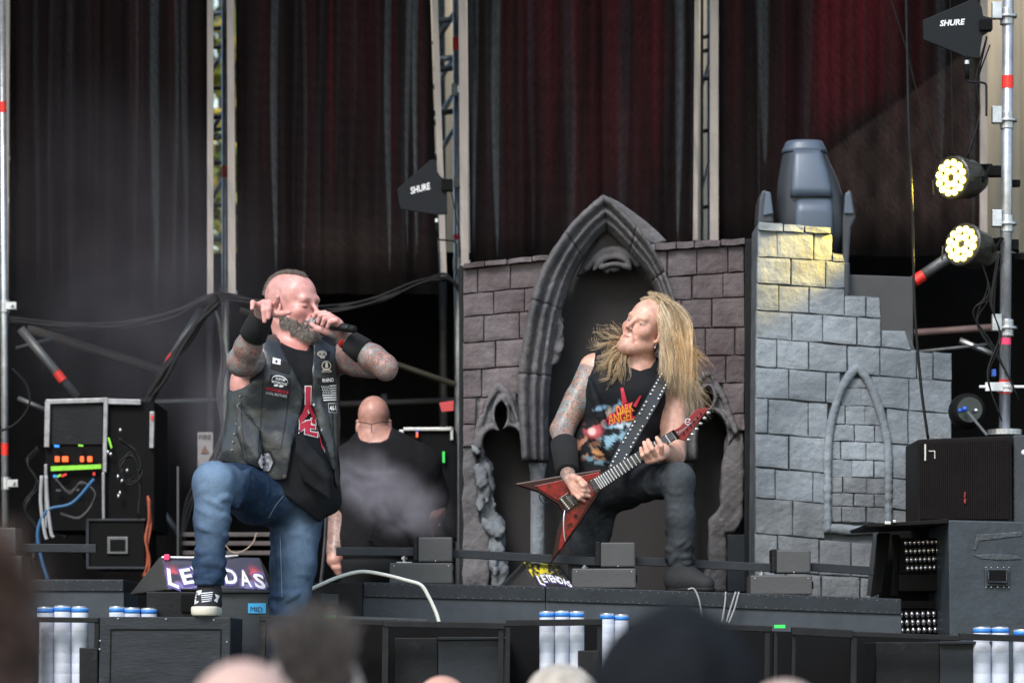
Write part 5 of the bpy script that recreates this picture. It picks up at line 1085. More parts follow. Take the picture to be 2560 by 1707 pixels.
def fuzz(mask, n, length, lift, gdir, cols, name, rad=.0007, rootin=.001):
    idx = r.choice(np.where(mask)[0], n); p0 = v[idx]+r.normal(size=(n, 3))*.0018; d = nrm[idx]*lift+np.array(gdir)*(1-lift)+r.normal(size=(n, 3))*.22; d /= np.linalg.norm(d, axis=1)[:,None]
    L = length*r.uniform(.6, 1.25, n)[:,None]; p = np.stack([p0-nrm[idx]*rootin, p0+d*L*.5, p0+d*L+np.array(gdir)*L*.25], 1)
    return strands(p, np.tile(np.array([rad, rad*.9, rad*.3]), (n, 1)), name, HAIRM, singer, np.array(cols)[r.integers(0, len(cols), n)]*r.uniform(.7, 1.3, (n, 1)))
fuzz(beard & (c_ < -.09) & (b_ > .04), 2500, .016, .3, (.2,-.1,-.95), [(.15,.115,.09),(.24,.2,.17),(.42,.39,.36),(.09,.065,.05)], 'beard', rad=.0005)
fuzz(beard, 8000, .0085, .3, (.3,-.15,-.9), [(.13,.105,.085),(.24,.21,.185),(.4,.37,.34),(.08,.06,.045)], 'beard', rad=.00055)
fuzz(hairm, 4200, .009, .55, (-.5,.15,.25), [(.13,.1,.08),(.2,.16,.13),(.08,.06,.05),(.3,.26,.22)], 'hair', rad=.0006)

# clothes
TSH = mat('black_jersey', (.0095,.0105,.013), .85, var=.2, bump=.25, bs=35, spec=.25)
V = Vol(S(545,1330,-.42), S(875,825,.33), .0055); torso(V, .013)
V.cone(S(735,1150,0), .165, S(745,1225,0), .15, .03); V.cone(S(790,1180,.02), .08, S(828,1255,.03), .035, .04); V.cone(S(770,1200,-.06), .09, S(785,1285,-.04), .05, .04)
V.ppoly([(545,1400),(545,1195),(640,1190),(690,1225),(745,1262),(800,1306),(812,1292),(856,1276),(900,1400)], 12, 11, 13, .006, 's')
V.ppoly([(690,815),(702,852),(716,868),(742,878),(770,882),(781,862),(790,815)], 12, 11, 12.02, .006, 's'); V.ppoly([(660,800),(690,862),(790,862),(820,800)], 12, 11.9, 13, .006, 's')
V.ppoly([(480,760),(648,860),(640,915),(618,958),(598,990),(560,1000)], 12, 11, 13, .006, 's'); V.ppoly([(842,820),(848,1010),(900,1010),(900,820)], 12, 11, 13, .006, 's')
for i in range(9): x = 735+9*i; V.chain([S(x,1060+12*i,-.2), S(x+12,1130+8*i,-.2), S(x+20,1200+6*i,-.18)], [.002,.008,.002], .02)
V.noise(.0025, 6, 5); sv_, sf_ = V.mesh(); shirt = link('t_shirt', sv_, sf_, TSH, singer, smooth=True); bs_ = bvh_of(sv_, sf_)
LEA = mat('black_leather', (.026,.03,.033), .36, var=.3, vs=5, bump=.3, bs=30, spec=.6, wear=.14, wearcol=(.12,.13,.13)); LEAD = mat('leather_seam', (.01,.01,.011), .6)
V = Vol(S(530,1250,-.45), S(880,822,.35), .005); torso(V, .03); V.cone(S(735,1150,0), .186, S(738,1225,0), .172, .03); V.cone(S(640,1000,-.05), .1, S(610,1130,-.06), .1, .06); V.cone(S(800,1050,0), .1, S(822,1170,0), .06, .05)
V.ppoly([(664,845),(690,834),(792,838),(842,866),(847,1000),(846,1216),(835,1216),(760,1240),(722,1206),(700,1210),(660,1207),(632,1188),(598,1166),(552,1160),(548,1090),(562,1020),(578,972)], 12, 11, 13, .008, 'i')
V.ppoly([(698,825),(712,880),(766,985),(754,1050),(738,1119),(723,1209),(742,1240),(850,1240),(824,1137),(805,1072),(782,1011),(787,965),(785,855),(780,825)], 12, 10, 12.06, .005, 's')
V.ppoly([(480,740),(666,850),(661,923),(641,961),(612,982),(590,988),(556,976)], 12, 11, 13, .006, 's')
V.ppoly([(660,790),(700,850),(784,850),(830,800)], 12, 11.0, 13, .006, 's')
for i in range(7): V.chain([S(592+9*i,1010+10*i,-.2), S(598+8*i,1080+10*i,-.2), S(615+8*i,1150+5*i,-.2)], [.002,.009,.002], .02)
for i in range(5): V.chain([S(800+6*i,1000+20*i,-.1), S(808+6*i,1060+20*i,-.1), S(818+5*i,1140+10*i,-.1)], [.002,.007,.002], .015)
V.noise(.0035, 5, 8); vv_, vf_ = V.mesh(); vest = link('leather_vest', vv_, vf_, LEA, singer, smooth=True); bv = bvh_of(vv_, vf_)
def seam(pts, w=1.2, name='seam', matl=LEAD, off=.002):
    q = spline([(x, y, 0) for x, y in pts], 8); vs = []; 
    for p in q: vs += [(p.x-w, p.y-w*.4), (p.x+w, p.y+w*.4)]
    return drape(vs, [(2*i, 2*i+1, 2*i+3, 2*i+2) for i in range(len(q)-1)], bv, off, name, matl, vest)
for pts in ([(617,923),(660,924),(705,938),(748,950)], [(658,926),(656,990),(652,1060),(646,1130)], [(727,948),(716,1040),(702,1120)], [(603,1000),(606,1080),(618,1150)], [(786,962),(815,958),(842,956)], [(645,1118),(690,1122),(706,1118)], [(700,858),(722,905),(750,955),(757,990)], [(596,1055),(620,1120)], [(830,965),(833,1060),(838,1150)]): seam(pts)
def patch(q, matl, name='patch', off=.003, n=6): 
    a, b_ = subdiv(q, n); return drape(a, b_, bv, off, name, matl, vest)
def ptext(s, cx, cy, w_, h_, rot, matl=WHITE, par_=None, off=.0055, bold=.02):
    a, b_ = text_px(s, cx, cy, w_, h_, rot, 0, bold); return drape(a, b_, bv, off, 'lettering', matl, par_ or vest)
def disc(cx, cy, rx, ry, matl, name, par_, off, n=14, r_in=0, bvv=None):
    vs = [(cx+rx*math.cos(2*math.pi*i/n), cy+ry*math.sin(2*math.pi*i/n)) for i in range(n)]; fs = [tuple(range(n))]
    if r_in: vs += [(cx+rx*r_in*math.cos(2*math.pi*i/n), cy+ry*r_in*math.sin(2*math.pi*i/n)) for i in range(n)]; fs = [(i, (i+1) % n, n+(i+1) % n, n+i) for i in range(n)]
    return drape(vs, fs, bvv or bv, off, name, matl, par_)
PAT = mat('black_patch', (.008,.008,.009), .8); BONE = mat('bone_thread', (.42,.38,.32), .7); GRYT = mat('grey_thread', (.5,.5,.52), .7); REDT = mat('red_thread', (.5,.03,.06), .7)
p_ = patch([(680,895),(729,908),(725,936),(676,921)], PAT); q_ = patch([(682,893),(702,898),(701,912),(681,908)], WHITE, 'white_tag', .005); ptext('+', 691, 903, 8, 9, 0, PAT, p_, .007)
p_ = patch([(677,935),(727,946),(723,971),(672,960)], PAT); ptext('CUSTOM', 701, 948, 24, 6, -.2, WHITE, p_); ptext('MOTORCYCLES', 699, 957, 38, 6, -.2, WHITE, p_)
a = spline([(679,952,0),(684,941,0),(701,940,0),(716,948,0),(720,958,0)], 5); drape([c for p in a for c in ((p.x, p.y-1.3), (p.x, p.y+1.3))], [(2*i,2*i+1,2*i+3,2*i+2) for i in range(len(a)-1)], bv, .0055, 'emblem_arc', WHITE, p_)
disc(690, 963, 6, 3, WHITE, 'emblem', p_, .0055); disc(703, 965, 6, 3, WHITE, 'emblem', p_, .0055)
p_ = patch([(665,966),(722,977),(720,996),(661,984)], PAT); patch([(666,967),(721,978),(720,985),(664,974)], REDT, 'red_stripe', .005); ptext('SUPPORT YOUR', 693, 975.5, 50, 5, -.19, PAT, p_, .007); ptext('LOCAL BROTHERS', 691, 986, 54, 7, -.19, GRYT, p_)
p_ = patch([(800,876),(826,878),(822,897),(799,895)], PAT, n=4); disc(805, 884, 12.5, 8.5, BONE, 'skull', p_, .0055); patch([(800,889),(813,890),(811,896),(801,895)], BONE, 'jaw', .0055, 3)
for x, y in ((800,885),(810,885.5)): disc(x, y, 3, 2.2, PAT, 'eye_hole', p_, .0075, 8)
disc(805.5, 889.5, 1.2, 1.8, PAT, 'nose_hole', p_, .0075, 6)
p_ = patch([(799,902),(832,902),(833,930),(805,936)], PAT); disc(816, 914, 12, 12, BONE, 'ring', p_, .0055, 18, .84); patch([(814,905),(819,905),(820,919),(813,919)], BONE, 'helmet', .0055, 3); ptext('SOUTH CREW', 817, 929, 26, 5, 0, BONE, p_)
for s_ in ([(806,919),(827,925)], [(826,919),(806,925)]): (x0,y0),(x1,y1) = s_; patch([(x0,y0),(x1,y1),(x1,y1+2),(x0,y0+2)], BONE, 'bone', .0055, 3)
p_ = patch([(792,945),(836,941),(836,956),(794,960)], PAT); ptext('RHINO', 820, 950, 28, 10, .07, WHITE, p_)
p_ = patch([(800,963),(841,961),(842,1003),(809,1005)], PAT, 'flag_patch')
for i in range(7): y0 = 963+i*5.9; x0 = 801+i*1.3+(23 if i < 4 else 0); patch([(x0,y0),(841,y0-1),(841,y0+2),(x0,y0+3)], WHITE, 'stripe', .0055, 5)
for j in range(5):
    for i in range(5): disc(804+i*4.4+j*.9+(2 if j % 2 else 0), 966+j*4.2, 1.5, 1.4, WHITE, 'star', p_, .0055, 5)
p_ = patch([(820,1007),(843,1007),(843,1032),(822,1031)], GRYT, n=4); patch([(821.5,1009),(842,1009),(842,1030),(823.5,1029)], PAT, 'field', .005, 4); ptext('461', 832, 1019.5, 16, 13, .1, WHITE, p_, .007)
# pale abstract embroidered badge low on the vest
def badge(cx, cy, rx, ry, matl, name, par_, off):
    n, R_ = 20, 5; vs = [(cx, cy)]+[(cx+rx*q/R_*(1+.08*math.cos(6*2*math.pi*i/n))*math.cos(2*math.pi*i/n), cy+ry*q/R_*(1+.08*math.cos(6*2*math.pi*i/n))*math.sin(2*math.pi*i/n)) for q in range(1, R_+1) for i in range(n)]
    fs = [(0, 1+i, 1+(i+1) % n) for i in range(n)]+[(1+(q-1)*n+i, 1+q*n+i, 1+q*n+(i+1) % n, 1+(q-1)*n+(i+1) % n) for q in range(1, R_) for i in range(n)]
    return drape(vs, fs, bv, off, name, matl, par_)
p_ = badge(664, 1153, 22, 30, PAT, 'badge', vest, .003); badge(664, 1155, 17, 23, mat('badge_thread', (.34,.33,.38), .8, var=.9, vs=60), 'embroidery', p_, .0055)
for x, y in ((757,990),(745,1050),(729,1119),(712,1190)): 
    o = disc(x, y, 4.6, 4.6, mat('copper_snap', (.4,.3,.24), .35, .7), 'snap', vest, .004, 12); disc(x, y, 2.2, 2.2, PAT, 'snap_hole', o, .0055, 8)
for x, y in ((784,1011),(803,1074)): disc(x, y, 3, 3, ALU, 'snap', vest, .006, 10)
m = MB()
for i, (x, y) in enumerate(((600,990),(597,1010),(595,1035),(590,1060),(586,1085),(582,1105),(580,1125))): m.sphere(S(x,y,-.16), .004, 7, 4)
lk('eyelets', m, ALU, vest)
# white-and-red print on the shirt, glimpsed between the vest fronts
def spoly(pts, matl, off, name):
    for q in pts: a, b_ = subdiv(q, 6); drape(a, b_, bs_, off, name, matl, shirt)
bars = [[(764,966),(777,966),(776,1010),(764,1010)], [(764,1010),(776,1006),(764,1040),(750,1048)], [(748,1040),(766,1024),(772,1034),(750,1062)], [(750,1060),(766,1052),(764,1068),(748,1082)], [(776,1010),(790,1046),(784,1050),(768,1016)], [(764,1052),(778,1050),(774,1086),(762,1084)], [(774,1078),(794,1082),(793,1092),(772,1086)], [(774,1062),(788,1064),(788,1072),(773,1069)], [(778,1046),(786,1046),(790,1060),(780,1058)], [(794,1066),(800,1092),(812,1130),(804,1118)]]
gro = lambda q, k: [(x+(x-sum(p[0] for p in q)/4)*k*.0+math.copysign(2.2, x-sum(p[0] for p in q)/4), y+math.copysign(2.2, y-sum(p[1] for p in q)/4)) for x, y in q]
spoly([gro(q, .2) for q in bars], WHITE, .004, 'letter_outline'); spoly(bars, mat('crimson_print', (.5,.02,.05), .6), .006, 'letter')
# jeans
V = Vol(S(462,1905,-.56), S(835,1140,.3), .0058)
HP_R, KN_R, AN_R = S(655,1228,-.03), S(534,1206,-.41), S(523,1466,-.42); HP_L, KN_L, AN_L = S(745,1250,.04), S(716,1560,-.02), S(692,1860,.08)
V.ell(S(706,1215), np.array([.18,.135,.12]), .03, TR); V.cone(HP_R, .1, KN_R, .073, .04); V.cone(S(640,1250,-.1), .09, HP_L, .09, .05)
V.cone(KN_R, .071, S(529,1300,-.41), .061, .03); V.cone(S(529,1300,-.41), .061, S(525,1400,-.42), .05, .03); V.cone(S(525,1400,-.42), .053, AN_R, .054, .02)
V.cone(HP_L, .108, S(733,1410,.01), .084, .03); V.cone(S(733,1410,.01), .084, S(727,1487,0), .07, .03); V.cone(S(727,1487,0), .07, KN_L, .064, .03); V.cone(KN_L, .064, AN_L, .055, .03); V.ell(S(700,1230,.1), (.15,.1,.13), .05)
folds(V, HP_R, KN_R, .097, .073, 16, 1, .009, .01); folds(V, KN_R, AN_R, .067, .049, 26, 2, .009, .01); folds(V, HP_L, S(727,1487,0), .096, .068, 7, 3, .004, .02, t0=.35); folds(V, S(727,1440,0), S(716,1580,-.02), .074, .062, 16, 4, .01, .01); folds(V, S(525,1400,-.42), AN_R, .05, .052, 10, 6, .009)
for i in range(6): V.chain([S(574-8*i,1276-3*i,-.3), S(590-4*i,1262-10*i,-.36), S(612+4*i,1235-14*i,-.33)], [.003,.009,.003], .02)
V.ppoly([(440,1472),(600,1468),(600,1600),(440,1600)], 12, 11, 13, .004, 's')
V.noise(.002, 8, 3); jv, jf = V.mesh()
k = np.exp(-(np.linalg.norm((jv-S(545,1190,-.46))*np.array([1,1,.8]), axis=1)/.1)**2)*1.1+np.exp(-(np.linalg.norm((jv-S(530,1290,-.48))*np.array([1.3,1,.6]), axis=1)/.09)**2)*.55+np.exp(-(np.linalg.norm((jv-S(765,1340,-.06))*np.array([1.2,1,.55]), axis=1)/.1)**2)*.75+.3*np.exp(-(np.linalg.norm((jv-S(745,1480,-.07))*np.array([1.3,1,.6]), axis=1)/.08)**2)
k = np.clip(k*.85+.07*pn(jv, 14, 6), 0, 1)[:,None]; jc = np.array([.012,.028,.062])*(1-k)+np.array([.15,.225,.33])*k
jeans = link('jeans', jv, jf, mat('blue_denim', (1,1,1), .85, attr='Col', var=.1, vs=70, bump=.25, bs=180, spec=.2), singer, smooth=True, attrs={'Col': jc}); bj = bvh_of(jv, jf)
def jseam(pts, w, matl, name):
    q = spline([(x, y, 0) for x, y in pts], 8); vs = [c for p in q for c in ((p.x-w, p.y-w*.3), (p.x+w, p.y+w*.3))]; drape(vs, [(2*i,2*i+1,2*i+3,2*i+2) for i in range(len(q)-1)], bj, .002, name, matl, jeans)
SEAM = mat('denim_seam', (.012,.02,.04), .9); STI = mat('pale_stitch', (.25,.3,.35), .8)
jseam([(684,1340),(690,1420),(694,1490),(690,1580)], .9, SEAM, 'seam'); jseam([(671,1295),(690,1262),(708,1240)], .8, STI, 'stitching'); jseam([(668,1298),(687,1263),(704,1240)], .8, SEAM, 'seam'); jseam([(582,1262),(610,1254),(640,1260),(655,1276)], .8, SEAM, 'seam'); jseam([(700,1340),(703,1420),(705,1490)], .5, STI, 'stitching')
# shoe on the box
def shoe(an, heel, toe, zb, par_, w_=.045, canvas=None, suffix=True):
    lo = np.minimum(heel, toe)-.09; hi = np.maximum(heel, toe)+.09; hi[2] = max(hi[2], an[2]+.05); V = Vol(lo, hi, .0045); up = np.array([0,0,1.])
    V.cone(heel+up*.045, w_*.8, toe+up*.03, w_*.86, .02, flat=(up, .75)); V.cone(heel+up*.05, w_*.85, an, .042, .03); V.cone(an-up*.02, .036, heel*.35+toe*.65+up*.042, .03, .03)
    V.half((0,0,zb+.012), (0,0,-1)); a, b_ = V.mesh(); up_ = link('shoe', a, b_, canvas, par_, smooth=True)
    V = Vol(lo, hi, .0045); V.cone(heel+up*.02, w_*.98, toe+up*.02, w_*1.04, .02); V.half((0,0,zb), (0,0,-1), .003); V.half((0,0,zb+.034), (0,0,1), .003); a2, b2 = V.mesh()
    link('sole', a2, b2, mat('off_white_sole', (.62,.58,.48), .6, var=.12), up_, smooth=True); return up_, bvh_of(a, b_), V
zb = float(P(500,1540,11.56).z); BOXT = zb
up_, bsh, _ = shoe(S(523,1470,-.42), S(524,1530,-.37)*np.array([1,1,0])+[0,0,zb], S(511,1530,-.56)*np.array([1,1,0])+[0,0,zb], zb, singer, .046, mat('black_canvas', (.012,.012,.014), .8))
def sd(q, matl, name, n=5): a, b_ = subdiv(q, n); drape(a, b_, bsh, .003, name, matl, up_)
for i in range(5): y = 1480+i*5.2; sd([(502+i*.6,y+1.5),(532-i*.8,y-1.5),(532-i*.8,y+.8),(502+i*.6,y+3.6)], WHITE, 'lace')
sd([(492,1476),(505,1474),(500,1486),(489,1488)], WHITE, 'eyestay'); sd([(488,1490),(492,1490),(490,1504),(486,1510)], WHITE, 'side_stripe'); sd([(487,1504),(497,1500),(495,1505),(486,1510)], WHITE, 'side_stripe'); sd([(537,1484),(549,1488),(547,1496),(541,1494)], WHITE, 'eyestay'); sd([(541,1494),(546,1494),(543,1506),(535,1500)], WHITE, 'side_stripe')
shoe(np.array(AN_L), np.array(S(692,1870,.12))*[1,1,0]+[0,0,ST], np.array(S(680,1870,-.1))*[1,1,0]+[0,0,ST], ST, singer, .048, MATS['black_canvas'])
# wristbands
SWB = mat('black_terry', (.008,.008,.009), .95, bump=.3, bs=200)
dR = WR_R-EL_R; bandcuff(singer, EL_R+dR*.62, WR_R+dR*.12, .05, .042, SWB); dL = WR_L-EL_L; bandcuff(singer, EL_L+dL*.52, EL_L+dL*.9, .05, .043, SWB)
bandcuff(singer, EL_L+dL*.93, EL_L+dL*1.03, .0375, .036, RED, 'paper_wristband')
# microphone
mic = thing('microphone', MIC0, 'black wireless microphone held to the singer mouth', 'microphone'); Vm = Vector(MIC0); am = Vector(mx_)
lk('grille', MB().lathe(Vm-am*.024, am, [(0,.003),(.004,.014),(.012,.0215),(.024,.0245),(.036,.023),(.044,.019)], 18), mat('mic_mesh', (.4,.4,.42), .4, .8, bump=.6, bs=500), mic, smooth=True)
lk('handle', MB().lathe(Vm+am*.02, am, [(0,.018),(.01,.019),(.05,.0175),(.16,.0155),(.165,.014)], 18), mat('mic_black', (.012,.01,.011), .3), mic, smooth=True)
lk('antenna_cap', MB().lathe(Vm+am*.186, am, [(0,.0135),(.003,.0145),(.025,.0145),(.03,.011)], 18), BLK, mic, smooth=True)
# ------------------------------------------------------------------ the guitarist
G = lambda x, y, d=0: np.array(P(x, y, 13+d))
gtr = thing('person', (P(1540,1790,13.1).x, 13.1, ST), 'long-haired blond guitarist in black sleeveless shirt with one boot on the riser', 'person')
RS, LS = G(1482,918,-.0), G(1684,945,.02); ER, WR = G(1405,1075,-.06), G(1420,1188,-.27); EL_, WL = G(1682,1138,-.06), G(1655,1128,-.29)
GR = [np.array([-.985,-.1,.15]), np.array([.1,-.99,.0]), np.array([.15,0,.985])]
def gtorso(V, e, k=.03):
    V.ell(G(1560,1005), np.array([.172+e,.11+e,.19+e*.5]), k, GR); V.ell(G(1532,1115), np.array([.15+e,.11+e,.15]), k, GR); V.ell(G(1520,1200), np.array([.158+e,.115+e,.11]), k, GR)
    V.cone(RS+[.03,0,-.01], .052+e, LS-np.array([.03,0,0]), .052+e, k); V.cone(G(1592,925), .05+e, RS+[.05,0,.015], .042+e, k); V.cone(G(1592,925), .05+e, LS-np.array([.03,0,-.01]), .042+e, k)
    V.ell(G(1530,970,-.075), np.array([.08+e,.04+e,.06+e]), k, GR); V.ell(G(1610,975,-.075), np.array([.08+e,.04+e,.06+e]), k, GR)
V = Vol(G(1355,1290,-.48), G(1770,730,.3), .0036); gtorso(V, 0)
gh = Head(G(1614,826,-.03), (-.558,-.785,.26), (.42,0,.9), 1.02); gh.build(V, jaw=.98, nose=1.04, browk=1.2, open_mouth=0, closed=False, neck_to=G(1594,935,.0), neck_r=(.052,.056), cheeks=.9)
V.cone(RS, .054, ER, .043, .03); V.cone(RS*.5+ER*.5, .05, ER, .041, .02); V.cone(ER, .043, ER*.6+WR*.4, .043, .02); V.cone(ER*.6+WR*.4, .043, WR, .028, .02)
V.cone(LS, .054, EL_, .044, .03); V.cone(LS*.6+EL_*.4, .047, EL_, .042, .02); V.cone(EL_, .044, EL_*.6+WL*.4, .046, .02); V.cone(EL_*.6+WL*.4, .046, WL, .03, .02)
# picking hand
kr = [G(1444,1202,-.335), G(1443,1213,-.34), G(1440,1223,-.34), G(1436,1232,-.335)]
for q in kr: V.cone(WR, .022, q, .0125, .014)
for i, fg in enumerate([[kr[0], G(1458,1214,-.37), G(1468,1222,-.345)], [kr[1], G(1458,1226,-.365), G(1472,1228,-.345)], [kr[2], G(1456,1236,-.36), G(1473,1240,-.345)], [kr[3], G(1448,1244,-.355), G(1461,1252,-.34)]]): V.chain(fg, [.011,.0105,.008] if i < 3 else [.01,.009,.007], .005)
V.chain([G(1432,1192,-.32), G(1448,1198,-.35), G(1464,1209,-.355)], [.015,.0125,.009], .008)
# fretting hand
kf = [G(1654,1142,-.345), G(1642,1146,-.35), G(1630,1149,-.35), G(1620,1152,-.345)]
for q in kf: V.cone(WL, .026, q, .0135, .014)
for i, fg in enumerate([[kf[0], G(1653,1114,-.38), G(1642,1094,-.345)], [kf[1], G(1630,1122,-.385), G(1620,1100,-.345)], [kf[2], G(1617,1131,-.38), G(1610,1106,-.345)], [kf[3], G(1606,1138,-.37), G(1602,1120,-.34)]]): V.chain(fg, [.0115,.0105,.008] if i < 3 else [.01,.009,.007], .005)
V.chain([WL, G(1640,1120,-.25), G(1625,1108,-.235)], [.018,.012,.009], .008)
v, f = V.mesh(); col = np.tile(np.array([.66,.37,.28]), (len(v), 1)); gh.paint(v, col, red=.4, browa=.25, brow=(.35,.22,.12), eyes=(.004,), lips=(.5,.24,.2))
a_, b_, c_ = gh.loc(v); hn = (np.abs(a_) < .11) & (np.abs(b_) < .15) & (c_ > -.15) & (c_ < .16)
sc_ = hn & ((c_ > .085+.0*b_) & (b_ < .045) | (b_ < .0) & (c_ > .0) | (b_ < -.03) & (c_ > -.06)); col[sc_] = np.array([.36,.26,.15])
gt = hn & (c_ < -.08) & (b_ > .05) & (np.abs(a_) < .024) & (c_ > -.125); k = (.4*gt)[:,None]; col = col*(1-k)+k*np.array([.2,.14,.1])
tat = tat_mask(v, [(RS*.95+ER*.05, ER, .075), (ER, WR*.9+ER*.1, .07)])*.9; hk = np.exp(-(np.linalg.norm(v-G(1422,1198,-.29), axis=1)/.035)**2)*.6; tat = np.maximum(tat, hk)
link('body', v, f, skin_mat('guitarist_skin', teal=(.16,.26,.28), warm=(.52,.26,.14), scale=17), gtr, smooth=True, attrs={'Col': col, 'tat': tat})
nrm_g = normals(v, f); r = np.random.default_rng(4)
# hair
def locks(guides, n, spread, jit, cols, name, rad=.0011, S_=12, curl=.006, grow=1.0, tight=.38):
    P_, C_ = [], []
    wts = np.array([g[1] for g in guides], float); wts /= wts.sum()
    dense = [np.array([tuple(p) for p in spline([G(*q) for q in g[0]], 10)]) for g in guides]
    for i in range(n):
        gi = r.choice(len(guides), p=wts); g = dense[gi]; ln_ = r.uniform(.72, 1.06); t = np.linspace(0, min(ln_, 1), S_)*(len(g)-1); k0 = np.clip(t.astype(int), 0, len(g)-2); fr = (t-k0)[:,None]; p = g[k0]*(1-fr)+g[k0+1]*fr
        cl = r.integers(0, 9); rc = np.random.default_rng(gi*31+cl); off = rc.normal(size=3)*spread+r.normal(size=3)*spread*tight; tt = np.linspace(0, 1, S_)[:,None]
        p = p+off*(guides[gi][2]+(1-guides[gi][2])*tt*grow); ph = rc.uniform(0, 6.28, 3); p = p+curl*tt*np.sin(tt*rc.uniform(5, 10)+ph)+r.normal(size=3)*jit*tt**1.5
        P_.append(p); C_.append(np.array(cols[r.integers(0, len(cols))])*r.uniform(.75, 1.25))
    P_ = np.array(P_); rd = np.tile(np.linspace(1, .35, S_)*rad, (n, 1)); return strands(P_, rd, name, HAIRM, gtr, np.array(C_))
BL = [(.68,.5,.31),(.8,.64,.44),(.78,.68,.54),(.55,.38,.21),(.38,.25,.14),(.84,.72,.54)]
locks([([(1630,752,-.02),(1668,768,0),(1692,820,.0),(1698,900,-.02),(1704,985,-.02)],3,.6), ([(1640,755,-.05),(1672,790,-.05),(1686,850,-.06),(1688,920,-.07),(1692,980,-.06)],3,.6), ([(1648,770,-.07),(1664,810,-.1),(1672,860,-.11),(1676,920,-.11),(1680,960,-.1)],2.5,.6), ([(1650,800,-.08),(1664,828,-.1),(1672,850,-.11),(1670,890,-.12),(1664,935,-.11)],1.0,.5), ([(1622,750,.03),(1670,770,.05),(1700,830,.05),(1712,900,.03),(1722,960,.0)],2.5,.6), ([(1612,752,-.04),(1640,752,-.03),(1672,780,-.02),(1696,850,-.0),(1710,940,.0)],2,.5), ([(1660,830,.05),(1678,880,.08),(1682,940,.06),(1684,980,.05)],2,.8)], 5000, .02, .011, BL, 'hair', curl=.013, tight=.3, rad=.0008)
locks([([(1690,860,0),(1712,920,.0),(1735,975,.0),(1768,1008,.0)],1,.3), ([(1695,850,.0),(1715,910,.02),(1728,980,.02),(1748,1030,.02)],1,.3), ([(1692,880,-.02),(1705,940,-.03),(1716,1000,-.03),(1722,1062,-.03)],1,.3), ([(1698,840,0),(1722,870,0),(1745,905,0),(1756,935,0)],.6,.3), ([(1690,900,-.03),(1700,960,-.05),(1708,1010,-.05)],.8,.3)], 520, .014, .022, BL, 'flyaway_hair', rad=.0005, curl=.012)
locks([([(1590,868,.05),(1560,852,.0),(1530,842,-.03),(1512,828,-.03),(1494,816,-.02)],.5,.25), ([(1590,872,.05),(1556,862,.0),(1522,862,-.05),(1502,866,-.05),(1484,858,-.04)],1,.25), ([(1588,876,.04),(1556,872,-.04),(1530,886,-.09),(1512,905,-.1),(1498,915,-.09)],1.6,.25), ([(1588,880,.04),(1556,880,-.05),(1534,900,-.1),(1516,925,-.11),(1502,940,-.1)],1.6,.25), ([(1588,880,.04),(1560,884,-.06),(1544,910,-.11),(1534,940,-.12),(1528,962,-.11)],1.8,.25), ([(1590,878,.04),(1566,882,-.06),(1554,905,-.11),(1552,935,-.12),(1556,955,-.11)],1.2,.25), ([(1590,866,.05),(1565,850,-.0),(1548,835,-.02),(1536,815,-.02),(1528,808,-.02)],.25,.25)], 520, .018, .004, [(.55,.38,.21),(.65,.47,.28),(.42,.28,.14),(.7,.54,.35)], 'windblown_hair', rad=.0007, curl=.014, tight=.12)
lk('earring', MB().sphere(gh.w(-.083,.004,-.052), .0045, 8, 6).tube([gh.w(-.08,.003,-.035), gh.w(-.083,.004,-.05)], .0012, 5), ALU, gtr, smooth=True)
# shirt with printed artwork
V = Vol(G(1400,1260,-.3), G(1720,870,.28), .005); gtorso(V, .014); V.cone(G(1522,1150,-.01), .15, G(1515,1195,-.0), .15, .03)
V.ppoly([(1400,1196),(1500,1190),(1640,1186),(1700,1300),(1400,1300)], 13, 12, 14, .006, 's')
V.ppoly([(1548,850),(1552,895),(1572,922),(1598,932),(1625,922),(1640,900),(1650,850)], 13, 12, 13.0, .006, 's'); V.ppoly([(1530,840),(1575,906),(1620,906),(1660,840)], 13, 12.9, 14, .006, 's')
V.ppoly([(1380,840),(1446,868),(1456,960),(1440,1080),(1380,1100)], 13, 12, 14, .005, 's'); V.ppoly([(1657,900),(1662,1000),(1650,1120),(1760,1120),(1760,900)], 13, 12, 14, .005, 's')
for i in range(9): V.chain([G(1462+6*i,1075+10*i,-.15), G(1490+7*i,1090+9*i,-.17), G(1540+8*i,1085+8*i,-.16)], [.002,.007,.002], .02)
for i in range(5): V.chain([G(1470+3*i,930+16*i,-.12), G(1490+5*i,1000+14*i,-.14), G(1500+6*i,1060+10*i,-.14)], [.002,.005,.002], .02)
V.noise(.0022, 7, 9); sv_, sf_ = V.mesh()
pxx = CX+sv_[:,0]*F/sv_[:,1]; pyy = HY-(sv_[:,2]-CZ)*F/sv_[:,1]; sc = np.tile(np.array([.0085,.0095,.012]), (len(sv_), 1)); fr_ = sv_[:,1] < 12.99
q3 = np.stack([pxx*.012, pyy*.012, 0*pxx], 1)
def ink(cx, cy, rx, ry, rot, colr, freq, seed, thr=.0, gain=2.2):
    global sc
    c, s_ = math.cos(rot), math.sin(rot); dx, dy = pxx-cx, pyy-cy; u = (dx*c+dy*s_)/rx; w_ = (-dx*s_+dy*c)/ry; k = np.clip(1.3-(u*u+w_*w_)*1.3, 0, 1)*np.clip(pn(q3*np.array([1,1,1])+np.array([0,0,seed*.7]), freq, seed, 4)*gain+.5-thr, 0, 1)*fr_; k = k[:,None]; sc = sc*(1-k)+k*np.array(colr)
ink(1543,1072,58,30,-.2,(.22,.36,.46),1.6,3); ink(1560,1062,26,13,0,(.5,.62,.7),1,4,-.3); ink(1530,1100,70,22,-.35,(.2,.34,.42),2.6,5,.1); ink(1484,1070,30,34,.3,(.42,.08,.09),1.4,6); ink(1480,1078,12,12,0,(.6,.42,.4),1,7,-.2)
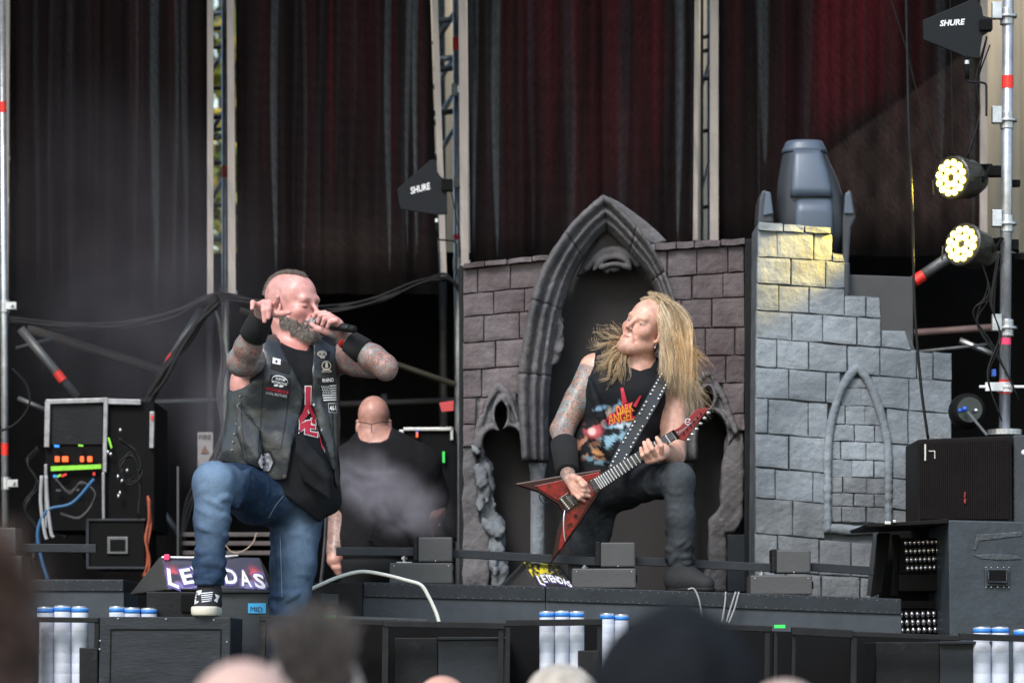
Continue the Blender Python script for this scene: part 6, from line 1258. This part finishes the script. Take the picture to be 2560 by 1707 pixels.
ink(1470,1120,38,36,.4,(.4,.19,.12),2.4,8); ink(1500,1132,28,20,0,(.55,.26,.12),3,9,.05); ink(1500,1020,26,8,-.2,(.16,.28,.38),2,10,.1); ink(1545,1022,14,30,.2,(.22,.35,.44),2.6,11,.2); ink(1515,1040,22,30,.3,(.36,.3,.28),2,12,.1); ink(1480,1150,60,10,.2,(.14,.24,.3),3,13,.1)
sh = link('sleeveless_shirt', sv_, sf_, mat('printed_jersey', (1,1,1), .85, attr='Col', var=.12, bump=.25, bs=35, spec=.25), gtr, smooth=True, attrs={'Col': sc}); bg_ = bvh_of(sv_, sf_)
LR = mat('logo_red', (.55,.02,.05), .6); LY = mat('logo_yellow', (.75,.34,.02), .6, var=.2, vs=60)
for tx, cx, cy, w_, h_, rot in (('DARK', 1562, 1022, 44, 22, .25), ('ANGEL', 1551, 1043, 66, 26, .2)):
    for off, bold, mt, nm, gw in ((.0035, .12, LR, 'lettering_outline', 1.1), (.006, .0, LY, 'lettering', .97)):
        a, b2 = text_px(tx, cx, cy, w_*gw, h_*gw, rot, .15, bold); drape(a, b2, bg_, off, nm, mt, sh)
for q in ([(1551,970),(1558,968),(1568,1005),(1556,1012)], [(1598,990),(1604,989),(1590,1018),(1582,1014)], [(1508,1056),(1512,1059),(1540,1036),(1530,1032)]): a, b2 = subdiv(q, 4); drape(a, b2, bg_, .0045, 'lettering_spike', LR, sh)
# black jeans and boots
V = Vol(G(1385,1800,-.45), G(1760,1165,.35), .006)
HL, KL, AL = G(1548,1212,-.02), G(1696,1196,-.3), G(1700,1405,-.25); HR, KR, AR = G(1490,1225,.02), G(1462,1450,.1), G(1452,1740,.18)
V.ell(G(1520,1208), np.array([.165,.125,.105]), .03, GR); V.cone(HL, .094, KL, .06, .04); V.cone(KL, .06, G(1701,1290,-.28), .054, .03); V.cone(G(1701,1290,-.28), .054, AL, .049, .03); V.cone(HR, .098, KR, .068, .04); V.cone(KR, .068, AR, .052, .03)
folds(V, HL, KL, .086, .06, 14, 11, .008, .01); folds(V, KL, AL, .056, .047, 18, 12, .007, .01); folds(V, G(1701,1360,-.26), AL, .049, .05, 12, 13, .01, .01, t0=.2, t1=1); folds(V, HR, KR, .09, .068, 10, 14, .006)
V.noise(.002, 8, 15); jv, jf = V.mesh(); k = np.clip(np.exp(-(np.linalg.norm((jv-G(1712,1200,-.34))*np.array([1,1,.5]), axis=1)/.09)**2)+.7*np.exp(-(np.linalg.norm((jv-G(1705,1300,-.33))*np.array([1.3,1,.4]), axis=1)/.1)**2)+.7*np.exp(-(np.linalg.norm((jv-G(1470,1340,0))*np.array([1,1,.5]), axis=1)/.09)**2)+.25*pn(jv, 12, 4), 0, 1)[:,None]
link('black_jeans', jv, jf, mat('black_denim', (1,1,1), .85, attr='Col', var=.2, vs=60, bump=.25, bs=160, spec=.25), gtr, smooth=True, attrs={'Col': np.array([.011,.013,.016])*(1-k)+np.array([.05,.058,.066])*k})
zr = 1.66+(1650-1477)*12.55/8016
def boot(an, heel, toe, zb):
    lo = np.minimum(np.minimum(heel, toe), an)-.1; hi = np.maximum(np.maximum(heel, toe), an)+.1; V = Vol(lo, hi, .005); up = np.array([0,0,1.])
    V.cone(an, .05, heel+up*.06, .046, .03); V.cone(heel+up*.045, .046, toe+up*.03, .036, .03); V.cone(an-up*.05, .045, heel*.5+toe*.5+up*.05, .04, .04); V.half((0,0,zb), (0,0,-1), .004); a, b2 = V.mesh(); o = link('boot', a, b2, mat('black_suede', (.011,.012,.014), .8, bump=.2, bs=60), gtr, smooth=True)
    V = Vol(lo, hi, .005); V.cone(heel+up*.01, .048, toe+up*.01, .04, .02); V.half((0,0,zb), (0,0,-1), .002); V.half((0,0,zb+.018), (0,0,1), .002); a, b2 = V.mesh(); link('sole', a, b2, RUB, o, smooth=True)
zz = lambda p, z: np.array([p[0], p[1], z])
boot(np.array(AL)-[0,0,.02], zz(G(1693,1470,-.24), zr), zz(G(1764,1470,-.3), zr), zr); boot(np.array(AR), zz(G(1452,1780,.22), ST), zz(G(1440,1780,.02), ST), ST)
dR = WR-ER; bandcuff(gtr, ER+dR*.3, WR-dR*.06, .054, .047, SWB, 'forearm_band')

# ------------------------------------------------------------------ the guitar
GY = 12.72; gt_ = thing('electric_guitar', P(1440,1400,GY), 'red marbled V-shaped electric guitar with studded strap held by the guitarist', 'guitar')
REDG = mat('red_marble', (.17,.004,.004), .25, var=.95, vs=30, spec=.35, wear=.95, wearcol=(.012,.001,.001)); GBLK = mat('guitar_black', (.012,.006,.006), .25)
lk('body', MB().pprism([(1280,1209),(1400,1188),(1503,1172),(1514,1190),(1504,1226),(1450,1310),(1376,1410),(1392,1330),(1408,1286),(1394,1262),(1345,1230)], GY, .042), mat('guitar_edge', (.022,.003,.003), .3, var=.3, spec=.3), gt_, bevel=.006)
lk('red_top', MB().pprism([(1336,1214),(1415,1197),(1498,1179),(1502,1190),(1496,1222),(1400,1376),(1395,1372),(1410,1300),(1418,1274),(1402,1255),(1372,1238)], GY-.003, .006), REDG, gt_, bevel=.002)
def strip(a, b, wa, wb, Y, dep, nm, matl, par_):
    a, b = Vector((*a, 0)), Vector((*b, 0)); n_ = Vector((-(b-a).y, (b-a).x, 0)).normalized(); return lk(nm, MB().pprism([tuple((a+n_*wa)[:2]), tuple((b+n_*wb)[:2]), tuple((b-n_*wb)[:2]), tuple((a-n_*wa)[:2])], Y, dep), matl, par_, bevel=.001)
NA, NB = (1488,1212), (1686,1086)
neck = strip(NA, NB, 16, 12, GY-.014, .03, 'neck', mat('ebony', (.012,.011,.011), .4), gt_)
for i in range(22):
    t = (1-2**(-(21-i)/12*1.0))/(1-2**(-22/12)); t = 1-t; x = NA[0]+(NB[0]-NA[0])*t*.985+2; y = NA[1]+(NB[1]-NA[1])*t*.985; wd = 15.2+(11.2-15.2)*t; dx, dy = .54*wd, .84*wd
    strip((x-dx, y-dy), (x+dx, y+dy), 1.25, 1.25, GY-.0165, .003, 'fret', mat('fret_wire', (.85,.85,.86), .3, .3), neck)
lk('headstock', MB().pprism([(1676,1080),(1700,1066),(1742,1022),(1773,1018),(1712,1101),(1694,1096)], GY-.008, .02), mat('red_gloss', (.22,.016,.018), .35, var=.2, spec=.35), gt_, bevel=.002)
strip((1681,1075), (1697,1097), 4, 4, GY-.022, .012, 'nut', BLKD, gt_)
for i in range(6): 
    x, y = 1709+i*8.6, 1082-i*9.6; lk('tuner_peg', MB().cyl(P(x,y,GY-.008), P(x,y,GY-.02), .0042, n=10), BLK, gt_); x, y = 1716+i*10, 1098-i*13.5; lk('tuner_key', MB().sphere(P(x+5,y+1,GY), .008, 8, 5, (1.2,.7,.8)), ALU, gt_, smooth=True)
em = spline([P(1720+7.5*math.cos(a), 1054+7.5*math.sin(a), GY-.0105) for a in np.linspace(.4, 5.8, 10)], 3); lk('emblem', MB().tube(em, .0016, 5).tube([P(1714,1054,GY-.011), P(1724,1056,GY-.011), P(1722,1048,GY-.011)], .0014, 5), WHITE, gt_)
for i in range(6):
    o = -8.5+3.4*i; lk('string', MB().tube([P(1420+o*.6,1254+o*.9,GY-.016), P(1488+o*.62,1212+o*.95,GY-.021), P(1686+o*.5,1086+o*.75,GY-.021), P(1709+i*8.6,1082-i*9.6,GY-.018)], .0006, 4), ALU, gt_)
lk('pickup', MB().pprism([(1474,1202),(1484,1196),(1498,1228),(1488,1235)], GY-.012, .012), GBLK, gt_, bevel=.002); lk('pickup', MB().pprism([(1424,1240),(1434,1232),(1448,1258),(1438,1265)], GY-.012, .012), GBLK, gt_, bevel=.002)
b_ = lk('bridge', MB().pprism([(1397,1246),(1420,1230),(1440,1262),(1418,1280)], GY-.014, .016), GBLK, gt_, bevel=.002)
for i in range(6): lk('saddle', MB().box(P(1404+i*3.6,1248+i*4.4,GY-.016), (.006,.006,.006)).box(P(1416+i*3.4,1240+i*4.2,GY-.017), (.003,.004,.003)), ALU, b_)
lk('tremolo_arm', MB().tube(spline([P(1412,1274,GY-.02), P(1409,1300,GY-.03), P(1410,1335,GY-.03), P(1413,1353,GY-.028)]), .0028, 8), ALU, gt_, smooth=True)
for x, y in ((1439,1289),(1427,1308),(1421,1312)): lk('knob', MB().cyl(P(x,y,GY-.003), P(x,y,GY-.014), .0075 if x > 1430 else .004, n=12), BLK, gt_)
cable('lead', [(1352,1232),(1350,1245),(1358,1258),(1372,1256)], GY, 1.4, RUB, '', parent=gt_)
Lp = [G(1682,905,.06), G(1672,925,-.04), G(1650,965,-.15), G(1620,1020,-.19), G(1585,1080,-.2), G(1552,1140,-.24), G(1535,1175,-.265)]; Lp = [np.array(p) for p in spline(Lp, 6)]
vs = []; Rw = .026
for i, p in enumerate(Lp):
    tn = Lp[min(i+1, len(Lp)-1)]-Lp[max(i-1, 0)]; tn /= np.linalg.norm(tn); sd_ = np.cross(tn, [.1,-1,.0]); sd_ /= np.linalg.norm(sd_); nn_ = np.cross(sd_, tn); nn_ *= -1 if nn_[1] > 0 else 1
    vs += [p+sd_*Rw, p-sd_*Rw, p-sd_*Rw-nn_*.004, p+sd_*Rw-nn_*.004]
fs = [(4*i+a, 4*i+(a+1) % 4, 4*i+4+(a+1) % 4, 4*i+4+a) for i in range(len(Lp)-1) for a in range(4)]+[(0,1,2,3), tuple(len(vs)-4+a for a in (3,2,1,0))]
st_ = link('strap', vs, fs, mat('black_strap', (.03,.034,.038), .5, var=.2), gt_)
acc = 0; tot = .03
for i in range(1, len(Lp)):
    sg = np.linalg.norm(Lp[i]-Lp[i-1]); acc += sg
    if acc > tot:
        tot += .023; tn = Lp[i]-Lp[i-1]; tn /= np.linalg.norm(tn); sd_ = np.cross(tn, [.1,-1,0]); sd_ /= np.linalg.norm(sd_); nn_ = np.cross(sd_, tn); nn_ *= -1 if nn_[1] > 0 else 1
        for q in (-1, 1): lk('stud', MB().sphere(Lp[i]+sd_*q*.018+nn_*.002, .0046, 8, 5), mat('nickel_stud', (.8,.8,.8), .25, .6), st_, smooth=True)
# ------------------------------------------------------------------ bald crew member seen from behind
K = lambda x, y, d=0: np.array(P(x, y, 15+d))
crew = thing('person', (P(960,1830,15).x, 15.0, ST), 'bald man in a black t-shirt seen from behind in drifting smoke', 'person')
def ctorso(V, e):
    V.ell(K(962,1230), np.array([.2+e,.15+e,.3]), .05); V.ell(K(960,1360), np.array([.215+e,.17+e,.2]), .05); V.cone(K(880,1160), .075+e, K(1045,1165), .075+e, .04); V.cone(K(935,1112,.02), .07+e, K(880,1160), .07+e, .05); V.cone(K(935,1112,.02), .07+e, K(1050,1160), .07+e, .05)
V = Vol(K(800,1500,-.35), K(1120,1000,.35), .0065); ctorso(V, 0)
ch = Head(K(935,1062,.02), (.05,1,-.12), (0,.05,1), 1.02); ch.build(V, jaw=1.12, neck_to=K(937,1130,.02), neck_r=(.068,.078))
for sx, pts, rs_ in ((0, [K(868,1170), K(846,1275,.02), K(838,1370,-.05), K(836,1400,-.08)], [.072,.056,.036,.036]), (1, [K(1058,1170), K(1082,1270,.02), K(1060,1350,.2), K(1050,1380,.28)], [.072,.056,.038,.03])): V.chain(pts, rs_, .03)
for i in range(4): V.chain([K(836+4*i-4,1396,-.08), K(840+5*i-6,1418,-.1), K(846+3*i-3,1434,-.09)], [.011,.0105,.008], .006)
v, f = V.mesh(); col = np.tile(np.array([.5,.26,.21]), (len(v), 1)); tm = tat_mask(v, [(K(850,1250), K(838,1375,-.05), .06)])*.7
link('body', v, f, skin_mat('crew_skin', teal=(.06,.07,.075), warm=(.3,.17,.13), scale=14), crew, smooth=True, attrs={'Col': col, 'tat': tm})
V = Vol(K(800,1480,-.36), K(1130,1080,.36), .008); ctorso(V, .014); V.cone(K(868,1170), .088, K(852,1245,.02), .085, .03); V.cone(K(1058,1170), .088, K(1078,1245,.02), .085, .03); V.ppoly([(895,1060),(903,1100),(925,1108),(950,1108),(968,1100),(978,1060)], 15, 14, 16, .01, 's')
for i in range(8): V.chain([K(890+8*i,1330+6*i,-.19), K(950+6*i,1318+8*i,-.2), K(1010+3*i,1335+6*i,-.17)], [.003,.008,.003], .02)
V.noise(.004, 5, 3); v, f = V.mesh(); link('t_shirt', v, f, mat('crew_black_jersey', (.009,.009,.011), .9, bump=.2, spec=.2), crew, smooth=True)
V = Vol(K(830,1840,-.35), K(1090,1400,.35), .012); V.ell(K(960,1410), (.24,.18,.12), .04); V.cone(K(905,1440), .12, K(900,1640), .09, .04); V.cone(K(900,1640), .09, K(895,1830), .07, .04); V.cone(K(1012,1440), .12, K(1015,1640), .09, .04); V.cone(K(1015,1640), .09, K(1018,1830), .07, .04); v, f = V.mesh(); link('trousers', v, f, TSH, crew, smooth=True)
gl = [ch.w(.082,-.02,.008), ch.w(.06,-.09,-.004), ch.w(.03,-.115,-.012), ch.w(0,-.122,-.02), ch.w(-.03,-.115,-.012), ch.w(-.06,-.09,-.004), ch.w(-.082,-.02,.008)]
lk('spectacle_cord', MB().tube(spline(gl), .0022, 6).tube([ch.w(0,-.12,-.02), ch.w(0,-.118,-.06)], .002, 5), RUB, crew, smooth=True)

# ------------------------------------------------------------------ blurred audience heads in front of the stage
def fan(cx, top, Y, label, skin=(.55,.34,.27), cloth=(.02,.022,.028), hat=None, hair=None, sc_=1.0, tuft=None, seed=1):
    p = P(cx, top, Y); zt = p.z; hz = zt-.132*sc_; X = p.x; t = thing('person', (X, Y, 0), label, 'person', 'audience heads in front of the stage')
    V = Vol((X-.34, Y-.2, hz-.32), (X+.34, Y+.2, zt+.03), .009); h_ = Head((X, Y, hz), (.12*math.sin(seed*2.1),1,.12), (0,-.1,1), sc_); h_.build(V, neck_to=(X, Y-.01, hz-.2), neck_r=(.058,.066))
    V.cone((X-.13, Y, hz-.26), .06, (X+.13, Y, hz-.26), .06, .05); v, f = V.mesh(); link('body', v, f, mat('fan_skin_%d' % seed, skin, .5, var=.1), t, smooth=True)
    V = Vol((X-.36, Y-.24, 0), (X+.36, Y+.24, hz-.14), .016); V.cone((X-.16, Y, hz-.29), .075, (X+.16, Y, hz-.29), .075, .05); V.ell((X, Y, hz-.5), (.21,.13,.3), .06); V.ell((X, Y, hz-.8), (.19,.13,.2), .06); V.cone((X-.2, Y, hz-.3), .06, (X-.23, Y+.03, hz-.85), .045, .04); V.cone((X+.2, Y, hz-.3), .06, (X+.23, Y+.03, hz-.85), .045, .04)
    for q in (-1, 1): V.cone((X+q*.09, Y, hz-.85), .1, (X+q*.1, Y, .08), .055, .05)
    V.half((X, Y, hz-.19), (0,0,1), .02); v, f = V.mesh(); link('clothes', v, f, mat('fan_cloth_%d' % seed, cloth, .9, var=.2), t, smooth=True)
    if hat:
        V = Vol((X-.16, Y-.18, hz-.1), (X+.16, Y+.18, zt+.05), .007); V.ell(h_.w(0,-.018,.05), np.array([.088,.11,.095])*sc_, .02, h_.R); V.half(h_.w(0,0,-.01), -h_.u, .01); V.noise(.003, 9, seed); v, f = V.mesh(); link('hat', v, f, mat('hat_%d' % seed, hat, .95, spec=.08, var=.3, vs=20, bump=.4, bs=90), t, smooth=True)
    if hair:
        r = np.random.default_rng(seed); n = 5000; d = r.normal(size=(n, 3)); d /= np.linalg.norm(d, axis=1)[:,None]
        if tuft: d = d[(d[:,0]**2 < .42) & (d[:,2] > .2)]
        else: d = d[(d[:,2] > -.35) & ~((d[:,1] > .5) & (d[:,2] < .45))]
        root = np.array([h_.w(a*.076, -.018+b*.098, .045+c*.088) for a, b, c in d]); ln_ = (tuft or .035)*r.uniform(.6, 1.2, (len(d), 1)); out_ = d*np.array([.6,.6,1])+np.array([0,-.1,.5 if tuft else -.35])+r.normal(size=d.shape)*.25
        strands(np.stack([root, root+out_*ln_*.5, root+out_*ln_], 1), np.tile([.0016,.0013,.0005], (len(d), 1)), 'hair', HAIRM, t, np.array(hair)*r.uniform(.6, 1.4, (len(d), 1)))
fan(1688, 1532, 3.75, 'blurred head in a dark navy beanie at lower right centre', hat=(.01,.0115,.014), cloth=(.015,.018,.026), sc_=1.08, seed=1)
fan(785, 1592, 4.6, 'blurred head with a tuft of grey-brown hair below the singer', skin=(.42,.33,.3), hair=(.11,.095,.088), tuft=.03, cloth=(.05,.05,.055), seed=2)
fan(610, 1640, 4.0, 'blurred bald pink head at the bottom left of centre', skin=(.55,.36,.3), cloth=(.03,.03,.03), seed=3)
fan(1106, 1684, 8.2, 'small bald pink head at bottom centre', skin=(.6,.33,.25), cloth=(.03,.03,.03), seed=4)
fan(1400, 1668, 7.2, 'blurred head in a beige cap left of the dark beanie', hat=(.4,.36,.31), cloth=(.05,.05,.05), seed=5)
fan(1960, 1690, 4.8, 'blurred fair head right of the dark beanie', skin=(.5,.36,.3), hair=None, cloth=(.03,.03,.04), seed=6)
fan(-170, 1300, 2.7, 'very blurred brown-haired head at the left edge', skin=(.4,.25,.18), hair=(.1,.06,.045), cloth=(.06,.04,.035), seed=7, sc_=1.05)

# ------------------------------------------------------------------ stage smoke
def smoke(name, cx, cy, Y, rx, ry, rd, dens, label, seed, rot=0, lo_=.36, hi_=.7, ns=3.2):
    c = P(cx, cy, Y); o = lk(name, MB().box(c, (2*M(rx, Y), 2*rd, 2*M(ry, Y))), None, base=c, kind='stuff', label=label, cat='smoke')
    m = bpy.data.materials.new('smoke_%d' % seed); m.use_nodes = True; n = m.node_tree.nodes; l = m.node_tree.links; n.remove(n['Principled BSDF']); out_ = n['Material Output']
    pv = n.new('ShaderNodeVolumePrincipled'); pv.inputs['Color'].default_value = (.8,.78,.9,1); pv.inputs['Anisotropy'].default_value = .1; l.new(pv.outputs[0], out_.inputs['Volume'])
    tc = n.new('ShaderNodeTexCoord'); mp = n.new('ShaderNodeMapping'); mp.inputs['Location'].default_value = (-1,-1,-1); mp.inputs['Scale'].default_value = (2,2,2); l.new(tc.outputs['Generated'], mp.inputs[0])
    ln_ = n.new('ShaderNodeVectorMath'); ln_.operation = 'LENGTH'; l.new(mp.outputs[0], ln_.inputs[0]); mr = n.new('ShaderNodeMapRange'); mr.interpolation_type = 'SMOOTHSTEP'; mr.inputs['From Min'].default_value = 1; mr.inputs['From Max'].default_value = .1; l.new(ln_.outputs['Value'], mr.inputs[0])
    nz = n.new('ShaderNodeTexNoise'); nz.inputs['Scale'].default_value = ns; nz.inputs['Detail'].default_value = 3; nz.inputs['Distortion'].default_value = .6; mp2 = n.new('ShaderNodeMapping'); mp2.inputs['Location'].default_value = (seed*3.1,seed,0); l.new(tc.outputs['Object'], mp2.inputs[0]); l.new(mp2.outputs[0], nz.inputs['Vector'])
    m2 = n.new('ShaderNodeMapRange'); m2.inputs['From Min'].default_value = lo_; m2.inputs['From Max'].default_value = hi_; l.new(nz.outputs['Fac'], m2.inputs[0])
    mu = n.new('ShaderNodeMath'); mu.operation = 'MULTIPLY'; l.new(mr.outputs[0], mu.inputs[0]); l.new(m2.outputs[0], mu.inputs[1]); mu2 = n.new('ShaderNodeMath'); mu2.operation = 'MULTIPLY'; mu2.inputs[1].default_value = dens; l.new(mu.outputs[0], mu2.inputs[0]); l.new(mu2.outputs[0], pv.inputs['Density'])
    o.rotation_euler = (0, rot, 0); o.data.materials.clear(); o.data.materials.append(m)
smoke('smoke', 330, 700, 16.0, 460, 640, .35, .75, 'pale grey smoke drifting up before the far left panel', 1, -.35, .1, .9, 1.6)
smoke('smoke', 965, 1235, 14.6, 230, 110, .2, 9.0, 'denser grey smoke plume behind the singer over the bald man', 2, .55, .36, .68, 6)
smoke('smoke', 540, 1060, 15.2, 130, 230, .25, 1.6, 'thin smoke left of the singer by the hanging cables', 3, 0, .2, .9, 2.5)
